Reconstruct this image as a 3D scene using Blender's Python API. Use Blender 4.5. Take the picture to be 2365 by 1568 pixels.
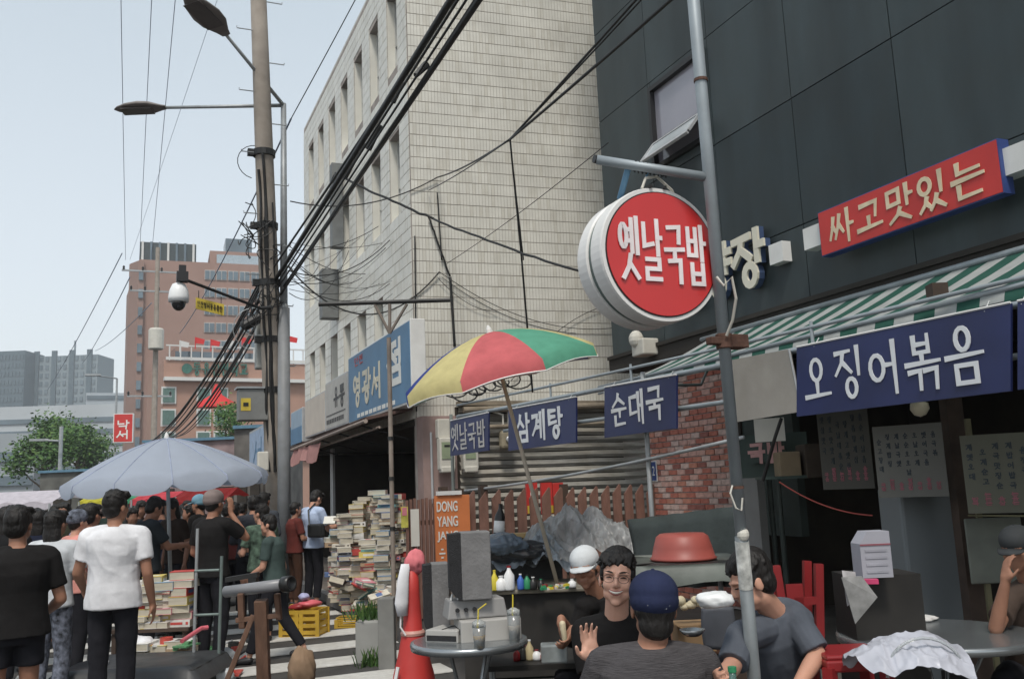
import bpy, bmesh, math, random
from mathutils import Vector, Matrix, noise
for o in list(bpy.data.objects): bpy.data.objects.remove(o)
S = bpy.context.scene; C = S.collection
rnd = random.Random(7)
R_ = math.radians
V = Vector
# ------------------------------------------------------------------ camera
FP = 2100.0                                   # focal length, in units of a 2365-wide picture
YAW, PITCH, ROLL = R_(23.2), R_(9.2), R_(2.4)
CAM = V((0, 0, 1.6))
F_ = V((math.sin(YAW)*math.cos(PITCH), math.cos(YAW)*math.cos(PITCH), math.sin(PITCH)))
R0 = V((math.cos(YAW), -math.sin(YAW), 0)); U0 = R0.cross(F_)
RX = R0*math.cos(ROLL) - U0*math.sin(ROLL); UX = R0*math.sin(ROLL) + U0*math.cos(ROLL)
cd = bpy.data.cameras.new('camera'); cam = bpy.data.objects.new('camera', cd); C.objects.link(cam)
cam.matrix_world = Matrix.Translation(CAM) @ Matrix((RX, UX, -F_)).transposed().to_4x4()
cd.lens = 36*FP/2365; cd.sensor_width = 36; cd.clip_end = 3000; cd.clip_start = .05
S.camera = cam
# ------------------------------------------------------------------ light
w = bpy.data.worlds.new('World'); S.world = w; w.use_nodes = True
nt = w.node_tree; nt.nodes.clear()
wo = nt.nodes.new('ShaderNodeOutputWorld'); add = nt.nodes.new('ShaderNodeAddShader')
b1 = nt.nodes.new('ShaderNodeBackground'); b2 = nt.nodes.new('ShaderNodeBackground')
sky = nt.nodes.new('ShaderNodeTexSky'); sky.sky_type = 'NISHITA'; sky.sun_disc = False
SUN_EL, SUN_AZ = R_(58), R_(205)              # azimuth clockwise from +Y
sky.sun_elevation = SUN_EL; sky.sun_rotation = SUN_AZ; sky.dust_density = 3
nt.links.new(sky.outputs[0], b1.inputs[0]); b1.inputs[1].default_value = .035
# thin bright cloud: pale veil, a little bluer overhead
tc = nt.nodes.new('ShaderNodeTexCoord'); sx = nt.nodes.new('ShaderNodeSeparateXYZ')
cr = nt.nodes.new('ShaderNodeValToRGB')
cr.color_ramp.elements[0].color = (.77, .785, .775, 1); cr.color_ramp.elements[0].position = 0
cr.color_ramp.elements[1].color = (.38, .455, .485, 1); cr.color_ramp.elements[1].position = .75
nt.links.new(tc.outputs['Generated'], sx.inputs[0]); nt.links.new(sx.outputs[2], cr.inputs[0])
nt.links.new(cr.outputs[0], b2.inputs[0]); b2.inputs[1].default_value = .62
nt.links.new(b1.outputs[0], add.inputs[0]); nt.links.new(b2.outputs[0], add.inputs[1]); nt.links.new(add.outputs[0], wo.inputs[0])
sl = bpy.data.lights.new('sun', 'SUN'); sl.energy = 1.5; sl.angle = R_(12); sl.color = (1, .95, .87)
sun = bpy.data.objects.new('sun', sl); C.objects.link(sun)
sd = V((math.sin(SUN_AZ)*math.cos(SUN_EL), math.cos(SUN_AZ)*math.cos(SUN_EL), math.sin(SUN_EL)))
sun.rotation_euler = sd.to_track_quat('Z', 'Y').to_euler()
S.view_settings.view_transform = 'Standard'; S.view_settings.look = 'None'
S.view_settings.exposure = 0.74; S.view_settings.gamma = 1; S.view_settings.use_curve_mapping = False
# ------------------------------------------------------------------ places from the picture
def ray(x, y): return F_ + RX*((x-1182.5)/FP) - UX*((y-784)/FP)
def P(x, y, d): return CAM + ray(x, y)*d
def onZ(x, y, z):
    r = ray(x, y); return CAM + r*((z-CAM.z)/r.z)
def onX(x, y, X):
    r = ray(x, y); return CAM + r*(X/r.x)
def onY(x, y, Y):
    r = ray(x, y); return CAM + r*(Y/r.y)
def onPl(x, y, p, n):
    r = ray(x, y); return CAM + r*((p-CAM).dot(n)/r.dot(n))
def gnd(x, d):
    """ground point seen in column x (at the horizon) at depth d"""
    hx = 1125 - .042*(x-1182); p = P(x, hx, d); p.z = 0; return p
# ------------------------------------------------------------------ materials
MC = {}
def mat(name, col, rough=.7, var=.18, scale=6, metal=0, bump=.0, bscale=40, trans=0, alpha=1, emit=None, spec=.4, sss=0, dirt=0, stretch=None):
    if name in MC: return MC[name]
    m = bpy.data.materials.new(name); m.use_nodes = True; MC[name] = m
    n = m.node_tree; b = n.nodes['Principled BSDF']
    b.inputs['Roughness'].default_value = rough; b.inputs['Metallic'].default_value = metal
    b.inputs['Specular IOR Level'].default_value = spec
    b.inputs['Transmission Weight'].default_value = trans; b.inputs['Alpha'].default_value = alpha
    if emit: b.inputs['Emission Color'].default_value = (*emit[:3], 1); b.inputs['Emission Strength'].default_value = emit[3]
    if sss: b.inputs['Subsurface Weight'].default_value = sss; b.inputs['Subsurface Radius'].default_value = (.02, .008, .004)
    tcn = n.nodes.new('ShaderNodeTexCoord'); co = tcn.outputs['Object']
    if stretch:
        mp = n.nodes.new('ShaderNodeMapping'); mp.inputs['Scale'].default_value = stretch
        n.links.new(co, mp.inputs[0]); co = mp.outputs[0]
    nz = n.nodes.new('ShaderNodeTexNoise'); nz.inputs['Scale'].default_value = scale; nz.inputs['Detail'].default_value = 6
    n.links.new(co, nz.inputs['Vector'])
    rp = n.nodes.new('ShaderNodeValToRGB')
    lo = [max(0, c*(1-var)) for c in col]; hi = [min(1, c*(1+var)) for c in col]
    rp.color_ramp.elements[0].position = .3; rp.color_ramp.elements[1].position = .72
    rp.color_ramp.elements[0].color = (*lo, 1); rp.color_ramp.elements[1].color = (*hi, 1)
    n.links.new(nz.outputs[0], rp.inputs[0]); out = rp.outputs[0]
    if dirt:
        n2 = n.nodes.new('ShaderNodeTexNoise'); n2.inputs['Scale'].default_value = 1.7; n2.inputs['Detail'].default_value = 9; n2.inputs['Roughness'].default_value = .7
        n.links.new(tcn.outputs['Object'], n2.inputs['Vector'])
        r2 = n.nodes.new('ShaderNodeValToRGB'); r2.color_ramp.elements[0].position = .42; r2.color_ramp.elements[1].position = .75
        r2.color_ramp.elements[0].color = (0, 0, 0, 1); r2.color_ramp.elements[1].color = (dirt, dirt, dirt, 1)
        n.links.new(n2.outputs[0], r2.inputs[0])
        mx = n.nodes.new('ShaderNodeMix'); mx.data_type = 'RGBA'
        n.links.new(r2.outputs[0], mx.inputs['Factor']); n.links.new(out, mx.inputs[6]); mx.inputs[7].default_value = (col[0]*.4+.02, col[1]*.36+.015, col[2]*.3+.01, 1)
        out = mx.outputs[2]
    n.links.new(out, b.inputs['Base Color'])
    if bump:
        nb = n.nodes.new('ShaderNodeTexNoise'); nb.inputs['Scale'].default_value = bscale; nb.inputs['Detail'].default_value = 4
        n.links.new(co, nb.inputs['Vector'])
        bp = n.nodes.new('ShaderNodeBump'); bp.inputs['Strength'].default_value = bump; bp.inputs['Distance'].default_value = .01
        n.links.new(nb.outputs[0], bp.inputs['Height']); n.links.new(bp.outputs[0], b.inputs['Normal'])
    return m
def cloth(name, col, var=.12, translucent=0):
    m = mat(name, col, rough=.9, var=var, scale=9, bump=.5, bscale=14, spec=.15)
    if translucent and 'tl' not in m:
        m['tl'] = 1; n = m.node_tree; b = n.nodes['Principled BSDF']; out = n.nodes['Material Output']
        t = n.nodes.new('ShaderNodeBsdfTranslucent'); t.inputs[0].default_value = (*col, 1)
        mx = n.nodes.new('ShaderNodeMixShader'); mx.inputs[0].default_value = translucent
        n.links.new(b.outputs[0], mx.inputs[1]); n.links.new(t.outputs[0], mx.inputs[2]); n.links.new(mx.outputs[0], out.inputs[0])
    return m
# ------------------------------------------------------------------ mesh builder
class MB:
    def __init__(s): s.v = []; s.f = []; s.m = []
    def add(s, vs, fs, mi=0):
        k = len(s.v); s.v += [tuple(v) for v in vs]; s.f += [tuple(i+k for i in f) for f in fs]; s.m += [mi]*len(fs); return s
    def box(s, c, sz, rot=None, mi=0, taper=1):
        x, y, z = sz[0]/2, sz[1]/2, sz[2]/2
        vs = [V((sx*x*(taper if k else 1), sy*y*(taper if k else 1), (z if k else -z))) for k in (0, 1) for sx, sy in ((-1, -1), (1, -1), (1, 1), (-1, 1))]
        if rot is not None: vs = [rot @ v for v in vs]
        c = V(c); return s.add([v+c for v in vs], [(3, 2, 1, 0), (4, 5, 6, 7), (0, 1, 5, 4), (1, 2, 6, 5), (2, 3, 7, 6), (3, 0, 4, 7)], mi)
    def quad(s, a, b, c, d, mi=0): return s.add([a, b, c, d], [(0, 1, 2, 3)], mi)
    def slab(s, a, b, c, d, t, mi=0):
        """thick quad, thickness t along -normal"""
        a, b, c, d = map(V, (a, b, c, d)); n = (b-a).cross(d-a).normalized()*t
        return s.add([a, b, c, d, a-n, b-n, c-n, d-n], [(0, 1, 2, 3), (7, 6, 5, 4), (0, 4, 5, 1), (1, 5, 6, 2), (2, 6, 7, 3), (3, 7, 4, 0)], mi)
    def tube(s, pts, rad, n=8, cap=True, mi=0, sq=None):
        pts = [V(p) for p in pts]; L = len(pts); rads = rad if isinstance(rad, (list, tuple)) else [rad]*L
        k = len(s.v); pn = None
        for i, p in enumerate(pts):
            t = (pts[min(i+1, L-1)]-pts[max(i-1, 0)]).normalized()
            if pn is None: pn = t.orthogonal().normalized()
            pn = (pn - t*pn.dot(t)); pn = pn.normalized() if pn.length > 1e-6 else t.orthogonal().normalized()
            bn = t.cross(pn)
            for j in range(n):
                a = 2*math.pi*j/n; s.v.append(tuple(p + (pn*math.cos(a)+bn*math.sin(a))*rads[i]))
        for i in range(L-1):
            for j in range(n):
                j2 = (j+1) % n; s.f.append((k+i*n+j, k+i*n+j2, k+(i+1)*n+j2, k+(i+1)*n+j)); s.m.append(mi)
        if cap:
            s.f.append(tuple(k+j for j in reversed(range(n)))); s.f.append(tuple(k+(L-1)*n+j for j in range(n))); s.m += [mi, mi]
        return s
    def lathe(s, prof, org, axis=(0, 0, 1), n=20, mi=0, xdir=None):
        """prof: list of (radius, height)"""
        ax = V(axis).normalized(); u = ax.orthogonal().normalized() if xdir is None else V(xdir).normalized(); w_ = ax.cross(u); org = V(org); k = len(s.v)
        for r, h in prof:
            for j in range(n):
                a = 2*math.pi*j/n; s.v.append(tuple(org+ax*h+(u*math.cos(a)+w_*math.sin(a))*r))
        for i in range(len(prof)-1):
            for j in range(n):
                j2 = (j+1) % n; s.f.append((k+i*n+j, k+i*n+j2, k+(i+1)*n+j2, k+(i+1)*n+j)); s.m.append(mi)
        if prof[0][0] > 1e-5: s.f.append(tuple(k+j for j in reversed(range(n)))); s.m.append(mi)
        if prof[-1][0] > 1e-5: s.f.append(tuple(k+(len(prof)-1)*n+j for j in range(n))); s.m.append(mi)
        return s
    def ell(s, c, r, rot=None, n=12, mi=0):
        c = V(c); k = len(s.v); st = n//2+1
        for i in range(1, st):
            th = math.pi*i/st
            for j in range(n):
                a = 2*math.pi*j/n; p = V((r[0]*math.sin(th)*math.cos(a), r[1]*math.sin(th)*math.sin(a), r[2]*math.cos(th)))
                s.v.append(tuple(c+(rot @ p if rot is not None else p)))
        for q in (1, -1):
            p = V((0, 0, q*r[2])); s.v.append(tuple(c+(rot @ p if rot is not None else p)))
        T = k+(st-1)*n; B = T+1
        for j in range(n):
            j2 = (j+1) % n; s.f.append((T, k+j, k+j2)); s.f.append((B, k+(st-2)*n+j2, k+(st-2)*n+j)); s.m += [mi, mi]
            for i in range(st-2): s.f.append((k+i*n+j, k+(i+1)*n+j, k+(i+1)*n+j2, k+i*n+j2)); s.m.append(mi)
        return s
    def cap(s, a, b, ra, rb, n=10):
        a, b = V(a), V(b); t = (b-a); L = t.length; t = t.normalized() if L > 1e-6 else V((0, 0, 1))
        pts = []; rs = []
        for q in (90, 60, 30): pts.append(a-t*ra*math.sin(R_(q))); rs.append(max(ra*math.cos(R_(q)), ra*.05))
        pts += [a, b]; rs += [ra, rb]
        for q in (30, 60, 90): pts.append(b+t*rb*math.sin(R_(q))); rs.append(max(rb*math.cos(R_(q)), rb*.05))
        return s.tube(pts, rs, n)
    def loft(s, secs, n=16):
        """secs: (centre, rx, ry, rot3x3)"""
        k = len(s.v); L = len(secs)
        for c, rx, ry, rot in secs:
            for j in range(n):
                a = 2*math.pi*j/n; s.v.append(tuple(V(c)+rot @ V((rx*math.cos(a), ry*math.sin(a), 0))))
        for i in range(L-1):
            for j in range(n):
                j2 = (j+1) % n; s.f.append((k+i*n+j, k+i*n+j2, k+(i+1)*n+j2, k+(i+1)*n+j)); s.m.append(0)
        s.f.append(tuple(k+j for j in reversed(range(n)))); s.f.append(tuple(k+(L-1)*n+j for j in range(n))); s.m += [0, 0]
        return s
    def mesh(s, name, mats, smooth=False):
        me = bpy.data.meshes.new(name); me.from_pydata(s.v, [], s.f)
        for m in (mats if isinstance(mats, (list, tuple)) else [mats]): me.materials.append(m)
        if any(s.m): me.polygons.foreach_set('material_index', s.m)
        if smooth: me.polygons.foreach_set('use_smooth', [True]*len(me.polygons))
        me.update(); return me
    def build(s, name, mats, parent=None, smooth=False, bevel=0, label=None):
        o = bpy.data.objects.new(name, s.mesh(name, mats, smooth)); C.objects.link(o)
        if parent is not None:
            o.parent = parent; o.matrix_parent_inverse = parent_inv(parent)
        if bevel:
            m = o.modifiers.new('bevel', 'BEVEL'); m.width = bevel; m.segments = 2; m.limit_method = 'ANGLE'
        if label: o['label'] = label
        return o
def wmat(p):
    m = p.matrix_basis.copy()
    if p.parent is not None: m = wmat(p.parent) @ p.matrix_parent_inverse @ m
    return m
def parent_inv(p): return wmat(p).inverted()
def tag(o, label=None, cat=None, group=None, kind=None):
    for k, v in (('label', label), ('category', cat), ('group', group), ('kind', kind)):
        if v: o[k] = v
    return o
def thing(name, label, cat, loc=(0, 0, 0), group=None, rz=0):
    o = bpy.data.objects.new(name, None); C.objects.link(o); o.location = loc; o.rotation_euler = (0, 0, rz); o.empty_display_size = .2
    return tag(o, label, cat, group)
def struct(name, mb, m, smooth=False): return tag(mb.build(name, m, smooth=smooth), kind='structure')
def part_mesh(name, me, parent, M=None):
    o = bpy.data.objects.new(name, me); C.objects.link(o); o.parent = parent; o.matrix_parent_inverse = parent_inv(parent)
    if M is not None: o.matrix_basis = M
    return o
def copy_tree(o, parent=None):
    c = o.copy(); C.objects.link(c); c.parent = parent
    for ch in o.children: copy_tree(ch, c)
    return c
TMP = bpy.data.scenes.new('workbench')
def baked(o):
    TMP.collection.objects.link(o); vl = TMP.view_layers[0]; vl.update(); dg = vl.depsgraph; dg.update()
    me = bpy.data.meshes.new_from_object(o.evaluated_get(dg)); bpy.data.objects.remove(o); return me
def remesh(name, mb, m, parent=None, vox=.012, sm=3, label=None):
    o = bpy.data.objects.new(name+'_raw', mb.mesh(name+'_raw', m))
    r = o.modifiers.new('r', 'REMESH'); r.mode = 'VOXEL'; r.voxel_size = vox; r.use_smooth_shade = True
    q = o.modifiers.new('s', 'SMOOTH'); q.iterations = sm; q.factor = .5
    me = baked(o); me.name = name
    me.materials.clear(); me.materials.append(m); me.polygons.foreach_set('use_smooth', [True]*len(me.polygons))
    o = bpy.data.objects.new(name, me); C.objects.link(o)
    if parent is not None: o.parent = parent; o.matrix_parent_inverse = parent_inv(parent)
    if label: o['label'] = label
    return o
def rotz(a): return Matrix.Rotation(a, 3, 'Z')
def bend(a, b, sag, n=14, sidev=None):
    a, b = V(a), V(b); out = []
    for i in range(n+1):
        t = i/n; p = a.lerp(b, t); p.z -= sag*4*t*(1-t)
        if sidev: p += sidev*4*t*(1-t)
        out.append(p)
    return out
# ------------------------------------------------------------------ hangul as brush strokes
def ci(cx, cy, r, e=1.12): return [(cx+r*math.cos(2*math.pi*i/14), cy+r*e*math.sin(2*math.pi*i/14)) for i in range(15)]
A_ = [[(.78, .98), (.78, .42)], [(.78, .7), (.96, .7)]]
EO = [[(.52, .7), (.78, .7)], [(.78, .98), (.78, .42)]]
JJ = [[(.08, .9), (.56, .92)], [(.34, .9), (.28, .7), (.06, .48)], [(.32, .7), (.58, .5)]]
MM = [[(.28, .35), (.28, .05), (.78, .05), (.78, .35), (.28, .35)]]
SB = [[(.52, .38), (.42, .2), (.14, .02)], [(.48, .24), (.86, .02)]]
O3 = [ci(.55, .2, .16)]
GL = {
 '오': [ci(.5, .7, .19), [(.5, .44), (.5, .2)], [(.06, .17), (.94, .2)]],
 '징': JJ+[[(.82, .98), (.82, .44)]]+O3,
 '어': [ci(.28, .52, .21), [(.5, .55), (.8, .55)], [(.82, .98), (.82, .02)]],
 '볶': [[(.3, .98), (.3, .68), (.7, .68), (.7, .98)], [(.3, .83), (.7, .83)], [(.5, .66), (.5, .5)], [(.03, .48), (.97, .5)], [(.1, .34), (.42, .36), (.4, .03)], [(.54, .35), (.88, .37), (.85, .02)]],
 '음': [ci(.5, .8, .17), [(.03, .5), (.97, .53)]]+MM,
 '순': [[(.5, .98), (.42, .8), (.12, .62)], [(.46, .86), (.86, .66)], [(.04, .5), (.96, .52)], [(.56, .5), (.56, .3)], [(.26, .32), (.26, .06), (.86, .08)]],
 '대': [[(.48, .82), (.12, .8), (.12, .32), (.5, .36)], [(.64, .92), (.64, .1)], [(.64, .54), (.86, .54)], [(.87, .98), (.87, .02)]],
 '국': [[(.2, .9), (.78, .92), (.74, .66)], [(.04, .54), (.96, .56)], [(.5, .54), (.5, .38)], [(.2, .36), (.76, .38), (.74, .02)]],
 '삼': [[(.32, .95), (.26, .72), (.04, .48)], [(.28, .76), (.54, .54)]]+A_+MM,
 '계': [[(.08, .82), (.42, .84), (.34, .5), (.08, .2)], [(.4, .64), (.62, .64)], [(.34, .44), (.62, .44)], [(.64, .92), (.64, .1)], [(.87, .98), (.87, .02)]],
 '탕': [[(.1, .92), (.52, .92)], [(.12, .72), (.48, .72)], [(.12, .92), (.12, .5), (.56, .54)]]+A_+O3,
 '옛': [ci(.22, .68, .16), [(.4, .78), (.6, .78)], [(.4, .6), (.6, .6)], [(.62, .95), (.62, .42)], [(.87, .98), (.87, .4)]]+SB,
 '날': [[(.12, .92), (.12, .56), (.56, .6)]]+A_+[[(.18, .35), (.8, .35), (.8, .2), (.18, .2), (.18, .04), (.86, .04)]],
 '밥': [[(.12, .94), (.12, .5), (.5, .5), (.5, .94)], [(.12, .73), (.5, .73)]]+A_+[[(.24, .36), (.24, .04), (.78, .04), (.78, .36)], [(.24, .2), (.78, .2)]],
 '싸': [[(.2, .85), (.14, .55), (.02, .22)], [(.15, .6), (.28, .38)], [(.46, .88), (.38, .55), (.24, .2)], [(.41, .6), (.58, .34)], [(.78, .98), (.78, .02)], [(.78, .52), (.98, .52)]],
 '고': [[(.18, .85), (.8, .87), (.74, .46)], [(.48, .48), (.48, .2)], [(.04, .16), (.96, .2)]],
 '맛': [[(.1, .9), (.1, .52), (.5, .54), (.5, .92), (.1, .9)]]+A_+SB,
 '있': [ci(.28, .7, .19), [(.8, .98), (.8, .44)], [(.32, .38), (.26, .2), (.08, .02)], [(.3, .22), (.46, .06)], [(.66, .38), (.58, .2), (.44, .02)], [(.62, .22), (.9, .02)]],
 '는': [[(.22, .96), (.22, .7), (.86, .72)], [(.03, .5), (.97, .53)], [(.22, .37), (.22, .06), (.86, .08)]],
 '동': [[(.78, .95), (.22, .94), (.22, .72), (.8, .73)], [(.5, .7), (.5, .54)], [(.04, .5), (.96, .53)], ci(.5, .2, .17)],
 '양': [ci(.26, .7, .18), [(.76, .98), (.76, .42)], [(.76, .8), (.96, .8)], [(.76, .6), (.96, .6)]]+O3,
 '장': JJ+A_+O3,
 '영': [ci(.26, .7, .18), [(.46, .8), (.78, .8)], [(.46, .6), (.78, .6)], [(.8, .98), (.8, .42)]]+O3,
 '광': [[(.1, .92), (.52, .92), (.48, .64)], [(.3, .62), (.3, .46)], [(.04, .42), (.6, .46)]]+A_+O3,
 '서': [[(.3, .88), (.24, .55), (.04, .2)], [(.27, .62), (.52, .3)], [(.5, .54), (.8, .54)], [(.82, .98), (.82, .02)]],
 '점': JJ+EO+MM,
 '유': [ci(.5, .78, .17), [(.04, .46), (.96, .48)], [(.35, .46), (.33, .1)], [(.65, .46), (.65, .1)]],
 '통': [[(.78, .96), (.22, .95), (.22, .7), (.8, .71)], [(.24, .83), (.76, .83)], [(.5, .69), (.5, .54)], [(.04, .5), (.96, .52)], ci(.5, .2, .17)],
 '학': [[(.3, 1), (.36, .93)], [(.08, .88), (.56, .88)], ci(.3, .64, .13)]+A_+[[(.2, .32), (.76, .34), (.74, .02)]],
 '교': [[(.18, .88), (.8, .9), (.74, .5)], [(.38, .5), (.36, .2)], [(.6, .5), (.6, .2)], [(.04, .16), (.96, .19)]],
 '낙': [[(.12, .92), (.12, .56), (.56, .6)]]+A_+[[(.2, .32), (.76, .34), (.74, .02)]],
 '안': [ci(.28, .7, .19)]+A_+[[(.26, .34), (.26, .06), (.86, .08)]],
 '전': JJ+EO+[[(.26, .34), (.26, .06), (.86, .08)]],
}
def stroke(mb, pts, w, fr, dz, th, brush):
    """fr=(origin, xdir, ydir, normal) ; ribbon with body"""
    o, xd, yd, nn = fr; n = len(pts)
    cl = n > 2 and abs(pts[0][0]-pts[-1][0])+abs(pts[0][1]-pts[-1][1]) < 1e-6
    P2 = [V((a, b)) for a, b in pts]; Lf = []; Rt = []
    for i in range(n):
        if cl: d1 = (P2[i]-P2[i-1] if i else P2[0]-P2[-2]); d2 = (P2[(i+1) % n]-P2[i] if i < n-1 else P2[1]-P2[0])
        else: d1 = P2[i]-P2[i-1] if i else P2[1]-P2[0]; d2 = P2[i+1]-P2[i] if i < n-1 else P2[-1]-P2[-2]
        d1 = d1.normalized(); d2 = d2.normalized(); t = (d1+d2); t = t.normalized() if t.length > .1 else d1
        q = V((-t.y, t.x)); k = 1/max(.6, q.dot(V((-d1.y, d1.x))))
        ww = w/2*k
        if brush and not cl: ww *= (1.25, .92)[min(i, 1)] if i < n-1 else .72
        e = 0
        c = P2[i].copy()
        if not cl and i == 0: c -= t*w*.35
        if not cl and i == n-1: c += t*w*.35
        Lf.append(c+q*ww); Rt.append(c-q*ww)
    f3 = lambda p, h: o + xd*p.x + yd*p.y + nn*h
    vs = [f3(p, h) for h in (dz+th, 0) for p in (*Lf, *Rt)]; fs = []
    for i in range(n-1):
        fs += [(i+1, i, n+i, n+i+1), (2*n+i, 2*n+i+1, 3*n+i+1, 3*n+i), (i, i+1, 2*n+i+1, 2*n+i), (n+i+1, n+i, 3*n+i, 3*n+i+1)]
    if not cl: fs += [(0, 2*n, 3*n, n), (n-1, 2*n-1, 4*n-1, 3*n-1)]
    mb.add(vs, fs)
def hangul(mb, text, o, xd, yd, W, H, w=.13, th=.004, brush=True, gap=.12, vertical=False, jit=0):
    """xd,yd unit vectors; text fills W x H from lower left o"""
    nn = xd.cross(yd); n = len(text); k = 0
    for i, ch in enumerate(text):
        if ch == ' ': continue
        if vertical: cw, chh = W, H/n*(1-gap); oo = V(o)+yd*(H-(i+1)*H/n+H/n*gap/2)
        else: cw, chh = W/n*(1-gap), H; oo = V(o)+xd*(i*W/n+W/n*gap/2)
        if jit: oo = oo+yd*rnd.uniform(-jit, jit)*H
        sc = min(cw, chh)
        for st in GL[ch]:
            q = [(x*cw, y*chh) for x, y in st]
            stroke(mb, q, w*sc, (oo, xd, yd, nn), k*.00035*max(1, th/.004), th, brush); k += 1
def latin(text, o, xd, yd, W, H, m, parent, th=.003, name='lettering', off=0.0):
    cu = bpy.data.curves.new(name, 'FONT'); cu.body = text; cu.extrude = .5; cu.offset = off; cu.align_x = 'LEFT'
    me = baked(bpy.data.objects.new(name, cu))
    xs = [v.co.x for v in me.vertices]; ys = [v.co.y for v in me.vertices]; nn = xd.cross(yd)
    if not xs: return None
    x0, x1, y0, y1 = min(xs), max(xs), min(ys), max(ys)
    for v in me.vertices:
        v.co = V(o)+xd*((v.co.x-x0)/(x1-x0)*W)+yd*((v.co.y-y0)/(y1-y0)*H)+nn*((v.co.z+.5)*th)
    me.materials.clear(); me.materials.append(m); me.name = name
    r = bpy.data.objects.new(name, me); C.objects.link(r)
    if parent is not None: r.parent = parent; r.matrix_parent_inverse = parent_inv(parent)
    return r
XP, YP, ZP = V((1, 0, 0)), V((0, 1, 0)), V((0, 0, 1))
# ================================================================== SETTING
asph = mat('asphalt', (.055, .052, .05), .9, .25, 3, bump=.6, bscale=90, dirt=.5)
conc = mat('concrete_ground', (.11, .10, .09), .85, .2, 2, bump=.4, bscale=60, dirt=.7)
paint_w = mat('road_paint', (.55, .54, .51), .7, .1, 20, bump=.3, bscale=70, dirt=.55)
g = MB(); g.quad((-900, -60, 0), (900, -60, 0), (900, 1400, 0), (-900, 1400, 0)); struct('ground', g, asph)
g = MB(); g.box((8.0, 4.0, .002), (9.0, 15.6, .012)); struct('lot_floor', g, conc)
g = MB(); g.box((3.72, 17.6, .06), (1.55, 12.2, .12)); struct('pavement', g, mat('paving', (.15, .125, .105), .85, .2, 5, bump=.3, dirt=.6))
# crosswalk stripes, long across the street
for i in range(8):
    yy = 7.3+i*.92
    g = MB(); x0, x1 = (-.9, 2.75)
    g.box(((x0+x1)/2, yy, .010), (x1-x0, .44, .008)); struct('crosswalk_stripe', g, paint_w)
kerb_m = mat('kerbstone', (.3, .28, .26), .85, .15, 8, bump=.3)
for i in range(12):
    g = MB(); g.box((2.88, 12.0+i*1.0, .065), (.13, .985, .135)); struct('kerb', g, kerb_m)
# ------------------------------------------------------------------ wall with openings
def rects(u0, u1, z0, z1, ops):
    us = sorted({u0, u1, *[o[0] for o in ops], *[o[1] for o in ops]}); zs = sorted({z0, z1, *[o[2] for o in ops], *[o[3] for o in ops]})
    out = []
    for a, b in zip(us, us[1:]):
        for c, d in zip(zs, zs[1:]):
            cu, cz = (a+b)/2, (c+d)/2
            if not any(o[0] < cu < o[1] and o[2] < cz < o[3] for o in ops): out.append((a, b, c, d))
    return out
tile_m = mat('beige_glazed_tile', (.665, .65, .585), .34, .09, 2.2, spec=.5, dirt=.14, bump=.15, bscale=25)
tile_m2 = mat('beige_glazed_tile_yellowed', (.61, .59, .52), .4, .1, 2.2, spec=.5, dirt=.2, bump=.15, bscale=25)
grout = mat('tile_grout', (.33, .29, .26), .9, .25, 5)
dark_glass = mat('window_glass', (.10, .13, .15), .12, .2, 2, spec=.9)
pale_glass = mat('pale_window_glass', (.46, .50, .52), .18, .15, 2, spec=.8)
alu = mat('aluminium', (.42, .43, .44), .45, .1, 8, metal=.3)
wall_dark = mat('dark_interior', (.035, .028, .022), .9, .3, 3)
X1, Y1, YE, ZB, ZT = 4.3, 14.05, 23.9, 2.75, 11.45
bb = thing('beige_building', 'tall beige tiled building with narrow windows above the bookshop signs', 'building', (X1, Y1, 0))
ops = []
for r, (zt, zb) in enumerate(((10.65, 9.1), (7.9, 6.35), (5.15, 3.6))):
    for c in range(7):
        yc = 22.85-c*1.31
        if r == 2 and c == 6: continue
        ops.append((yc-.33, yc+.33, zb, zt))
g = MB()
for a, b, c, d in rects(Y1, YE, ZB, ZT, ops): g.box((X1+.12, (a+b)/2, (c+d)/2), (.24, b-a, d-c))
g.build('front_wall', grout, bb)
win_me = None
for (a, b, c, d) in ops:
    fr_ = MB(); yc = (a+b)/2; X = X1+.17
    for bx in ((X1+.085, a+.006, (c+d)/2, .16, .012, d-c), (X1+.085, b-.006, (c+d)/2, .16, .012, d-c), (X1+.085, yc, c+.006, .16, b-a-.024, .012)): fr_.box(bx[:3], bx[3:])
    tag(fr_.build('reveal', tile_m, bb), kind='stuff'); fr_ = MB()
    for yy in (a+.02, b-.02): fr_.box((X, yy, (c+d)/2), (.06, .04, d-c))
    for zz in (c+.02, d-.02, c+(d-c)*.42): fr_.box((X, yc, zz), (.055, b-a-.08, .04))
    wf = fr_.build('window_frame', mat('pale_window_frame', (.5, .5, .47), .5, .1, 8), bb)
    fr_ = MB(); fr_.box((X+.01, yc, c+(d-c)*.72), (.01, b-a-.08, (d-c)*.55)); fr_.build('upper_pane', dark_glass if rnd.random() < .3 else pale_glass, wf)
    fr_ = MB(); fr_.box((X+.01, yc, c+(d-c)*.22), (.01, b-a-.08, (d-c)*.36)); fr_.build('lower_pane', pale_glass, wf)
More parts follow.
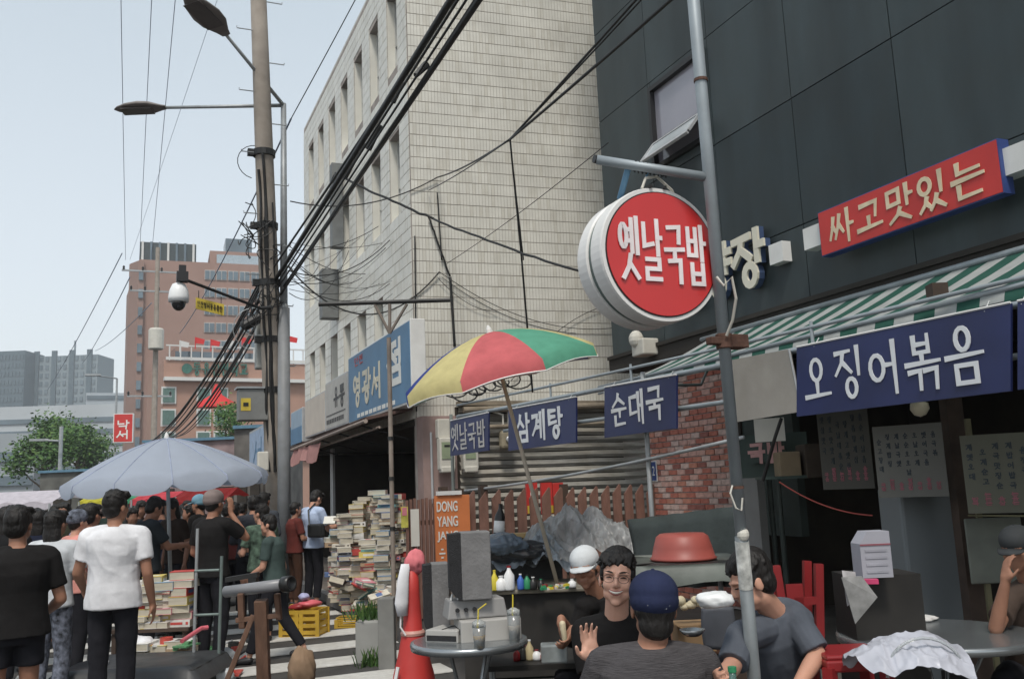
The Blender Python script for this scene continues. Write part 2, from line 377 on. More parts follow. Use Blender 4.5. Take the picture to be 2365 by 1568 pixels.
# tiles of the street front: joined (more than three hundred)
TW, TH = .056, .2
def tile(mb, o, u, n, us, zs, w, h, t=.007):
    p = o+u*us+ZP*zs; a, b, c, d = p, p+u*w, p+u*w+ZP*h, p+ZP*h
    mb.add([a, b, c, d, a+n*t, b+n*t, c+n*t, d+n*t], [(4, 5, 6, 7), (0, 1, 5, 4), (1, 2, 6, 5), (2, 3, 7, 6), (3, 0, 4, 7)], mi=0 if rnd.random() < .78 else 1)
g = MB(); o = V((X1, YE, ZB)); u = -YP; n = -XP; L = YE-Y1
for r in range(int((ZT-ZB)/TH)):
    for k in range(int(L/TW)):
        us, zs = k*TW, r*TH; ya, yb, za, zb = YE-us-TW, YE-us, ZB+zs, ZB+zs+TH
        if any(ya < q[1]-.01 and yb > q[0]+.01 and za < q[3]-.01 and zb > q[2]+.01 for q in ops): continue
        tile(g, o, u, n, us+.003, zs+.006, TW-.006, TH-.012, .007+rnd.uniform(-.001, .001))
tag(g.build('tile_cladding', [tile_m, tile_m2], bb), kind='stuff')
# side wall, turned a few degrees
ud = V((math.sin(R_(95.2)), math.cos(R_(95.2)), 0)); nd = V((ud.y, -ud.x, 0))
SL = 6.6; o0 = V((X1, Y1, 0))
g = MB(); a = o0; b = o0+ud*SL; g.slab(a, b, b+ZP*ZT, a+ZP*ZT, .2); g.build('side_wall', grout, bb)
g = MB(); g.box((X1+3.3, (Y1+YE)/2+.05, ZT+.03), (6.6, YE-Y1-.1, .06)); g.build('parapet', mat('parapet_render', (.6, .59, .54), .8, .1, 4, dirt=.2), bb)
g = MB(); g.box((X1+3.4, YE-.12, ZT/2), (6.6, .2, ZT)); g.build('rear_wall', grout, bb)
small = []; g = MB()
for r in range(int((ZT-2.55)/TH)):
    for k in range(int(SL/TW)):
        small.append((r, k))
def near(rk):
    p = o0+ud*(rk[1]*TW)+ZP*(2.55+rk[0]*TH); v = p-CAM
    x = v.dot(RX)/v.dot(F_)*FP+1182; ok = 960 < x < 1375 and rk[0] >= 3
    return (0 if ok else 1, v.length)
small.sort(key=near)
one = [MB(), MB()]
for q in (0, 1):
    tile(one[q], V((0, 0, 0)), ud, nd, .003, .006, TW-.006, TH-.012, .007)
    one[q].m = [0]*5
tme = [one[0].mesh('tile', tile_m), one[1].mesh('tile', tile_m2)]
for r, k in small[:300]:
    part_mesh('tile', tme[rnd.random() < .3], bb, Matrix.Translation(o0+ud*(k*TW)+ZP*(2.55+r*TH)) if False else Matrix.Translation(o0+ud*(k*TW)+ZP*(2.55+r*TH)))
for r, k in small[300:]: tile(g, o0, ud, nd, k*TW+.003, 2.55+r*TH+.006, TW-.006, TH-.012, .007+rnd.uniform(-.001, .0015))
tag(g.build('side_tile_cladding', [tile_m, tile_m2], bb), kind='stuff')
# bookshop front below: dark opening
g = MB()
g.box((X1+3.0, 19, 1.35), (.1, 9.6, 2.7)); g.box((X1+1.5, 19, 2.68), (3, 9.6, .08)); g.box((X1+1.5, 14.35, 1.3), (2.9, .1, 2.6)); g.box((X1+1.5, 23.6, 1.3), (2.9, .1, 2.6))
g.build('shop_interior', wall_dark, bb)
shelf_m = mat('dark_shelf_wood', (.07, .045, .03), .8, .3, 8)
for i in range(4):
    g = MB(); yy = 15.6+i*2
    for zz in (.4, .85, 1.3, 1.75, 2.2): g.box((X1+2.7, yy, zz), (.3, 1.6, .03))
    g.box((X1+2.7, yy-.81, 1.1), (.3, .03, 2.2)); g.box((X1+2.7, yy+.81, 1.1), (.3, .03, 2.2)); g.build('shelf', shelf_m, bb)
g = MB(); g.box((X1-.06, (17.6+YE)/2-.4, .0+1.3), (.05, .12, 2.6)); g.box((X1-.06, 20.2, 1.3), (.05, .12, 2.6)); g.build('door_post', alu, bb)
# duct down the street front
g = MB(); p = onX(775, 500, X1-.16); q = onX(757, 650, X1-.22)
g.box((X1-.14, p.y, (p.z+q.z)/2+.9), (.24, .26, 1.9)); g.box((X1-.2, q.y, q.z-.3), (.36, .34, 1.1)); 
g.build('duct', mat('grey_duct', (.17, .18, .18), .6, .2, 4, dirt=.4), bb)
# ------------------------------------------------------------------ dark building
X2 = 6.5
db = thing('dark_building', 'dark grey panel clad building behind the round red sign', 'building', (X2, 11.5, 0))
pan_m = mat('charcoal_panel', (.036, .050, .054), .5, .28, 1.3, spec=.35, dirt=.3, bump=.12, bscale=2, stretch=(1, 1.6, .35))
pan_m2 = mat('charcoal_panel_dull', (.032, .045, .050), .58, .3, 1.1, spec=.3, dirt=.35, bump=.12, bscale=2, stretch=(1, 1.6, .35))
g = MB(); g.box((X2+.35, 4.5, 8.2), (.5, 14.0, 9.6)); g.build('wall_core', mat('panel_joint', (.015, .018, .02), .8), db)
g = MB(); g.box((X2+3.5, 11.4, 8.2), (6.0, .2, 9.6)); g.build('end_wall', pan_m2, db)
g = MB(); g.box((X2+3.5, 4.5, 13.05), (7, 14.2, .12)); g.build('roof', pan_m2, db)
zs = [3.4, 4.2, 5.6, 7.0, 8.4, 9.8, 11.2, 12.98]
for i in range(10):
    for j in range(7):
        ya, yb = 11.5-1.4*(i+1), 11.5-1.4*i; za, zb = zs[j], zs[j+1]
        pts = [(ya, yb, za, zb)]
        if i == 1 and j == 2: pts = [(ya, ya+.06, za, zb), (yb-.06, yb, za, zb), (ya+.06, yb-.06, za, za+.12), (ya+.06, yb-.06, zb-.1, zb)]
        if i == 3 and j == 4: pts = [(ya, ya+.06, za, zb), (yb-.06, yb, za, zb), (ya+.06, yb-.06, za, za+.12), (ya+.06, yb-.06, zb-.1, zb)]
        g = MB()
        for a, b, c, d in pts: g.box((X2+.05, (a+b)/2, (c+d)/2), (.06+rnd.uniform(0, .008), b-a-.012, d-c-.012))
        g.build('panel', pan_m if rnd.random() < .6 else pan_m2, db)
win_glass = mat('reflective_glass', (.30, .29, .33), .15, .1, 1.5, spec=.9)
frame_blk = mat('black_frame', (.02, .02, .022), .5)
def casement(ya, yb, za, zb):
    g = MB(); X = X2+.02
    for yy in (ya+.03, yb-.03): g.box((X, yy, (za+zb)/2), (.1, .06, zb-za))
    zm = za+(zb-za)*.30
    for zz in (za+.03, zb-.03, zm): g.box((X, (ya+yb)/2, zz), (.1, yb-ya-.12, .06))
    f = g.build('window_frame', frame_blk, db)
    g = MB(); g.box((X+.03, (ya+yb)/2, (zm+zb)/2), (.012, yb-ya-.12, zb-zm-.06)); g.build('upper_pane', win_glass, f)
    g = MB(); g.box((X+.03, (ya+yb)/2, (zm+za)/2), (.012, yb-ya-.12, zm-za-.06)); g.build('lower_pane', win_glass, f)
    # awning sash pushed out at the bottom
    rot = Matrix.Rotation(R_(38), 3, 'Y'); h = zm-za; c0 = V((X-.06, (ya+yb)/2, zm)); g = MB()
    for s in (-1, 1): g.box(c0+rot @ V((0, s*(yb-ya-.2)/2, -h/2)), (.035, .05, h), rot)
    g.box(c0+rot @ V((0, 0, -h)), (.035, yb-ya-.15, .05), rot); g.box(c0+rot @ V((0, 0, -.02)), (.035, yb-ya-.25, .04), rot)
    sh = g.build('open_sash', alu, db)
    g = MB(); g.box(c0+rot @ V((0, 0, -h/2)), (.01, yb-ya-.25, h-.06), rot); g.build('sash_pane', pale_glass, sh)
casement(8.76, 10.04, 5.72, 6.9); casement(5.96, 7.24, 8.52, 9.7)
soffit = mat('dark_soffit', (.028, .024, .02), .8, .2, 3)
g = MB(); g.box((X2+.25, 4.5, 3.28), (.6, 14.0, .22)); g.box((X2-.02, 4.5, 3.375), (.12, 14.0, .05)); g.build('soffit_band', soffit, db)
# ground floor walls of the eatery
green_wall = mat('dark_green_wall', (.045, .06, .055), .75, .2, 3)
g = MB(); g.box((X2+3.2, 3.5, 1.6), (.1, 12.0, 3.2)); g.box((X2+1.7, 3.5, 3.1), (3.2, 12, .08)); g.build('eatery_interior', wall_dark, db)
g = MB(); g.box((6.98, 8.72, 2.0), (.1, .95, 4.0-1.85)); g.build('green_wall', green_wall, db)
post_g = mat('grey_metal_post', (.23, .235, .235), .6, .1, 4, dirt=.3)
# brick wall
brick_ms = [mat('brick_'+k, c, .9, .2, 12, bump=.4, bscale=50) for k, c in (('red', (.42, .15, .11)), ('orange', (.48, .21, .15)), ('pale', (.58, .43, .38)), ('pinkish', (.54, .33, .28)), ('dark', (.28, .11, .09)))]
bw = thing('brick_wall', 'mottled red brick wall beside the grey slatted wall under the striped awning', 'wall', (6.9, 10.3, 0))
BX, BY0, BY1 = 6.9, 11.3, 9.25
g = MB(); g.box((BX+.1, (BY0+BY1)/2, 1.6), (.18, BY0-BY1, 3.15)); g.build('mortar', mat('mortar', (.52, .48, .46), .95, .2, 20), bw)
BH, BL = .077, .2
bme = [MB().box((0, 0, 0), (.03, BL-.014, BH-.016)).mesh('brick', m) for m in brick_ms]; bhalf = [MB().box((0, 0, 0), (.03, BL/2-.014, BH-.016)).mesh('brick', m) for m in brick_ms]
def pick(): return rnd.choices(range(5), (4, 3, 3, 4, 1))[0]
low = MB()
for r in range(40):
    z = .05+r*BH+BH/2; y = BY0
    first = r % 2
    while y > BY1+.03:
        L = BL/2 if first else BL
        if y-L < BY1: L = BL/2
        if y-L < BY1-.02: break
        first = 0; dx = rnd.uniform(-.003, .004); kk = pick()
        if z > 1.1: part_mesh('brick', (bhalf if L < BL else bme)[kk], bw, Matrix.Translation((BX+dx, y-L/2, z)))
        else: low.box((BX, y-L/2, z), (.03, L-.014, BH-.016), mi=kk)
        y -= L
tag(low.build('lower_brick_courses', brick_ms, bw), kind='stuff')
# grey slatted (rusty shutter) wall across the lot
slat_m = mat('weathered_shutter', (.33, .31, .27), .8, .3, 2.5, bump=.4, bscale=18, dirt=.6, stretch=(1, 1, 6))
slat_m2 = mat('weathered_shutter_dark', (.26, .25, .225), .8, .3, 2.5, bump=.4, bscale=18, dirt=.7, stretch=(1, 1, 6))
sw = thing('slatted_wall', 'weathered grey horizontal slat wall behind the picket fence', 'wall', (6.5, 13.7, 0))
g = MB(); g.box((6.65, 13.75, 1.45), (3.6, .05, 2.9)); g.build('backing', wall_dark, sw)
for i in range(23):
    zc = .065+.127*i; yy = 13.70
    g = MB(); nseg = 9
    for k in range(nseg):
        xa = 4.88+k*.4; xb = xa+.4
        dz1, dz2 = (noise.noise((xa*1.3, i*.7, 3))*.012, noise.noise((xb*1.3, i*.7, 3))*.012)
        g.add([(xa, yy, zc-.058+dz1), (xb, yy, zc-.058+dz2), (xb, yy-.035, zc-.01+dz2), (xa, yy-.035, zc-.01+dz1), (xb, yy, zc+.055+dz2), (xa, yy, zc+.055+dz1)], [(0, 1, 2, 3), (3, 2, 4, 5)])
    g.build('slat', slat_m if i % 3 else slat_m2, sw)
g = MB(); g.box((6.6, 13.6, 2.94), (3.5, .2, .07)); g.tube([(4.9, 13.5, 2.83), (8.3, 13.3, 2.9)], .05, 10); g.tube([(4.9, 13.5, 2.55), (8.3, 13.3, 2.6)], .035, 10); g.build('top_beam', mat('rusty_beam', (.24, .2, .15), .85, .3, 5, dirt=.6), sw)
# pinkish pillar with meters
pk = thing('pink_pillar', 'dusty pink painted wall pier beside the bookshop entrance', 'wall', (4.6, 13.9, 0))
g = MB(); g.box((4.62, 13.88, 1.38), (.66, .3, 2.76)); g.build('pier', mat('dusty_pink_paint', (.33, .235, .215), .85, .15, 3, dirt=.35), pk)
g = MB(); g.tube([(4.42, 13.7, 2.5), (4.42, 13.7, 1.4)], .02, 8); g.build('conduit', alu, pk)
cream = mat('cream_plastic', (.56, .54, .48), .5, .08, 6, dirt=.25)
for x, nm in ((1030, 'electricity meter in a cream box with green window, left one behind the small blue sign'), (1084, 'electricity meter in a cream box, half hidden below the small blue sign')):
    p = onY(x, 1048, 13.55); m = thing('electricity_meter', nm, 'meter', p, 'electricity meters on the pink pier')
    g = MB(); g.box(p, (.25, .16, .5)); g.box(p+V((0, -.02, -.24)), (.22, .15, .1)); g.build('case', cream, m, bevel=.02)
    g = MB(); g.box(p+V((-.01, -.087, .05)), (.17, .012, .26)); g.build('window', mat('green_meter_glass', (.28, .33, .22), .3), m)
    g = MB(); g.box(p+V((-.01, -.095, .12)), (.09, .006, .03)); g.build('dial', frame_blk, m)
p = onY(1022, 990, 13.6); m = MB(); m.box(p, (.2, .14, .3)); tag(m.build('junction_box', cream, bevel=.015), 'cream junction box above the left electricity meter', 'box')
p = onY(1170, 1015, 13.5); m = thing('gas_meter', 'dirty cream gas meter hanging on the slatted wall between the blue signs', 'meter', p)
g = MB(); g.box(p, (.24, .16, .3)); g.build('case', mat('dirty_cream', (.32, .28, .2), .7, .2, 6, dirt=.5), m, bevel=.05)
g = MB(); g.tube([p+V((-.05, 0, .1)), p+V((-.05, 0, .4)), p+V((-.4, 0, .5))], .018, 8); g.tube([p+V((.05, 0, .1)), p+V((.05, 0, .55))], .018, 8); g.build('pipe', cream, m)
g = MB(); g.lathe([(.05, 0), (.05, .02), (.035, .03)], p+V((0, -.09, 0)), (0, -1, 0)); g.build('dial', alu, m)
# ------------------------------------------------------------------ signboards along the beige front
def signboard(x0, x1, z0, z1, mcol, label, X=X1-.32, th=.24, edge=None, text=None):
    ya, yb = onX(x0, 950, X).y, onX(x1, 950, X).y
    t = thing('shop_sign', label, 'sign', (X, (ya+yb)/2, z0))
    g = MB(); g.box((X+th/2, (ya+yb)/2, (z0+z1)/2), (th, ya-yb, z1-z0)); g.build('box', edge or alu, t, bevel=.012)
    g = MB(); g.box((X-.004, (ya+yb)/2, (z0+z1)/2), (.008, ya-yb-.07, z1-z0-.07)); g.build('face', mcol, t)
    if text:
        for (tx, u0, u1, v0, v1, m, ww, br) in text:
            g = MB(); L = ya-yb; hangul(g, tx, V((X-.01, ya-L*u0, z0+(z1-z0)*v0)), -YP, ZP, L*(u1-u0), (z1-z0)*(v1-v0), w=ww, brush=br, th=.004); g.build('lettering', m, t)
    return t, ya, yb, X
blue = mat('faded_blue_vinyl', (.075, .19, .33), .5, .1, 2, dirt=.12)
let_w = mat('white_lettering', (.72, .72, .68), .5, .04)
let_c = mat('cream_lettering', (.62, .58, .46), .5, .04)
whitebox = mat('white_sign_edge', (.7, .7, .68), .5, .05, 4, dirt=.2)
t, ya, yb, X = signboard(806, 952, 2.92, 4.22, blue, 'large faded blue bookshop sign on the corner of the beige building', edge=whitebox,
    text=[('영광서', .09, .60, .22, .68, let_c, .15, False), ('점', .66, .93, .30, .84, let_w, .17, False), ('안전', .12, .3, .8, .93, mat('red_lettering', (.4, .05, .05), .5), .12, False)])
g = MB(); L = ya-yb
for i in range(9): g.box((X-.012, ya-L*(.2+i*.07), 2.92+.10), (.006, L*.05, .07))
g.build('small_print', let_w, t)
gsign = mat('grey_sign_face', (.47, .46, .43), .6, .08, 4, dirt=.25)
t, ya, yb, X = signboard(752, 803, 2.95, 3.98, gsign, 'dirty light grey shop sign left of the blue bookshop sign', text=[('유통', .4, .92, .38, .8, frame_blk, .13, False)])
g = MB(); g.box((X-.012, (ya+yb)/2, 3.25), (.006, (ya-yb)*.85, .02)); 
for i in range(10): g.box((X-.012, ya-(ya-yb)*(.1+i*.08), 3.12), (.006, (ya-yb)*.05, .09))
g.build('small_print', frame_blk, t)
signboard(705, 751, 2.95, 3.85, mat('cream_sign_face', (.56, .5, .43), .6, .06, 3, dirt=.2), 'blank cream shop sign in the middle of the row')
t, ya, yb, X = signboard(672, 698, 2.9, 3.75, mat('pale_blue_sign', (.3, .4, .5), .6, .06, 3, dirt=.2), 'pale shop sign with a blue lower band at the far end of the row')
g = MB(); g.box((X-.012, (ya+yb)/2, 3.1), (.006, (ya-yb)*.94, .4)); g.build('lower_band', blue, t)
g = MB(); q0, q1 = onX(577, 1000, X1-.5), onX(612, 1000, X1-.5)
t = thing('shop_sign', 'pale blue projecting banner sign left of the electricity pole', 'sign', (X1-.5, q0.y, 2.2))
g.box((X1-.45, (q0.y+q1.y)/2, 3.0), (.12, q0.y-q1.y, 1.5)); g.build('box', alu, t)
g = MB(); g.box((X1-.52, (q0.y+q1.y)/2, 3.0), (.01, q0.y-q1.y-.3, 1.35)); g.build('face', mat('pale_blue_face', (.33, .43, .58), .6), t)
for i in range(2):
    g = MB(); hangul(g, '서점'[i], V((X1-.53, q0.y-1.0-i*3.0, 2.6)), -YP, ZP, 2.5, .8, w=.15, brush=False); g.build('lettering', blue, t)
# narrow brown canopy below the signs
cn = thing('shop_canopy', 'dark brown canopy edge running below the row of shop signs', 'canopy', (3.6, 18.5, 2.7))
g = MB(); g.slab((3.5, 14.2, 2.74), (3.5, 23.8, 2.62), (4.28, 23.8, 2.88), (4.28, 14.2, 2.9), .05); g.build('roof_sheet', mat('brown_canopy', (.09, .055, .045), .8, .2, 4), cn)
g = MB(); g.tube([(3.48, 14.1, 2.72), (3.48, 23.9, 2.6)], .035, 8); g.tube([(3.7, 14.1, 2.62), (3.7, 23.9, 2.52)], .02, 8); g.build('front_rail', mat('pale_brown_metal', (.3, .24, .2), .6, .2, 4), cn)
for i in range(6):
    g = MB(); yy = 14.5+i*1.8; g.tube([(3.5, yy, 2.68), (4.28, yy, 2.45)], .015, 6); g.build('bracket', frame_blk, cn)
g = MB(); a, b = onX(675, 1050, 3.45), onX(738, 1035, 3.45)
pts = []
vs = []; fs = []
for i in range(9):
    t_ = i/8; y = a.y+(b.y-a.y)*t_; zt = 2.62-.02*t_; zb = zt-.34-.05*math.sin(t_*9)
    vs += [(3.5+.03*math.sin(i*2.1), y, zt), (3.38+.03*math.sin(i*2.7), y, zb)]
for i in range(8): fs.append((2*i, 2*i+2, 2*i+3, 2*i+1))
g.add(vs, fs); o = g.build('hanging_cloth', cloth('faded_pink_cloth', (.48, .26, .24), translucent=.3)); o.modifiers.new('t', 'SOLIDIFY').thickness = .01
tag(o, 'faded pink cloth valance hanging from the brown canopy', 'cloth')
# low buildings further along the street behind the beige one: red shutter, small signs
# ================================================================== BACKGROUND
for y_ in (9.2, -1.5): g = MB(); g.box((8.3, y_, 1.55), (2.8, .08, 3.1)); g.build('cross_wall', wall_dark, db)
# pinkish brick office block far down the street
brick_far = mat('far_brick', (.30, .19, .155), .85, .06, .3)
brick_far2 = mat('far_brick_side', (.27, .175, .145), .85, .06, .3)  # darker copy of the far brick, shading of the side face put into the colour
far_glass = mat('far_window_glass', (.10, .14, .17), .25, .3, .2, spec=.8)
far_white = mat('far_white_trim', (.6, .6, .58), .7, .05, .3)
off = thing('office_block', 'tall pinkish brick block with rows of square windows at the end of the street', 'building', gnd(430, 150))
A = gnd(308, 146); B = gnd(640, 154); dirn = (B-A).normalized(); A2 = A - dirn*0; back = V((-dirn.y, dirn.x, 0)); 
def fpt(u, z, off_=0): return A+dirn*u+ZP*z-back*off_
VN = V((math.sin(YAW), math.cos(YAW), 0))
def hz(x, y, d): return onPl(x, y, gnd(x, d), VN).z
def onW(x, y): return onPl(x, y, o0+nd*.06, nd)
H1 = hz(430, 602, 148); 
Lb = (B-A).length
g = MB(); g.add([A, B, B+back*30, A+back*30-dirn*3.0, *[q+ZP*H1 for q in (A, B, B+back*30, A+back*30-dirn*3.0)]], [(0, 1, 5, 4), (1, 2, 6, 5), (2, 3, 7, 6), (3, 0, 4, 7), (4, 5, 6, 7)])
g.build('wall', brick_far, off)
# left wing, slightly proud
g = MB(); q = [A-dirn*1.6+back*2, A-dirn*.1-back*.8, A+dirn*.8-back*.8, A+dirn*.8+back*3]
g.add([*q, *[v+ZP*(H1-.4) for v in q]], [(0, 1, 5, 4), (1, 2, 6, 5), (2, 3, 7, 6), (3, 0, 4, 7), (4, 5, 6, 7)]); g.build('stair_tower', brick_far2, off)
rotf = rotz(math.atan2(dirn.y, dirn.x))
g = MB(); g.box(fpt(Lb*.2, H1+1.6, -4), (Lb*.40, 7, 3.2), rotf); g.build('plant_room', mat('dark_louvre', (.05, .065, .07), .7), off)
for k in range(7):
    g = MB(); g.box(fpt(Lb*.02+k*Lb*.06, H1+1.6, -.4), (.35, .3, 3.3), rotf); g.build('roof_fin', far_white if k in (0, 3, 6) else far_glass, off)
g = MB(); g.box(fpt(Lb*.75, H1+1.2, -5), (Lb*.5, 8, 2.4), rotf); g.box(fpt(Lb*.72, H1+3.9, -6), (Lb*.2, 6, 2.8), rotf, 1); g.build('penthouse', [brick_far, far_glass], off)
g = MB(); g.box(fpt(Lb*.76, H1+.9, -.8), (Lb*.42, .3, 1.6), rotf); g.build('penthouse_glazing', mat('far_pale_glass', (.35, .42, .47), .3), off)
for r in range(9):
    zc = H1-2.2-r*3.05
    for c in range(6):
        uc = Lb*(.5+.085*c)
        if uc > Lb-1: continue
        g = MB(); g.box(fpt(uc, zc, .05), (1.7, .25, 1.7), rotf); f = g.build('window', mat('far_window_frame', (.45, .43, .41), .7), off)
        for sgn in (-1, 1):
            g = MB(); g.box(fpt(uc+sgn*.42, zc, .2), (.72, .1, 1.45), rotf); g.build('pane', far_glass, f)
for r in range(10):
    g = MB(); g.box(fpt(.35, H1-3-r*3.05, 1.0), (.7, .2, 1.5), rotf); g.build('window', far_glass, off)
# school annexe in front
sc = thing('school_building', 'low salmon building with green lettering and a terrace below the office block', 'building', gnd(560, 92))
salm = mat('salmon_render', (.38, .23, .175), .8, .06, .5)
A = gnd(372, 88); B = gnd(760, 96); dirn = (B-A).normalized(); back = V((-dirn.y, dirn.x, 0)); Lb = (B-A).length; rotf = rotz(math.atan2(dirn.y, dirn.x))
za = hz(560, 880, 92); zb2 = hz(560, 838, 92); zc2 = hz(560, 805, 92)
g = MB(); g.box(fpt(Lb/2, zb2/2, -6), (Lb, 12, zb2), rotf); g.build('wall', salm, sc)
g = MB(); g.box(fpt(Lb/2, za, .3), (Lb*1.0, .8, .35), rotf); g.box(fpt(Lb/2, za-8.0, .2), (Lb*.9, .5, .3), rotf); g.build('white_ledge', far_white, sc)
g = MB()
for k in range(16): g.box(fpt(Lb*(.03+.062*k), zb2+.75, .1), (.12, .1, 1.5), rotf)
g.box(fpt(Lb/2, zb2+1.5, .1), (Lb*.98, .14, .14), rotf); g.box(fpt(Lb/2, zb2+.2, .1), (Lb*.98, .12, .3), rotf); g.build('terrace_railing', far_white, sc)
g = MB(); g.box(fpt(Lb*.45, zb2+1.0, -7), (Lb*.7, 5, 2.0), rotf); g.build('upper_storey', brick_far2, sc)
for k in range(9):
    g = MB(); g.box(fpt(Lb*(.15+.075*k), zb2+1.0, -4.45), (1.6, .1, 1.3), rotf); g.build('window', far_glass, sc)
grl = mat('green_lettering', (.05, .15, .12), .6)
g = MB(); hangul(g, '동유안전학교', fpt(Lb*.16, za+.45, .08), dirn, ZP, Lb*.33, 1.3, w=.15, th=.1, brush=False); g.build('lettering', grl, sc)
g = MB(); g.lathe([(.5, 0), (.5, .1)], fpt(Lb*.13, za+1.1, .1), -back, 16); g.build('emblem', grl, sc)
for r in range(3):
    for c in range(4):
        if c in (1,): continue
        g = MB(); g.box(fpt(Lb*(.03+.1*c), za-1.6-r*2.2, .1), (1.4, .12, 1.7), rotf); f = g.build('window', far_white, sc)
        g = MB(); g.box(fpt(Lb*(.03+.1*c), za-1.6-r*2.2, .2), (1.1, .08, 1.4), rotf); g.build('pane', mat('green_glass', (.10, .17, .15), .3), f)
# red draped banner cloth on the annexe
p = P(500, 932, 84); g = MB(); n = 14
vs = []; fs = []
for i in range(n):
    a = math.pi*2*i/n
    for r, z in ((.15, 1.8), (.5, .8), (1.6, .1), (1.75, -.35)): vs.append(p+V((math.cos(a)*r*(1+.08*math.sin(3*a)), math.sin(a)*r*.6, z)))
for i in range(n):
    for k in range(3): fs.append((i*4+k, ((i+1) % n)*4+k, ((i+1) % n)*4+k+1, i*4+k+1))
g.add(vs, fs); tag(g.build('red_canopy', cloth('bright_red_cloth', (.6, .05, .05)), smooth=True), 'bright red pointed canopy in front of the salmon building', 'canopy')
for k in range(8):
    q = P(415+k*36, 806+rnd.uniform(-6, 12), 90); g = MB(); g.tube([q, q+V((0, 0, 1.2))], .05, 5); g.quad(q+V((0, 0, 1.2)), q+dirn*.9+V((0, 0, 1.0)), q+dirn*.8+V((0, 0, .5)), q+V((0, 0, .6)))
    tag(g.build('flag', cloth('bright_red_cloth', (.6, .05, .05)) if k % 3 else far_white), 'small flag on the school terrace railing, '+('leftmost', 'second from left', 'third from left', 'fourth from left', 'fourth from right', 'third from right', 'second from right', 'rightmost')[k], 'flag', 'flags along the school terrace')
# grey towers far left
tw = mat('far_tower_concrete', (.20, .245, .27), .8, .05, .05); twd = mat('far_tower_dark', (.075, .11, .135), .6, .05, .05)
for x0, x1, yt, d, lab, dk in ((-60, 42, 812, 420, 'dark grey high-rise slab cut by the left picture edge', 1), (48, 215, 822, 430, 'grey high-rise with dark vertical bands and a roof mast, left background', 0)):
    A = gnd(x0, d); B = gnd(x1, d); dirn = (B-A).normalized(); back = V((-dirn.y, dirn.x, 0)); Lb = (B-A).length; rotf = rotz(math.atan2(dirn.y, dirn.x)); Ht = hz((x0+x1)/2, yt, d)
    t = thing('high_rise', lab, 'building', A)
    g = MB(); g.box(fpt(Lb/2, Ht/2, -9), (Lb, 18, Ht), rotf); g.build('wall', twd if dk else tw, t)
    for k in range(4 if not dk else 1):
        g = MB(); g.box(fpt(Lb*(.14+.25*k), Ht/2+1.5, .3), (Lb*.07, 1, Ht+2), rotf); g.build('dark_band', twd, t)
    g = MB()
    for r in range(int(Ht/4)):
        for k in range(12):
            g.box(fpt(Lb*(.04+.083*k), 4+r*4, .1), (Lb*.045, .6, 2.2), rotf)
    tag(g.build('window_grid', far_glass if not dk else twd, t), kind='stuff')
    if not dk:
        g = MB(); g.box(fpt(Lb*.6, Ht+4, -5), (.7, .7, 8), rotf); g.build('mast', tw, t)
# long pale low-rise left
for i, (x0, x1, yt, d, col, lab) in enumerate(((-80, 285, 935, 240, (.42, .45, .47), 'long pale grey building with horizontal window bands, left background'), (190, 300, 905, 300, (.38, .42, .45), 'pale box building behind the grey tower'), (-80, 75, 1000, 120, (.30, .33, .35), 'low grey building behind the trees at the left edge'))):
    A = gnd(x0, d); B = gnd(x1, d*1.02); dirn = (B-A).normalized(); back = V((-dirn.y, dirn.x, 0)); Lb = (B-A).length; rotf = rotz(math.atan2(dirn.y, dirn.x)); Ht = hz((x0+x1)/2, yt, d)
    t = thing('low_rise', lab, 'building', A); m_ = mat('pale_concrete_%s' % 'abc'[i], col, .8, .08, .1)
    g = MB(); g.box(fpt(Lb/2, Ht/2, -8), (Lb, 16, Ht), rotf); g.build('wall', m_, t)
    for r in range(int(Ht/3.2)):
        g = MB(); g.box(fpt(Lb/2, 2.0+r*3.2, .15), (Lb*.97, .4, 1.3), rotf); g.build('window_band', far_glass, t)
# trees
leaf = [mat('leaf_%s' % n, c, .7, .25, 3, spec=.3) for n, c in (('dark', (.035, .075, .02)), ('mid', (.055, .12, .03)), ('light', (.10, .17, .045)))]
bark = mat('bark', (.12, .09, .06), .9, .3, 6, bump=.5)
def tree(base, h, cr, label, n=2600, ls=.22, group=None, seed=1, low=.35):
    r = random.Random(seed); t = thing('tree', label, 'tree', base, group)
    g = MB(); top = base+V((r.uniform(-.2, .2), 0, h*.75)); g.tube([base, base+V((.05, 0, h*.4)), top], [h*.025, h*.018, h*.006], 8)
    cl = []
    for i in range(9):
        a = r.uniform(0, 6.28); z = h*r.uniform(low, .85); rr = cr*r.uniform(.35, .85)*(1.1-abs(z/h-.55)); e = base+V((math.cos(a)*rr, math.sin(a)*rr, z+h*.08)); s_ = base+V((0, 0, z*.75))
        g.tube([s_, s_.lerp(e, .5)+V((0, 0, -h*.02)), e], [h*.01, h*.006, h*.003], 6); cl.append((e, cr*r.uniform(.32, .55)))
    g.build('trunk', bark, t); cl.append((top, cr*.45))
    g = MB()
    for i in range(n):
        c, rad = r.choice(cl); v = V((r.gauss(0, .5), r.gauss(0, .5), r.gauss(0, .45)))*rad; p = c+v
        a = V((r.uniform(-1, 1), r.uniform(-1, 1), r.uniform(-.6, .6))).normalized(); b = a.orthogonal().normalized(); s_ = ls*r.uniform(.5, 1.2)
        g.add([p, p+a*s_*.5+b*s_*.3, p+a*s_, p+a*s_*.5-b*s_*.3], [(0, 1, 2, 3)], mi=r.choices((0, 1, 2), (3, 4, 2))[0])
    tag(g.build('crown', leaf, t), kind='stuff')
tree(gnd(95, 62), hz(95, 968, 62), 2.2, 'green street tree with yellowish edges, left of the red hanging sign', seed=3, n=5200, ls=.3, low=.3)
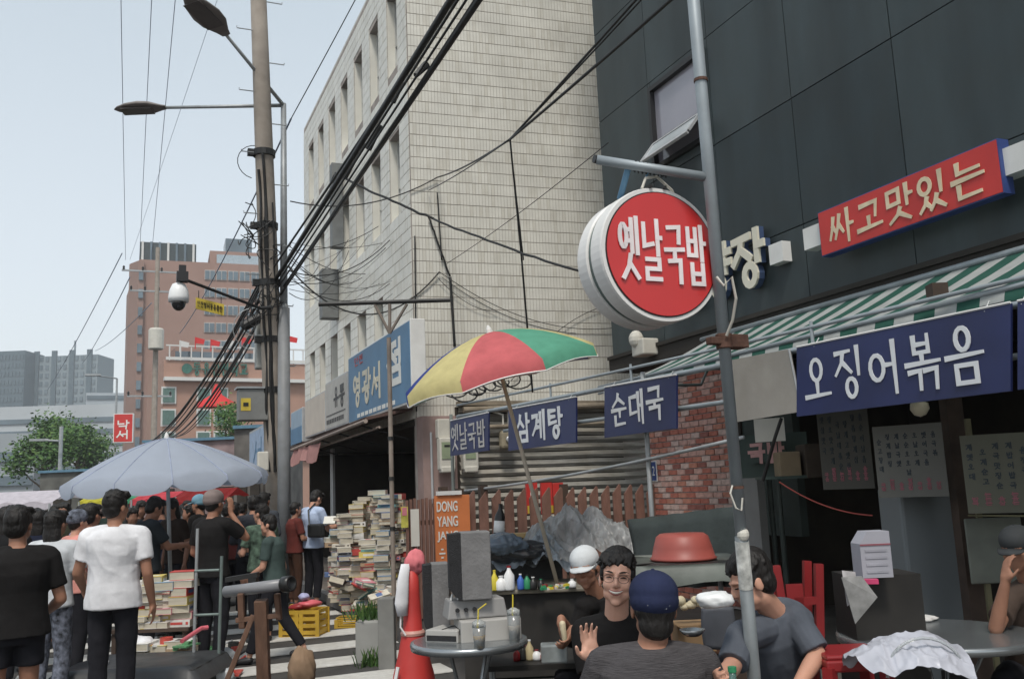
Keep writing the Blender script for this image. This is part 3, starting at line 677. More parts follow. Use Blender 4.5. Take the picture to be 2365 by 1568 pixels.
tree(gnd(175, 70), hz(185, 958, 70), 2.6, 'green street tree right beside a lamp post, nearer to the red hanging sign', seed=4, n=5200, ls=.3, low=.3)
tree(gnd(528, 42), hz(528, 922, 42), 1.5, 'bright green small tree in front of the salmon building', seed=5, n=3200, ls=.16)
# red hanging sign, far
red = mat('red_vinyl', (.55, .045, .04), .45, .06, 2)
p0, p1 = P(266, 1020, 42), P(305, 957, 42); t = thing('shop_sign', 'red upright hanging sign with white letters beyond the grey umbrella', 'sign', (p0.x, p0.y, 0))
c = (p0+p1)/2; W_, H_ = (P(305, 990, 42)-P(266, 990, 42)).length, (P(285, 957, 42)-P(285, 1020, 42)).length
rt = rotz(-R_(8)); xd = rt @ XP
g = MB(); g.box(c, (W_+.08, .25, H_+.08), rt); g.build('box', whitebox, t)
g = MB(); g.box(c-rt @ V((0, .13, 0)), (W_, .01, H_), rt); g.build('face', red, t)
g = MB(); hangul(g, '낙서', c-xd*W_*.36-ZP*H_*.42-rt @ V((0, .14, 0)), xd, ZP, W_*.7, H_*.72, w=.16, vertical=True, brush=False); g.build('lettering', let_w, t)
# distant poles with crossarms, transformer, street lamp
pole_g = mat('concrete_pole', (.33, .29, .25), .85, .15, 4, bump=.3, bscale=30, dirt=.4)
metal_g = mat('galvanised_steel', (.36, .38, .39), .5, .12, 8, metal=.35, dirt=.35)
black = mat('black_rubber', (.018, .018, .018), .5, .2, 5)
b = gnd(352, 55); t = thing('utility_pole', 'distant concrete utility pole with crossarms and a transformer', 'utility pole', b)
top = P(368, 545, 55); g = MB(); g.tube([b, V((b.x, b.y, top.z))], [.2, .13], 10); g.build('pole', pole_g, t)
for y, w_ in ((606, 2.2), (655, 1.6), (910, 1.6)):
    z = P(360, y, 55).z; g = MB(); g.box((b.x-.3, b.y, z), (w_*1.6, .1, .1)); g.build('crossarm', metal_g, t)
    for k in range(4):
        g = MB(); g.lathe([(.05, 0), (.08, .08), (.05, .14), (.08, .2), (.03, .3)], (b.x-.3-w_*.75+k*w_*.5, b.y, z), n=8); g.build('insulator', black, t)
z = P(360, 775, 55).z; g = MB(); g.lathe([(.42, -.65), (.45, -.6), (.45, .55), (.38, .65), (.1, .68)], (b.x, b.y-.5, z), n=16); g.build('transformer', cream, t)
z2 = P(360, 1060, 55).z
b = gnd(262, 75); top = P(262, 868, 75); t = thing('street_lamp', 'distant thin street lamp post above the red hanging sign', 'street lamp', b)
g = MB(); g.tube([b, V((b.x, b.y, top.z))], [.12, .08], 8); g.build('post', metal_g, t)
g = MB(); e = P(215, 866, 75); g.tube([V((b.x, b.y, top.z)), e], .06, 6); g.box(e, (1.2, .4, .15)); g.build('arm', metal_g, t)
b = gnd(135, 48); t = thing('street_lamp', 'pale thin post standing between the two trees on the left', 'street lamp', b)
g = MB(); g.tube([b, b+V((0, 0, hz(135, 985, 48)))], .1, 8); g.build('post', metal_g, t)
g = MB(); e = P(90, 1016, 48); g.tube([P(135, 1018, 48), e], .05, 6); g.box(e, (.9, .3, .12)); g.build('arm', metal_g, t)
# market awnings in the distance
def awning(x0, x1, y0, y1, d, col, label, name='market_canopy'):
    a, b_ = P(x0, y1, d), P(x1, y1, d); zt = P((x0+x1)/2, y0, d).z; dr = (b_-a).normalized(); bk = V((-dr.y, dr.x, 0)).normalized()*1.6
    t = thing(name, label, 'canopy', V((a.x, a.y, 0)))
    g = MB(); n = 10; vs = []; fs = []
    for i in range(n+1):
        q = a.lerp(b_, i/n); q.z = (a.z+b_.z)/2+.03*math.sin(i*1.9); vs += [q, q+bk*.5+ZP*((zt-q.z)), q+bk+ZP*(zt-q.z)*.3, q-ZP*.13]
    for i in range(n):
        for k, l in ((0, 1), (1, 2), (3, 0)): fs.append((4*i+k, 4*i+4+k, 4*i+4+l, 4*i+l))
    g.add(vs, fs); g.build('roof_cloth', cloth('canopy_'+label.split()[0], col, translucent=.3), t)
    for q in (a.lerp(b_, .04), a.lerp(b_, .96)):
        g = MB(); g.tube([V((q.x, q.y, 0)), V((q.x, q.y, q.z))], .025, 6); g.build('leg', metal_g, t)
awning(-60, 122, 1134, 1162, 19, (.62, .58, .63), 'whitish striped market canopy at the left edge above the crowd')
awning(180, 250, 1138, 1158, 24, (.55, .5, .06), 'yellow market canopy seen under the grey umbrella')
awning(245, 320, 1136, 1152, 22, (.08, .32, .18), 'green market canopy seen under the grey umbrella')
awning(300, 395, 1136, 1154, 20, (.6, .08, .10), 'pinkish red market canopy seen under the grey umbrella')
awning(395, 520, 1128, 1156, 17, (.28, .03, .03), 'dark red market canopy seen under the grey umbrella')
# low shops closing the street behind
for i, (x0, x1, yt, d, col, lab) in enumerate(((90, 330, 1085, 45, (.10, .10, .09), 'dark low shop row behind the market canopies'), (330, 565, 1015, 40, (.26, .19, .19), 'low shop with faded pinkish poster front behind the grey umbrella'), (540, 640, 985, 33, (.13, .12, .11), 'low dark shop beside the electricity pole'))):
    A = gnd(x0, d); B = gnd(x1, d); dirn = (B-A).normalized(); back = V((-dirn.y, dirn.x, 0)); Lb = (B-A).length; rotf = rotz(math.atan2(dirn.y, dirn.x)); Ht = hz((x0+x1)/2, yt, d)
    t = thing('low_shop', lab, 'shop', A)
    g = MB(); g.box(fpt(Lb/2, Ht/2, -2), (Lb, 4, Ht), rotf); g.build('wall', mat('lowshop_%s' % 'abc'[i], col, .8, .4, 1.5), t)
    g = MB(); g.box(fpt(Lb/2, Ht, -2), (Lb*1.02, 4.3, .12), rotf); g.build('roof', mat('blue_grey_roof', (.10, .2, .28), .7), t)
    for k in range(3):
        g = MB(); g.box(fpt(Lb*(.2+.3*k), 1.1, .05), (Lb*.22, .1, 2.1), rotf); g.build('shop_opening', wall_dark, t)
# ================================================================== POLES AND CABLES
b = gnd(648, 15.0)
t = thing('utility_pole', 'big concrete electricity pole wrapped in cables beside the bookshop', 'utility pole', b)
tp = P(596, -30, 14.6)
cen = lambda z: b+(tp-b)*(z/tp.z)
g = MB(); g.tube([cen(z) for z in (0, 2.5, 5, 8, tp.z+2.2)], [.185, .172, .158, .138, .108], 16); g.build('pole', pole_g, t, smooth=True)
for i in range(16):
    z = 3.2+i*.48; c = cen(z); g = MB(); s_ = 1 if i % 2 else -1
    g.tube([c+V((s_*.1, -.05, 0)), c+V((s_*.36, -.05, .0)), c+V((s_*.36, -.05, .03))], .009, 6); g.build('step_bolt', metal_g, t)
for z in (7.05, 5.9, 5.0, 4.1, 3.3):
    c = cen(z); g = MB(); g.lathe([(.175, -.05), (.178, .05)], c, n=16); g.box(c+V((-.2, 0, 0)), (.12, .1, .1)); g.build('steel_band', black, t)
rr = random.Random(11)
for k in range(5):
    g = MB(); ph = rr.uniform(0, 6.28); pts = []
    for i in range(26):
        z = 2.0+i*.2*(.8+.05*k); c = cen(z); a = ph+.25*math.sin(i*.5+k); r_ = .17+.02*math.sin(i*.9+k)
        pts.append(c+V((math.cos(3.6+a*.3)*r_, math.sin(3.6+a*.3)*r_, 0)))
    g.tube(pts, rr.choice((.010, .014, .022)), 6); g.build('riser_cable', black, t)
for k in range(11):
    z = rr.uniform(4.3, 6.0); c = cen(z)+V((rr.uniform(-.25, .1), -.18, 0)); g = MB(); pts = [c+V((rr.uniform(-.28, .2), rr.uniform(-.12, .05), rr.uniform(-.3, .25))) for _ in range(6)]
    for _ in range(3): pts = [pts[0]]+[p_ for u_, v_ in zip(pts, pts[1:]) for p_ in (u_.lerp(v_, .25), u_.lerp(v_, .75))]+[pts[-1]]
    g.tube(pts, .008, 5); g.build('loose_cable', black, t)
# splice boxes
p = P(583, 742, 14.6); g = MB(); g.lathe([(.03, -.2), (.09, -.16), (.09, .16), (.03, .2)], p, (.8, 0, .5), n=12); g.build('splice_closure', black, t)
p = P(606, 800, 14.9); g = MB(); g.box(p, (.22, .25, .75)); g.build('pole_cabinet', mat('pale_cabinet', (.36, .37, .35), .6, .1, 4, dirt=.3), t, bevel=.02)
p = P(583, 936, 14.6); u = thing('electrical_box', 'grey electrical cabinet with a yellow sticker on the electricity pole', 'electrical box', p)
g = MB(); g.box(p, (.46, .3, .5)); g.build('case', mat('grey_cabinet', (.20, .205, .2), .6, .1, 4, dirt=.3), u, bevel=.015)
g = MB(); g.box(p+V((-.12, -.153, 0)), (.15, .006, .2)); g.build('sticker', mat('yellow_paint', (.6, .45, .06), .5), u)
g = MB(); g.box(p+V((-.12, -.158, 0)), (.08, .005, .06)); g.build('sticker_mark', black, u)
g = MB(); g.box(p+V((0, 0, .27)), (.52, .36, .03)); g.build('rain_cover', metal_g, u)
p = P(607, 1065, 14.3); g = MB(); g.box(p, (.17, .14, .3)); tag(g.build('meter_box', cream, bevel=.02), 'small white box on the lower electricity pole', 'box')
# lamp post
b = gnd(656, 14.2); tz = onPl(657, 240, b, VN).z; t = thing('street_lamp', 'steel street lamp post with two leaf shaped heads in front of the electricity pole', 'street lamp', b)
g = MB(); g.tube([b, b+ZP*4.6], [.105, .095], 16); g.build('lower_post', mat('grey_painted_post', (.21, .22, .23), .55, .12, 5, dirt=.35), t, smooth=True)
g = MB(); g.tube([b+ZP*4.6, b+ZP*tz], [.062, .045], 14); g.lathe([(.07, 0), (.07, .1)], b+ZP*4.55); g.build('upper_post', metal_g, t, smooth=True)
top = b+ZP*(tz-.03)
def lamp_head(root, a, c, w_):
    """arm from top to a, head from a to c"""
    g = MB(); g.tube([top, a], [.032, .026], 10); g.build('arm', metal_g, t, smooth=True)
    ax = (c-a); L = ax.length; ax.normalize(); sd_ = ax.cross(ZP).normalized(); up = sd_.cross(ax)
    secs = [(0, .3, .35), (.1, .45, .5), (.3, .9, .9), (.5, 1, 1), (.75, .8, .8), (.93, .4, .45), (1, .08, .1)]; g = MB(); n = 16; k0 = []
    for u_, wx, hz_ in secs:
        for j in range(n):
            an = 2*math.pi*j/n; zz = math.sin(an); g.v.append(tuple(a+ax*(L*u_)+sd_*math.cos(an)*w_*wx+up*(zz*(.09 if zz > 0 else .04)*hz_)))
    for i in range(len(secs)-1):
        for j in range(n): g.f.append((i*n+j, i*n+(j+1) % n, (i+1)*n+(j+1) % n, (i+1)*n+j)); g.m.append(0)
    g.f += [tuple(range(n)), tuple((len(secs)-1)*n+j for j in range(n))]; g.m += [0, 0]
    h = g.build('lamp_head', mat('lamp_shell', (.17, .15, .14), .5, .12, 4), t, smooth=True)
    g = MB(); g.box(a+ax*L*.55-up*.042, (L*.6, w_*1.2, .012), Matrix((ax, sd_, up)).transposed()); g.build('lamp_glass', mat('lamp_glass', (.10, .085, .08), .3, .15, 6), h)
lamp_head(t, P(383, 249, 15.1), P(264, 254, 15.0), .23)
a = P(523, 82, 13.9); c = P(428, -12, 13.2)
lamp_head(t, a, c, .26)
# camera arm
a = P(602, 712, 14.3); e = P(425, 645, 13.2); t = thing('security_camera', 'white dome security camera on a long black arm from the electricity pole', 'camera', a)
g = MB(); g.tube([a, e], .024, 8); g.tube([a, cen(a.z)], .03, 8); g.build('arm', black, t)
d = P(413, 668, 13.2); g = MB(); g.lathe([(.14, -.17), (.145, -.1), (.13, 0), (.09, .09), (.03, .12), (.03, .2)], d+V((0, 0, -.02)), n=20); g.build('housing', mat('white_plastic', (.75, .76, .76), .35, .03), t, smooth=True)
g = MB(); g.ell(d+V((0, 0, -.19)), (.105, .105, .13), n=16); g.build('dome', mat('black_dome', (.015, .015, .018), .1, .1, spec=.8), t, smooth=True)
g = MB(); q = P(421, 640, 13.2); g.box(q, (.16, .16, .14)); g.box(q+V((0, 0, .12)), (.1, .1, .1)); g.build('mount', frame_blk, t)
p0 = P(452, 700, 13.5); p1 = P(517, 716, 13.7); xd = (p1-p0).normalized(); t2 = thing('cctv_sign', 'small yellow notice hanging under the security camera arm', 'sign', p0)
yd = ZP; W_ = (p1-p0).length; c = (p0+p1)/2; q = P(485, 692, 13.6)
rt = Matrix((xd, xd.cross(ZP).normalized()*-1, ZP)).transposed()
g = MB(); g.box(c, (W_, .015, .17), rt); g.build('plate', mat('yellow_paint', (.6, .45, .06), .5), t2)
g = MB(); hangul(g, '안전영서동유통안', p0-ZP*.045+xd.cross(ZP)*.0+xd*.02+V((0, -.012, 0)), xd, ZP, W_*.9, .09, w=.14, th=.002, brush=False); g.build('lettering', black, t2)
for s_ in (.1, .9):
    g = MB(); pp = p0+xd*W_*s_; g.tube([pp+ZP*.07, pp+ZP*.2], .006, 5); g.build('hanger', black, t2)
# T shaped pole in front of the beige building
b = gnd(905, 10.2); t = thing('banner_pole', 'thin brown pole with a T bar and fork in front of the bookshop', 'pole', b)
brn = mat('brownish_steel', (.24, .2, .17), .65, .2, 8, dirt=.4); j = P(900, 770, 10.2)
g = MB(); g.tube([b, V((b.x, b.y, j.z))], .026, 10); g.build('post', brn, t)
tb = P(900, 700, 10.2)
g = MB(); g.tube([P(736, 703, 10.2), P(1040, 693, 10.2)], .025, 8); g.build('cross_bar', black, t)
for x in (865, 940):
    g = MB(); g.tube([j, P(x, 702, 10.2)], .017, 8); g.build('fork_arm', brn, t)
g = MB(); g.tube([j, tb], .02, 8); g.build('stem', brn, t)
for k in range(3):
    g = MB(); z = (1.2, 1.75, 2.2)[k]; g.lathe([(.033, -.02), (.033, .02)], b+ZP*z, n=10); g.build('wire_tie', black, t)
# scaffold pole near the camera with the round sign
pm = mat('pale_scaffold_tube', (.31, .35, .375), .5, .12, 6, metal=.25, dirt=.35)
DP = 3.7; Xp = P(1690, 1105, DP); b = V((Xp.x, Xp.y, 0))
t = thing('scaffold_pole', 'pale grey steel pole standing in front of the eatery carrying the round sign', 'pole', b)
top = P(1598, -40, 3.62); bot = P(1742, 1568, 3.74); bb_ = bot+(bot-top).normalized()*.35; bb_.z = max(bb_.z, 0)
dd = (bot-top); foot = bot+dd*(bot.z/-dd.z) if dd.z < 0 else bot
pz = lambda y: top.lerp(bot, (y+40)/1608)
g = MB(); g.tube([foot, pz(1230)], .0275, 14); g.build('lower_tube', mat('dull_steel_tube', (.19, .21, .22), .5, .2, 7, metal=.2, dirt=.35), t, smooth=True)
g = MB(); g.tube([pz(1225), top+(top-pz(1225))*.35], .0245, 14); g.build('upper_tube', pm, t, smooth=True)
g = MB(); g.ell(pz(1225)+V((0, -.01, 0)), (.026, .026, .03)); g.build('screw_cap', cream, t)
g = MB(); g.tube([pz(1240), pz(1352)], .0288, 14); g.build('peeling_tape', mat('peeling_white_paint', (.5, .5, .47), .7, .6, 22), t)
rust = mat('rusty_clamp', (.10, .05, .035), .8, .4, 14, bump=.5)
g = MB(); c = pz(775); g.lathe([(.034, -.03), (.034, .03)], c, n=12); g.box(c+V((.06, .01, 0)), (.09, .07, .055)); g.box(c+V((-.045, .0, 0)), (.06, .04, .03)); g.build('clamp', rust, t, bevel=.004)
for y in (180, 1115):
    g = MB(); g.lathe([(.028, -.006), (.028, .006)], pz(y), n=12); g.build('wire_tie', rust, t)
g = MB(); c = pz(1110); g.tube([c+V((-.03, -.01, .0)), c+V((-.05, -.02, -.03)), c+V((-.035, -.03, -.09)), c+V((-.01, -.03, -.1)), c+V((0, -.03, -.05))], .004, 6); g.build('hanging_wire', cream, t)
ba = P(1378, 369, 3.68); bj = pz(400); g = MB(); g.tube([ba, bj], .0195, 12); g.build('bracket_arm', pm, t, smooth=True)
g = MB(); g.tube([ba+V((-.012, 0, .002)), ba+V((.003, 0, 0))], .017, 12); g.build('arm_end', black, t)
# round sign, faces up and down the street
rs = thing('round_sign', 'round red light box sign with white letters hanging from the steel pole', 'sign', P(1522, 588, 3.66))
fc = P(1529, 587, 3.62); Rr = 151*3.62/2100*1.0; nrm = -YP; T = .215
whr = mat('white_rim', (.72, .71, .69), .4, .04, 3, dirt=.15)
g = MB(); g.lathe([(Rr*.96, .0), (Rr*1.045, .0), (Rr*1.06, .01), (Rr*1.06, .085), (Rr*1.035, .09)], fc, YP, 64); g.build('front_rim', whr, rs, smooth=False)
g = MB(); g.lathe([(Rr*1.02, .089), (Rr*1.02, .122)], fc, YP, 64); g.build('middle_band', mat('grey_green_band', (.12, .16, .15), .5), rs)
g = MB(); g.lathe([(Rr*1.035, .121), (Rr*1.06, .126), (Rr*1.06, T-.02), (Rr*1.03, T)], fc, YP, 64); g.build('rear_rim', whr, rs)
g = MB(); g.lathe([(Rr*.985, -.003), (Rr*.985, .02)], fc, YP, 64); g.build('black_seal', black, rs)
g = MB(); g.lathe([(0, -.008), (Rr*.965, -.006), (Rr*.965, .01)], fc, YP, 64); g.build('red_face', mat('red_acrylic', (.60, .035, .035), .3, .10, 1.2, spec=.5, dirt=.12, bump=.06, bscale=3), rs)
g = MB(); g.lathe([(0, T+.004), (Rr*.965, T+.003), (Rr*.965, T-.01)], fc, YP, 64); g.build('rear_face', mat('red_acrylic', (.60, .035, .035), .3, .10, 1.2, spec=.5, dirt=.12, bump=.06, bscale=3), rs)
g = MB(); W_ = Rr*1.58
tilt = -.12
for i, ch in enumerate('옛날국밥'):
    o_ = fc+V((-W_/2+W_/4*i, -.010, -Rr*.46+tilt*(i-1.5)*Rr*.16)); hangul(g, ch, o_, XP, ZP, W_/4, Rr*.98, w=.19, th=.004, brush=False, gap=.1)
g.build('lettering', mat('white_sticker', (.78, .72, .72), .5), rs)
for dx in (-.035, .03):
    g = MB(); g.box(fc+V((dx, .06, Rr*1.065)), (.014, .14, .012)); g.build('clip', black, rs)
g = MB(); pts = [fc+V((-.06, .02, Rr*1.05)), fc+V((-.04, .02, Rr*1.05+.045)), fc+V((.02, .03, Rr*1.05+.06)), fc+V((.1, .05, Rr*1.0+.03)), fc+V((.16, .08, Rr*.85))]
g.tube(pts, .006, 8); g.build('handle_cable', cream, rs)
for x in (1452, 1500):
    g = MB(); q0 = P(x, 384+(x-1452)*.15, 3.68); g.tube([q0, V((q0.x, fc.y+.13, fc.z+Rr*1.0))], .013 if x < 1460 else .004, 8); g.build('hanging_strap', mat('blue_strap', (.12, .25, .38), .6), rs)
g = MB()
for i in range(9):
    q0 = P(1462+i*9, 375+i*1.6+8, 3.68); g.tube([q0+V((-.005, .02, .028)), q0+V((0, -.025, .01)), q0+V((.006, 0, -.026)), q0+V((.008, .022, .01))], .003, 5)
g.build('wire_wrap', black, rs)
g = MB(); g.tube([P(1655, 640, 3.62), P(1672, 660, 3.6), P(1690, 640, 3.6), P(1700, 690, 3.6), P(1692, 740, 3.62), P(1678, 775, 3.64)], .006, 8); tag(g.build('power_cord', cream), 'cream power cord dangling from the round sign beside the pole', 'cord')
# channel letters on the dark building
cl_f = mat('cream_letter_face', (.66, .63, .52), .45, .04); cl_s = mat('blue_letter_edge', (.05, .08, .16), .5)
t = thing('wall_lettering', 'cream three dimensional wall letters half hidden behind the round sign', 'lettering', onX(1690, 620, X2))
for i, ch in enumerate('동양장'):
    q = onX(1693-78*(2-i), 655+24*(2-i), X2-.20) if False else None
pB = onX(1694, 655, X2-.1); wl = .60; hl = .62
for i, ch in enumerate('동양장'):
    oo = V((X2-.08, pB.y+(2-i)*.60, pB.z-.10))
    g = MB(); hangul(g, ch, oo, -YP, ZP, wl, hl, w=.145, th=.03, brush=False, gap=.0); g.build('letter_face', cl_f, t)
    g = MB(); hangul(g, ch, oo+V((.055, 0, 0)), -YP, ZP, wl, hl, w=.15, th=.05, brush=False, gap=.0); g.build('letter_side', cl_s, t)
q = onX(1795, 585, X2-.08); g = MB(); g.box((X2-.03, q.y, q.z), (.14, .22, .22)); g.build('rail_end', whitebox, t)
# red sign
def facade_sign(x0, x1, yt0, yb0, yt1, yb1, X, label, face, txt, lm, edge, th=.12, ww=.13, u=(.06, .94), v=(.14, .86), name='shop_sign'):
    ta, ba_, tb_, bb2 = onX(x0, yt0, X), onX(x0, yb0, X), onX(x1, yt1, X), onX(x1, yb1, X)
    zt, zb = (ta.z+tb_.z)/2, (ba_.z+bb2.z)/2; ya, yb = (ta.y+ba_.y)/2, (tb_.y+bb2.y)/2
    t = thing(name, label, 'sign', (X, (ya+yb)/2, zb)); L = ya-yb
    g = MB(); g.box((X+th/2, (ya+yb)/2, (zt+zb)/2), (th, L, zt-zb)); g.build('box', edge, t)
    g = MB(); g.box((X-.003, (ya+yb)/2, (zt+zb)/2), (.006, L-.02, zt-zb-.02)); g.build('face', face, t)
    g = MB(); hangul(g, txt, V((X-.008, ya-L*u[0], zb+(zt-zb)*v[0])), -YP, ZP, L*(u[1]-u[0]), (zt-zb)*(v[1]-v[0]), w=ww, th=.003, jit=.03); g.build('lettering', lm, t)
    return t, ya, yb, zb, zt
t, ya, yb, zb, zt = facade_sign(1893, 2312, 487, 590, 320, 455, X2-.25, 'long red sign with cream brush letters high on the dark building', mat('red_sign_face', (.50, .035, .03), .45, .12, 2, dirt=.22, bump=.1, bscale=4), '싸고맛있는', mat('yellowish_lettering', (.66, .55, .38), .5), mat('dark_blue_edge', (.04, .07, .22), .5), ww=.12)
g = MB(); g.box((X2-.13, ya+.13, zb+.25), (.16, .3, .22)); g.build('rail_end', whitebox, t)
g = MB(); g.box((X2-.13, yb-.4, zb+.25), (.16, .9, .22)); g.build('rail', whitebox, t)
# ------------------------------------------------------------------ eatery rail frame and blue signs
LA, LBp = V((4.22, 12.0, 0)), V((4.9, 4.0, 0)); ldir = (LBp-LA).normalized(); lnorm = V((ldir.y, -ldir.x, 0))   # points to the street?
if lnorm.x > 0: lnorm = -lnorm
def onL(x, y, off_=0): return onPl(x, y, LA+lnorm*off_, lnorm)
fr_t = thing('pipe_frame', 'long grey pipe frame carrying the row of blue menu signs', 'frame', LA)
for y0, y1, r_ in ((948, 690, .028), (985, 770, .018), (1132, 1042, .017)):
    z0 = onL(1050, y0, -.05).z
    pass
zr = (2.60, 2.76, 2.30, 1.66)
for i, (z, r_) in enumerate(zip(zr, (.026, .016, .022, .017))):
    a = LA+ZP*z-lnorm*.05; b_ = LBp+ldir*1.5+ZP*(z-.03)-lnorm*.05
    if i == 3: a = LA+ZP*1.57-lnorm*.05; b_ = LA+ldir*5.75+ZP*1.93-lnorm*.05
    if i == 2: a = LA+ldir*1.4+ZP*z-lnorm*.05
    g = MB(); g.tube(bend(a, b_, .02+.01*i, 10), r_, 10); g.build('rail', pm if i < 3 else metal_g, fr_t, smooth=True)
for x in (1046, 1500):
    q = onL(x, 1100, -.08); g = MB(); g.tube([V((q.x, q.y, 0)), V((q.x, q.y, 2.66))], .024, 10); g.build('upright', metal_g if x > 1100 else mat('dark_steel', (.14, .16, .15), .6, dirt=.3), fr_t, smooth=True)
for s_ in (2.6, 4.2, 6.6, 8.4):
    q = LA+ldir*s_-lnorm*.05; g = MB(); g.tube([q+ZP*2.3, q+ZP*2.76], .014, 8); g.build('strut', pm, fr_t)
navy = mat('navy_sign_face', (.018, .026, .095), .4, .18, 3, spec=.4, dirt=.2, bump=.12, bscale=3)
blt = mat('white_brush_lettering', (.66, .68, .70), .5, .05)
def menu_sign(x0, yt0, yb0, x1, yt1, yb1, txt, label, u=(.1, .9), v=(.2, .85), ww=.13, off_=.03, lm=None, face=None, tilt=0):
    ta, ba_, tb_, bb2 = onL(x0, yt0, off_), onL(x0, yb0, off_), onL(x1, yt1, off_), onL(x1, yb1, off_)
    t = thing('menu_sign', label, 'sign', (ba_+bb2)/2, 'navy menu signs hanging on the pipe frame')
    g = MB(); g.slab(ba_, bb2, tb_, ta, .02) if (bb2-ba_).cross(ta-ba_).dot(lnorm) > 0 else g.slab(ta, tb_, bb2, ba_, .02)
    g.build('board', face or navy, t)
    if txt:
        xd = (bb2-ba_).normalized(); yd = (ta-ba_); yd = (yd-xd*yd.dot(xd)).normalized(); W_ = ((bb2-ba_).length+(tb_-ta).length)/2; H_ = ((ta-ba_).length+(tb_-bb2).length)/2
        if xd.cross(yd).dot(lnorm) < 0: pass
        g = MB(); hangul(g, txt, ba_+xd*W_*u[0]+yd*H_*v[0]+lnorm*.003, xd, yd, W_*(u[1]-u[0]), H_*(v[1]-v[0]), w=ww, th=.0025, jit=.03); g.build('lettering', lm or blt, t)
    g = MB(); g.tube([ta+ZP*.004, tb_+ZP*.004], .008, 6); g.build('top_edge', whr, t)
    for p_ in (ta.lerp(tb_, .1), ta.lerp(tb_, .9)):
        g = MB(); g.tube([p_-ZP*.02, p_+ZP*.05-lnorm*.06], .005, 5); g.build('wire_tie', metal_g, t)
menu_sign(1840, 803, 962, 2334, 700, 903, '오징어볶음', 'largest navy menu sign with five white letters at the right', u=(.05, .93), v=(.14, .84), ww=.11)
menu_sign(1396, 895, 1011, 1562, 866, 989, '순대국', 'navy menu sign with three white letters just left of the steel pole', u=(.12, .88), v=(.2, .86), ww=.13)
menu_sign(1174, 946, 1041, 1330, 917, 1021, '삼계탕', 'navy menu sign with three white letters under the colourful umbrella', u=(.14, .86), v=(.16, .84), ww=.14)
menu_sign(1040, 972, 1053, 1128, 953, 1040, '옛날국밥', 'smallest navy menu sign with crowded letters in front of the meters', u=(.04, .96), v=(.12, .86), ww=.12, lm=mat('greyish_lettering', (.42, .41, .40), .6))
menu_sign(2350, 697, 900, 2430, 682, 893, '', 'sliver of a navy menu sign cut by the right picture edge')
a, b_, c, d = onL(1686, 832, .02), onL(1698, 975, .02), onL(1852, 950, .02), onL(1822, 806, .02)
t = thing('blank_panel', 'dirty grey blank plastic panel hanging between the steel pole and the big navy sign', 'panel', b_)
e_ = onL(1735, 985, .02)
g = MB(); g.slab(b_, c, d, a, .015) ; g.build('sheet', mat('dirty_acrylic', (.30, .28, .25), .6, .12, 3, dirt=.35), t)
for u_, v_ in ((a, b_), (d, c)): g = MB(); g.tube([u_, v_], .008, 6); g.build('frame_edge', alu, t)
# awning
aw = thing('striped_awning', 'green and white striped awning over the eatery front', 'awning', (5.6, 7, 2.7))
st_w = cloth('awning_white', (.46, .48, .47), translucent=.35); st_g = cloth('awning_green', (.035, .11, .085), translucent=.3)
ye0, ye1 = 9.0, 1.2; Xf, Xb_ = 4.98, 6.45; zf, zbk = 2.66, 3.26
ns = 44; wst = (ye0-ye1)/ns
for i in range(ns):
    g = MB(); y0_ = ye0-i*wst; y1_ = y0_-wst; nseg = 6; zz = lambda f: zf+(zbk-zf)*f-.05*math.sin(math.pi*f)
    pr = [(Xf-.03, zf-.07-.01*math.sin(i*1.3)), (Xf-.012, zf)]+[(Xf+(Xb_-Xf)*q/nseg, zz(q/nseg)) for q in range(nseg+1)]
    vs = []
    for (x, z) in pr: vs += [(x, y0_, z), (x, y1_, z)]
    g.add(vs, [(2*q, 2*q+1, 2*q+3, 2*q+2) for q in range(len(pr)-1)]); g.build('stripe', (st_w, st_g)[i % 2], aw, smooth=True)
for (x, z, r_) in ((Xf, zf+.02, .022), (Xf-.01, zf-.05, .013), (Xb_-.02, zbk+.01, .03)):
    g = MB(); g.tube([(x, ye0+.15, z), (x, ye1, z)], r_, 10); g.build('roller_bar', pm, aw, smooth=True)
for y in (8.9, 7.4, 5.3, 3.3):
    g = MB(); g.tube([(Xf, y, zf), (6.2, y, zf+.03), (Xb_, y, zbk-.15)], .018, 8); g.build('folding_arm', pm, aw, smooth=True)
g = MB(); g.lathe([(.02, 0), (.06, -.02), (.065, -.06), (.04, -.1), (0, -.115)], onL(2122, 925, -.3), n=14); tag(g.build('bulb', mat('milky_bulb', (.7, .66, .5), .3), smooth=True), 'white globe bulb just below the largest navy sign', 'bulb')
g = MB(); q = onX(1490, 803, 6.35); g.box(q, (.25, .3, .22)); g.ell(q+V((-.1, .05, .12)), (.1, .1, .12)); tag(g.build('awning_motor', cream, bevel=.02), 'white awning motor box under the corner of the dark building', 'box')
# ------------------------------------------------------------------ cables
def off(p):
    v = p-CAM; return v.dot(UX)/v.dot(F_)*FP > 795
def cable(p, q, r, label, sag=.1, group=None, m=None, n=16, wob=0):
    if off(q): q = q+(q-p)*.9
    if off(p): p = p+(p-q)*.5
    g = MB(); pts = bend(p, q, sag, n)
    if wob: pts = [v+V((0, 0, rnd.uniform(-wob, wob))) for v in pts]
    g.tube(pts, r, 6); return tag(g.build('overhead_cable', m or black, smooth=True), label, 'cable', group)
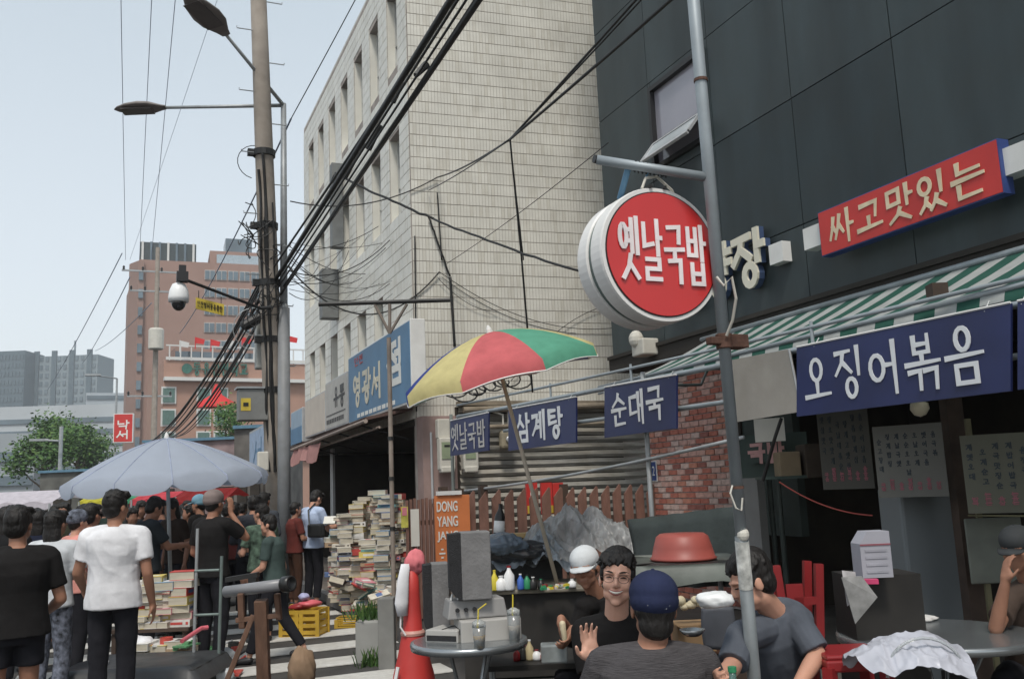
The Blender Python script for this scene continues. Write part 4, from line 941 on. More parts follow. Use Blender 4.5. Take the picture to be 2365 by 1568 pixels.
# three thin wires over the street
far_w = mat('grey_wire', (.22, .26, .34), .6)
for x0, y0, x1, y1, k in ((279, -40, 290, 560, 0), (352, -40, 322, 560, 1), (408, -40, 349, 560, 2)):
    cable(P(x0, y0, 26), P(x1, y1+40, 54), .012, ('leftmost', 'middle', 'rightmost')[k]+' of the three thin power wires crossing the sky', .1, m=far_w)
cable(P(520, -60, 30), P(300, 480+120, 55), .008, 'faint wire slanting down the left sky', .1, m=far_w)
for x0, y0, x1, y1, k in ((282, 585, 110, 900, 0), (300, 640, 190, 840, 1), (350, 700, 220, 810, 2)):
    cable(P(x0, y0, 55), P(x1, y1, 120), .03, ('upper', 'middle', 'lower')[k]+' thin wire running from the distant utility pole to the far left', .4, m=far_w)
# thick bundles up to the top
grp = 'thick black cables rising from the electricity pole to the top of the picture'
pa = P(665, 640, 14.8)
for i, (x0, y0, x1, y1, d1, r_) in enumerate(((675, 590, 1062, -40, 7.6, .034), (678, 600, 1078, -40, 7.5, .014), (680, 610, 1098, -40, 7.4, .012), (700, 600, 1128, -40, 7.3, .030), (690, 620, 1120, -40, 7.35, .018), (672, 560, 1070, -40, 7.6, .016))):
    nm = ('thickest upper', 'thin second', 'thin third', 'thick lower', 'medium lower', 'upper thin')[i]
    cable(P(x0-44, y0+64, 14.75), P(x1, y1, d1), r_, nm+' cable of the bundle rising from the electricity pole to the picture top', .03, grp)
    
for i, (x, y, x2, y2) in enumerate(((840, 330, 795, 410), (930, 190, 905, 235), (775, 405, 770, 420), (880, 290, 850, 345), (960, 175, 985, 150))):
    d1 = 14.6-(14.6-7.6)*((x-670)/400); g = MB(); g.tube([P(x, y, d1), P(x2, y2, d1+.1)], [.03, .045], 8); tag(g.build('splice_closure', black), 'black cable splice on the thick bundle, number %s from the top' % ('four', 'two', 'five', 'three', 'one')[i], 'splice')
# Y cable in front of tiles
J = P(1178, 322, 9.5); grp = 'cables meeting above the colourful umbrella'
cable(J, P(1490, -30, 6.4), .012, 'upper of two dark cables rising right from the cable joint', .02, grp); cable(J, P(1500, -30, 6.6), .009, 'thin cable rising right beside the upper joint cable', .03, grp)
cable(J, P(1572, -30, 6.0), .015, 'lower dark cable rising right from the cable joint', .03, grp)
cable(J, onW(1010, 410), .012, 'cable running left from the cable joint across the tiles', .05, grp); cable(onW(1010, 410), P(670, 465, 14.6), .010, 'cable running from the tiled corner to the electricity pole', .25, grp)
cable(J, onW(990, 440), .008, 'thin cable running left below the joint', .03, grp)
cable(J, P(1205, 600, 9.8), .010, 'double cable dropping from the joint, upper half', -.0, grp, wob=.01); cable(P(1178, 326, 9.5), P(1209, 600, 9.8), .007, 'second strand of the double cable dropping from the joint', 0, grp, wob=.01); cable(P(1205, 600, 9.8), P(1230, 905, 10.2), .011, 'double cable dropping behind the umbrella, lower half', 0, grp)
# right-down line
cable(P(775, 402, 12.6), P(1000, 505, 11), .017, 'knotted cable sloping down right across the beige corner', .02, None, wob=.012); cable(P(1000, 505, 11), P(1335, 625, 8.6), .014, 'cable sloping down to the round sign', .03, None, wob=.01)
cable(P(665, 625, 14.6), onX(900, 555, X1-.03), .009, 'thin sagging cable left of the beige corner', .3); cable(P(665, 615, 14.5), onW(1015, 628), .012, 'cable sagging below the duct across the beige front', .75, n=22)
cable(P(668, 640, 14.5), onX(900, 655, X1-.03), .007, 'thin wire across the duct bottom', .35); cable(onW(1015, 628), onW(1435, 755), .006, 'thin wire crossing the tiles to the awning corner', .35)
cable(onW(1010, 445), onW(1020, 600), .012, 'thin vertical cable on the beige side wall, upper part', 0, wob=.01); cable(onW(990, 500), onW(1040, 640), .016, 'dark cable curling down the beige corner', -.0, wob=.02); cable(onW(1040, 640), onW(1050, 800), .022, 'thick black cable dropping onto the umbrella', 0)
cable(onW(958, 545), onW(962, 950), .012, 'straight cable down the building corner', 0)
cable(onW(1010, 640), onW(1150, 720), .005, 'loose wire on the side wall above the umbrella', .15); cable(onW(1020, 640), onW(1330, 770), .005, 'loose thin wire slanting above the umbrella', .2)
cable(P(1405, 330, 9), onW(1030, 610), .005, 'hair thin wire from the dark building corner to the beige corner', .05)
cable(onW(1180, 880), onW(1440, 700), .006, 'thin arching wire behind the green umbrella panel', -.3)
cable(P(830, -20, 14), P(672, 275, 14.8), .008, 'single wire from the beige parapet to the lamp post', .02)
cable(P(672, 275, 14.8), P(415, 770, 40), .015, 'wire descending left behind the lamp post', .3, m=far_w)
# bundle going down left from pole
for i in range(9):
    a = P(622+rr.uniform(-14, 8), 610+i*16, 14.6); e = P(330+i*9, 1030-i*3, 34+i)
    cable(a, e, .016 if i % 3 else .03, ('topmost', 'second', 'third', 'fourth', 'middle', 'sixth', 'seventh', 'eighth', 'lowest')[i]+' cable of the bundle running down left from the electricity pole', .5+.1*rr.random(), 'cables running down left behind the grey umbrella')
for i in range(5):
    g = MB(); c = P(612-i*9, 690+i*14, 14.4); g.tube([c+V((.1*math.cos(a/3), -.05, .16*math.sin(a/3)))*1 for a in range(20)], .008, 5); tag(g.build('cable_coil', black), ('topmost', 'second', 'third', 'fourth', 'lowest')[i]+' coil of spare cable tied at the electricity pole', 'cable')
for (x, y, r_) in ((590, 375, .28), (590, 760, .35)):
    g = MB(); c = P(x, y, 14.7); g.tube([c+V((r_*math.cos(a*.3), 0, r_*math.sin(a*.3))) for a in range(16)], .007, 5); tag(g.build('cable_loop', black if y < 500 else metal_g), 'thin cable loop sticking out of the electricity pole, '+('upper' if y < 500 else 'lower')+' one', 'cable')
for i in range(10):
    g = MB(); x = 1050+i*16+rr.uniform(-10, 10); c = P(x, 905+rr.uniform(-15, 12)-i*3, 12.4); s_ = rr.uniform(.1, .22)
    g.tube([c+V((s_*math.cos(a*.45+i), rr.uniform(-.02, .02), s_*.6*math.sin(a*.45+i))) for a in range(14)], .011, 5); tag(g.build('tangled_wire', black), 'loop of the tangled black wires under the colourful umbrella', 'wire', 'tangled wires under the colourful umbrella')
for i in range(14):
    a = P(668, 560+i*9, 14.6); x = rr.uniform(730, 940); e = onX(x, rr.uniform(520, 680), X1-.03); g = MB(); g.tube(bend(a, e, rr.uniform(.05, .5), 12), rr.choice((.004, .005, .007)), 5)
    tag(g.build('overhead_cable', black), 'thin service wire sagging from the electricity pole across the beige front', 'cable', 'thin service wires on the beige front')
# ================================================================== STALLS AND THINGS
def tube_thing(*a): pass
def plain_cloth(name, col, tl): m = cloth(name, col, .04, tl); return m
def umbrella(apex, axis, R, drop, cols, label, name='umbrella', val=.1, pw=1.6, a0=0, scal=True, pole_to=None, pole_r=.018, piping=None, tip=None, sagk=.06, vlift=None, pole_m=None):
    ax = axis.normalized(); u = ax.cross(V((0, 1, 0))).normalized(); v = ax.cross(u).normalized(); n = len(cols)
    t = thing(name, label, 'umbrella', (apex.x, apex.y, 0) if pole_to is None else pole_to)
    pt = lambda a, f, dz=0: apex+(u*math.cos(a)+v*math.sin(a))*R*f-ax*(drop*(f**pw)+dz)
    for i in range(n):
        g = MB(); A0 = a0+2*math.pi*i/n; dA = 2*math.pi/n; NA, NF = 8, 9; k = {}
        for q in range(NA+1):
            s_ = q/NA
            for f in range(NF+1):
                ff = f/NF; bulge = sagk*R*math.sin(math.pi*s_)*ff
                rr_ = ff*(1-.045*math.sin(math.pi*s_)*ff)
                g.v.append(tuple(pt(A0+dA*s_, rr_)-ax*(-bulge*.35)))
            sc_ = (math.sin(math.pi*s_)**.6 if scal else 1)
            g.v.append(tuple(pt(A0+dA*s_, 1*(1-.045*math.sin(math.pi*s_))+.01)-ax*(val*(.25+.75*sc_))+ax*0))
        W_ = NF+2
        for q in range(NA):
            for f in range(W_-1): g.f.append((q*W_+f, q*W_+f+1, (q+1)*W_+f+1, (q+1)*W_+f)); g.m.append(0)
        g.build('panel', cols[i], t, smooth=True)
        if piping:
            pts = [V(g.v[q*W_+W_-1]) for q in range(NA+1)]; g2 = MB(); g2.tube(pts, .006, 5); g2.build('piping', piping, t)
        g = MB(); g.tube([pt(A0, f/6)-ax*.012 for f in range(7)], .006, 5); g.build('rib', metal_g, t)
        if scal: g = MB(); g.tube([pt(A0, f/8)+ax*.003 for f in range(9)]+[pt(A0, 1.012)-ax*val*.25], .0055, 5); g.build('seam', seam_m, t)
        g = MB(); g.tube([apex-ax*(drop*1.0), pt(A0, .55)-ax*.015], .005, 5); g.build('strut', metal_g, t)
    if pole_to is not None:
        g = MB(); g.tube([apex, pole_to], pole_r, 10); g.build('pole', pole_m or metal_g, t, smooth=True)
    g = MB(); g.lathe([(.03, -.01), (.025, .03), (.012, .06), (0, .07)], apex, ax, 10); g.build('finial', tip or whr, t)
    return t
um_y = cloth('umbrella_yellow', (.70, .62, .30), translucent=.35); um_r = cloth('umbrella_red', (.68, .17, .18), translucent=.35)
um_g = cloth('umbrella_green', (.14, .42, .29), translucent=.3); um_b = cloth('umbrella_blue', (.05, .08, .30), translucent=.3)
apx = P(1131, 768, 8.1); bas = P(1287, 1347, 8.0)
um_t = umbrella(apx, apx-bas, .89, .36, [um_r, um_y, um_b, um_g, um_r, um_y, um_g, um_b][::1] if False else [um_y, um_r, um_g, um_y, um_b, um_r, um_g, um_b], 'yellow, red and green market umbrella tilted over the food stall', val=.09, pw=1.9, a0=0, pole_to=bas, piping=whr, pole_m=mat('pale_wood_pole', (.45, .40, .33), .7), scal=False, sagk=.03)
seam_m = cloth('umbrella_seam', (.30, .34, .45)); um_grey = cloth('umbrella_grey_blue', (.46, .51, .60), .03, translucent=.4)
ap2 = P(385, 1012, 10.6); gb = V((ap2.x+.1, ap2.y, 0))
umbrella(ap2, V((-.045, -.03, 1)), 1.12, .47, [um_grey]*12, 'large pale blue grey market umbrella over the crowd', val=.17, pw=1.45, pole_to=gb, pole_r=.022, sagk=.04)
# ---------------- fences
brown_f = mat('brown_fence_paint', (.20, .105, .08), .7, .2, 5, bump=.3, bscale=20, dirt=.3, stretch=(3, 3, 1)); brown_d = mat('dark_brown_wood', (.06, .04, .03), .8, .3, 6)
t = thing('picket_fence', 'brown picket fence with pointed tops in front of the slatted wall', 'fence', (5.4, 11.2, 0))
for i in range(17):
    x = 4.06+.18*i; g = MB(); zt = 1.57+rnd.uniform(-.01, .01); wv = .128
    vs = [(x, 11.2, .35), (x+wv, 11.2, .35), (x+wv, 11.2, zt-.02), (x+wv*.85, 11.2, zt), (x, 11.2, zt-.13)]
    g.add(vs+[(a, b+.025, c) for a, b, c in vs], [(0, 1, 2, 3, 4), (9, 8, 7, 6, 5)]+[(k, k+5, (k+1) % 5+5, (k+1) % 5) for k in range(5)]); g.build('picket', brown_f, t)
for z in (.55, 1.12):
    g = MB(); g.box((5.55, 11.26, z), (3.1, .05, .09)); g.build('rail', brown_d, t)
for x in (4.0, 5.5, 7.1):
    g = MB(); g.box((x, 11.27, .8), (.09, .09, 1.62)); g.build('post', brown_d, t)
t = thing('slat_fence', 'narrow brown vertical slat fence panel with papers pinned on it', 'fence', (3.5, 11.3, 0))
for i in range(9):
    x = 3.30+.052*i; g = MB(); g.box((x, 11.3, .76), (.034, .03, 1.46+.02*(i % 3))); g.build('slat', brown_f, t)
g = MB(); g.box((3.52, 11.33, 1.2), (.5, .03, .06)); g.box((3.52, 11.33, .4), (.5, .03, .06)); g.build('rail', brown_d, t)
for x in (3.78, 4.33):
    g = MB(); g.box((x, 11.28, .82), (.1, .1, 1.64)); g.build('post', brown_d, t)
paper = mat('white_paper', (.68, .66, .6), .7, .05)
a = onY(947, 1174, 11.27); g = MB(); g.box(a+V((.06, 0, -.24)), (.11, .004, .46), rotz(0)); tag(g.build('notice_paper', paper), 'long white paper pinned on the narrow brown slat fence', 'paper')
a = onY(925, 1172, 11.27); g = MB(); g.box(a+V((.05, 0, -.12)), (.09, .004, .26)); g.box(a+V((.05, -.004, -.05)), (.06, .004, .1), mi=1); tag(g.build('flyer', [mat('yellow_flyer', (.55, .5, .1), .7, .3, 12), mat('pink_flyer', (.6, .2, .25), .7)]), 'yellow and pink flyer pinned beside the long white paper', 'flyer')
# orange sign
A = onY(1004, 1142, 11.05); B = onY(1084, 1142, 11.05); t = thing('orange_sign', 'orange upright sign with white latin letters on the brown fence', 'sign', (A.x, 11.05, 0))
Wd = B.x-A.x; zt, zb = 1.53, .55
g = MB(); g.box(((A.x+B.x)/2, 11.07, (zt+zb)/2), (Wd, .03, zt-zb)); g.build('board', mat('orange_board', (.60, .19, .065), .6, .1, 3, dirt=.2), t)
for i, s_ in enumerate(('DONG', 'YANG', 'JANG')):
    latin(s_, V((A.x+.02, 11.05, zt-.20-i*.185)), XP, ZP, Wd*.6, .13, let_w, t, .003, off=.02)
g = MB()
for i in range(3): g.box((A.x+.08, 11.05, zt-.66-i*.05), (.03+.05*(i % 2), .003, .02))
g.build('small_print', let_w, t)
g = MB(); g.box(((A.x+B.x)/2-.04, 11.06, zt+.03), (Wd*.7, .06, .05)); g.build('top_cap', whr, t)
# house number plate on the brick wall
q = onX(1507, 1088, BX-.03); t = thing('house_number', 'small blue house number plate on the brick wall', 'sign', q)
g = MB(); g.box(q, (.012, .2, .26)); g.build('plate', mat('number_blue', (.03, .06, .2), .5), t); g = MB(); g.box(q+V((.004, 0, 0)), (.012, .225, .285)); g.build('border', whr, t)
latin('2', q+V((-.008, -.01, -.06)), -YP, ZP, .06, .13, let_w, t, .002)
# red and yellow cup noodle style packets behind pickets
for i, x in enumerate((1228, 1262, 1288)):
    p = onY(x, 1150, 11.45); g = MB(); g.box(p, (.16, .05, .42)); g.box(p+V((0, -.03, -.15)), (.16, .012, .1), mi=1); g.box(p+V((0, -.03, .02)), (.06, .012, .12), mi=2); tag(g.build('red_banner', [red, mat('yellow_paint', (.6, .45, .06), .5), let_w]), ('left', 'middle', 'right')[i]+' of three red and yellow poster strips seen through the picket fence', 'poster')
# ---------------- audio table
steel = mat('table_steel', (.30, .32, .33), .25, .1, 6, metal=.7); dkglass = mat('dark_table_top', (.05, .055, .06), .12, .2, 3, spec=.7)
def round_table(c, r, label, rim=steel, topm=dkglass, n=4, name='round_table'):
    t = thing(name, label, 'table', (c.x, c.y, 0)); z = c.z
    g = MB(); g.lathe([(0, 0), (r-.02, 0), (r-.02, -.012), (0, -.012)], V((c.x, c.y, z)), n=40); g.build('table_top', topm, t)
    g = MB(); g.lathe([(r-.02, .006), (r, .004), (r+.004, -.012), (r, -.035), (r-.02, -.035)], V((c.x, c.y, z)), n=40); g.build('rim', rim, t, smooth=True)
    for k in range(n):
        a = .5+2*math.pi*k/n; d_ = V((math.cos(a), math.sin(a), 0)); g = MB(); g.tube([V((c.x, c.y, z-.03))+d_*r*.5, V((c.x, c.y, z*.45))+d_*r*.12, V((c.x, c.y, .01))+d_*r*.75], .011, 8); g.build('leg', rim, t)
    return t
tc_ = onZ(1083, 1478, .74); round_table(tc_, .335, 'small round metal table carrying the loudspeakers and amplifier')
light_g = mat('light_grey_plastic', (.40, .39, .37), .55, .08, 5, dirt=.2); mid_g = mat('grey_speaker_cabinet', (.175, .172, .172), .75, .15, 12, bump=.4, bscale=60); blk_grille = mat('black_grille', (.02, .02, .022), .8, .2, 40, bump=.6, bscale=150)
dep = tc_.dot(F_) if False else (tc_-CAM).dot(F_)
ya_ = rotz(R_(-23-4))
def box_px(x0, x1, y0, y1, d, depth, rot=None):
    """centre and size of an upright box whose near face fills the given picture rectangle at depth d"""
    c = P((x0+x1)/2, (y0+y1)/2, d); return c, ((x1-x0)/FP*d, depth, (y1-y0)/FP*d)
rotc = rotz(-YAW)
bk = (rotc @ YP)
# devices from the bottom up
c, s_ = box_px(1052, 1195, 1432, 1482, 5.15, .24); t = thing('amplifier', 'light grey amplifier box lying on the round metal table', 'amplifier', V((c.x, c.y, .74)))
rz_ = rotz(-YAW+R_(14)); zc0 = .742+s_[2]/2; c = V((c.x, c.y, zc0))+bk*.12
g = MB(); g.box(c, s_, rz_); g.build('case', light_g, t, bevel=.008)
zt0 = .742+s_[2]
g = MB()
for k in range(8): g.box(c+rz_ @ V((-s_[0]*.5-.002, -.09+.024*k, .0)), (.004, .012, .03), rz_)
g.build('sockets', blk_grille, t)
c, s2 = box_px(998, 1075, 1432, 1470, 5.2, .2); t = thing('cassette_deck', 'flat grey cassette deck beside the amplifier', 'cassette deck', V((c.x, c.y, .742)))
c = V((c.x, c.y, .742+.038))+bk*.06; rz2 = rotz(-YAW-R_(24))
g = MB(); g.box(c, (s2[0]*1.1, .2, .07), rz2); g.build('case', light_g, t, bevel=.006)
g = MB(); g.box(c+rz2 @ V((0, -.101, -.01)), (s2[0]*1.0, .004, .03), rz2); g.box(c+rz2 @ V((0, 0, .037)), (.003, .18, .004), rz2); g.build('slot', blk_grille, t)
c, s_ = box_px(1022, 1165, 1388, 1430, 5.2, .2); t = thing('mixer', 'grey audio mixer with sockets stacked on the amplifier', 'mixer', c)
c = V((c.x, c.y, zt0+s_[2]/2+.003))+bk*.12; g = MB(); g.box(c, s_, rz_, taper=.9); g.build('case', mat('grey_device', (.27, .265, .26), .5, .08, 6), t, bevel=.008)
g = MB()
for k in range(3): g.lathe([(.012, 0), (.011, .02)], c+rz_ @ V((-.12+.05*k, -.101, 0)), rz_ @ V((0, -1, 0)), 10)
g.build('knobs', blk_grille, t)
g = MB()
for k in range(5): g.tube([c+rz_ @ V((-.15+.04*k, -.07, s_[2]/2)), c+rz_ @ V((-.14+.04*k, -.06, s_[2]/2+.03)), c+rz_ @ V((-.11+.04*k, -.03, s_[2]/2+.035))], .006, 6)
g.build('plugs', whr, t)
zt1 = zt0+s_[2]+.006
def speaker(x0, xm, x1, y0, y1, d, label, zbase):
    zt_ = P(xm, y0, d).z; h = zt_-zbase; c = P((xm+x1)/2, y1, d); t = thing('loudspeaker', label, 'speaker', V((c.x, c.y, zbase)))
    w_ = (x1-xm)/FP*d; r = rotz(-YAW+R_(8)); c = V((c.x, c.y, zbase+h/2))+bk*.07; dp = .17
    g = MB(); g.box(c, (w_, dp, h), r); g.build('cabinet', mid_g, t, bevel=.006)
    g = MB(); wx = (xm-x0)/FP*d
    vs = []
    for (px, pz) in ((-w_/2, h/2-.004), (-w_/2-wx, h/2-.01), (-w_/2-wx*.96, -h/2+.06), (-w_/2-wx*.5, -h/2+.02), (-w_/2, -h/2)): vs.append((px, pz))
    A_v = [c+r @ V((a, -dp/2+.004, b)) for a, b in vs]; B_v = [c+r @ V((a, dp/2-.004, b)) for a, b in vs]
    g.add(A_v+B_v, [(0, 1, 2, 3, 4), (9, 8, 7, 6, 5)]+[(k, k+5, (k+1) % 5+5, (k+1) % 5) for k in range(5)]); g.build('grille', blk_grille, t)
    return t
speaker(1035, 1064, 1133, 1230, 1385, 5.2, 'tall grey loudspeaker standing on top of the mixer', zt1)
speaker(976, 996, 1036, 1303, 1440, 5.45, 'smaller grey loudspeaker standing behind on the round metal table', .745)
# drinks
yel = mat('yellow_straw', (.65, .52, .05), .4, .05); clear = mat('clear_plastic_cup', (.75, .78, .78), .15, .03, trans=.75, spec=.5); juice = mat('orange_drink', (.55, .33, .05), .3, .1); milk = mat('pale_drink', (.5, .42, .33), .4)
for x, y0, y1, d, jm, lab, lean in ((1107, 1428, 1474, 4.95, juice, 'plastic cup of yellow drink with a bent straw in front of the amplifier', -1), (1188, 1430, 1470, 5.1, milk, 'tall plastic cup of pale drink with a yellow straw right of the amplifier', 0)):
    b = P(x, y1, d); b.z = .742; t = thing('drink_cup', lab, 'cup', b); h = .115 if lean else .15
    g = MB(); g.lathe([(.028, 0), (.038, h), (.036, h), (.027, .004)], b, n=20); g.build('cup', clear, t, smooth=True)
    g = MB(); g.lathe([(.0, .005), (.026, .005), (.033, h*.62), (0, h*.63)], b, n=18); g.build('drink', jm, t)
    g = MB(); top_ = b+V((0, 0, h+.09)); g.tube([b+V((-.012, 0, .02)), top_, top_+(rotc @ V((.045, 0, .03)) if lean else V((0, 0, .02)))], .004, 8); g.build('straw', yel, t)
    g = MB(); g.lathe([(.039, 0), (.036, .025), (.01, .04)], b+ZP*h, n=18); g.build('lid', clear, t, smooth=True)
# ---------------- food cart behind
blk_cart = mat('black_cart', (.02, .018, .016), .7, .3, 5)
def box_on(c, s_, m_, name, label, cat, rot=rotc, bevel=.01): g = MB(); g.box(c, s_, rot); return tag(g.build(name, m_, bevel=bevel), label, cat)
cc = P(1235, 1362, 8.0); cc.z = 0; t = thing('food_cart', 'black food cart with a worn counter under the colourful umbrella', 'cart', cc)
g = MB(); g.box(cc+V((.05, .1, .36)), (1.25, .7, .68), rotz(-YAW)); g.build('body', blk_cart, t)
g = MB(); g.box(cc+V((.05, .1, .72)), (1.35, .8, .035), rotz(-YAW)); g.build('counter', mat('worn_counter', (.22, .2, .16), .5, .4, 8, dirt=.4), t, bevel=.01)
def bottle(p, h, r, m_, cap_m, label, lab_m=None, name='bottle', cat='bottle', neck=.35):
    t = thing(name, label, cat, p)
    g = MB(); g.lathe([(r*.9, 0), (r, .01), (r, h*.6), (r*.45, h*.8), (r*neck, h*.85), (r*neck, h*.94)], p, n=16); g.build('body', m_, t, smooth=True)
    g = MB(); g.lathe([(r*neck*1.2, h*.93), (r*neck*1.2, h), (0, h)], p, n=12); g.build('cap', cap_m, t)
    if lab_m: g = MB(); g.lathe([(r*1.015, h*.2), (r*1.015, h*.52)], p, n=16); g.build('bottle_label', lab_m, t)
    return t
whitep = mat('white_plastic', (.75, .76, .76), .35, .03); redp = mat('red_plastic', (.24, .018, .02), .35, .1, 4); greenp = mat('green_plastic', (.03, .22, .1), .4, .1); blk_p = mat('black_plastic', (.02, .02, .02), .35)  # red plastic darkened, the shadow on the stools is in its colour
ct = lambda x, y, d=7.7: (lambda q: V((q.x, q.y, .742)))(P(x, y, d))
for x, h, r, m_, cm, lab in ((1177, .20, .045, whitep, redp, 'white sauce bottle with a big red cap on the food cart'), (1158, .12, .05, whitep, whitep, 'white tub at the left end of the food cart'), (1203, .13, .03, mat('blue_plastic', (.05, .12, .4), .4), whitep, 'small blue bottle right of the red capped bottle'), (1218, .12, .03, greenp, blk_p, 'dark green bottle on the food cart'), (1232, .10, .035, blk_p, whitep, 'black jar with a white lid on the food cart'), (1250, .08, .03, blk_p, greenp, 'short dark jar with a green cap on the food cart'), (1322, .07, .035, whitep, whitep, 'white cup at the right end of the food cart counter'), (1143, .17, .03, mat('yellow_plastic', (.6, .5, .05), .4), yel, 'tall yellow bottle beside the big loudspeaker')):
    bottle(ct(x, 1362), h, r, m_, cm, lab)
g = MB(); q = P(1150, 1215, 8.6); g.lathe([(.0, 0), (.05, 0), (.05, .2), (.02, .27), (.02, .32)], V((q.x, q.y, 1.13)), (.12, 0, 1), n=14); g.lathe([(.052, .05), (.052, .16)], V((q.x, q.y, 1.13)), (.12, 0, 1), n=14, mi=1); tag(g.build('black_bottle', [blk_p, whitep], smooth=True), 'black bottle with a white label on the pile behind the loudspeaker', 'bottle')
g = MB()
for i in range(26):
    q = P(1252+rnd.uniform(0, 60), 1356+rnd.uniform(-5, 5), 7.6); q.z = .75+rnd.uniform(0, .03); g.box(q, (.05*rnd.uniform(.5, 1.3), .03, .02), rotz(rnd.uniform(0, 3)), mi=rnd.randrange(4))
tag(g.build('food_scraps', [greenp, yel, redp, cream]), 'green and yellow vegetables lying on the food cart', 'food', kind='stuff')
# shelf behind cart: dark box, wooden board
box_on(P(1190, 1300, 8.9), (.9, .4, .5), mat('dark_grey_box', (.05, .05, .05), .7), 'storage_box', 'dark grey storage box behind the food cart', 'box')
q = P(1215, 1235, 8.8); g = MB(); g.box(q, (.42, .25, .04), rotc); tag(g.build('wooden_board', mat('tan_wood', (.42, .29, .13), .7, .15, 8)), 'tan wooden board under the plastic sheet', 'board')
# plastic sheet heaps
def heap(name, label, c, r, m_, seed, amp=.2, n=64, rot=None, cat='plastic sheet', drape=0, crease=.3):
    g = MB(); g.ell((0, 0, 0), (1, 1, 1), n=n); o = V((seed*7.1, seed*3.3, seed))
    vv = []
    for v in g.v:
        v = V(v); an = math.atan2(v.y, v.x); hz_ = max(0, 1-abs(v.z)**3)
        f = 1+amp*.9*noise.noise(v*1.2+o)
        q_ = V((math.cos(an)*2.6, math.sin(an)*2.6, v.z*.55)); rdg = 1-abs(noise.noise(q_+o*2)); f += amp*.75*(rdg**4-.3)*hz_
        q_ = V((math.cos(an)*6, math.sin(an)*6, v.z*1.6)); f += amp*.28*((1-abs(noise.noise(q_+o)))**4-.4)*hz_ + amp*.12*noise.noise(v*5+o)
        if crease:
            wv = v+V((noise.noise(v*2+o), noise.noise(v*2+o*1.7), noise.noise(v*2-o)))*.35
            for fq, am in ((1.6, .30), (3.2, .16), (6.5, .07)): f += crease*am*((1-abs(noise.noise(wv*fq+o*fq)))**3-.5)
        if v.z < 0: v = V((v.x*(1+drape*abs(v.z)), v.y*(1+drape*abs(v.z)), v.z*.9))
        p = V((v.x*r[0], v.y*r[1], v.z*r[2]))*f
        vv.append(tuple(c+(rot @ p if rot is not None else p)))
    g.v = vv; o_ = g.build(name, m_, smooth=True); return tag(o_, label, cat)
sheet = mat('translucent_plastic_sheet', (.33, .34, .345), .36, .4, 5, bump=1.0, bscale=9, spec=.5, dirt=.3, alpha=.74, stretch=(1.6, 1.6, .6))
def tent(name, label, c, peaks, sx_, sy_, k, m_, rot=rotc, n=120, seed=1, cat='plastic sheet', floor=-9, fold=.1, pw=.85, cr=1):
    """a sheet hung over several supports: peaks (x, y, height), radial folds, ragged hem"""
    g = MB(); off = V((seed*3.3, seed*5.1, seed)); vs = []
    for i in range(n+1):
        for q in range(n+1):
            u_, v_ = i/n*2-1, q/n*2-1; l_ = max(abs(u_), abs(v_)); l2 = math.hypot(u_, v_) or 1; ff = .55+.45*l_/l2; x, y = u_*sx_*ff, v_*sy_*ff
            best = []
            for pi, (px, py, ph) in enumerate(peaks):
                dx, dy = x-px, y-py; dd = math.sqrt(dx*dx+dy*dy+.003)-.055; th = math.atan2(dy, dx); kf = 1+fold*(math.sin(th*7+pi*2.1+1.5*noise.noise(V((x*3, y*3, pi))+off))+.6*math.sin(th*13+pi+2*noise.noise(V((x*5, y*5, pi+4))+off)))
                best.append(ph-k*kf*(max(dd, 0)**pw))
            best.sort(reverse=True); z = best[0]
            if len(best) > 1: e_ = best[0]-best[1]; z += .02*math.exp(-e_*18)
            cr1 = 1-abs(noise.noise(V((x*9+y*3, y*7, z*6))+off)); cr2 = 1-abs(noise.noise(V((x*20, y*16-x*7, z*11))+off)); z += cr*(.035*(cr1**4)+.016*(cr2**3))
            z = max(z, floor+.03*noise.noise(V((x*6, y*6, 2))+off)); p = V((x+.02*noise.noise(V((x*8, z*8, 1))+off), y+.03*noise.noise(V((x*7, z*9, 5))+off), z)); vs.append(V((c.x, c.y, 0))+rot @ p)
    g.add(vs, [(i*(n+1)+q, (i+1)*(n+1)+q, (i+1)*(n+1)+q+1, i*(n+1)+q+1) for i in range(n) for q in range(n)])
    return tag(g.build(name, m_, smooth=True), label, cat)
tz = lambda x, y, d: P(x, y, d).z
cH = P(1345, 1268, 8.7)
tent('plastic_sheet', 'big crumpled grey translucent plastic sheet over a heap behind the man in the white cap', cH, [(-.12, 0, tz(1300, 1172, 8.7)), (.12, .05, tz(1370, 1178, 8.7)), (.36, 0, tz(1440, 1212, 8.7)), (-.4, -.05, tz(1235, 1212, 8.7)), (.05, -.28, tz(1350, 1235, 8.5))], .66, .52, .95, sheet, seed=2, n=150, fold=.13, cr=1.3)
tent('plastic_sheet', 'grey plastic sheet hanging down left of the big crumpled heap', P(1225, 1250, 8.5), [(-.2, 0, tz(1180, 1238, 8.5)), (.12, -.05, tz(1255, 1228, 8.5)), (.0, -.2, tz(1215, 1262, 8.4))], .40, .36, .9, mat('bluish_plastic_sheet', (.20, .23, .26), .42, .4, 5, bump=1, bscale=9, spec=.5), seed=5, n=100, fold=.14)
heap('plastic_bag', 'dark blue grey bag lump just right of the tall loudspeaker', P(1160, 1258, 8.2), (.2, .2, .10), mat('blue_grey_plastic', (.13, .17, .22), .3, .35, 5, bump=.8, bscale=8), 3, .3, rot=rotc, cat='bag')
heap('plastic_bag', 'black plastic bag under the tan board', P(1190, 1275, 8.3), (.3, .2, .10), mat('black_bag', (.03, .032, .036), .3, .3, 5, bump=.8, bscale=8), 4, .3, rot=rotc, cat='bag')
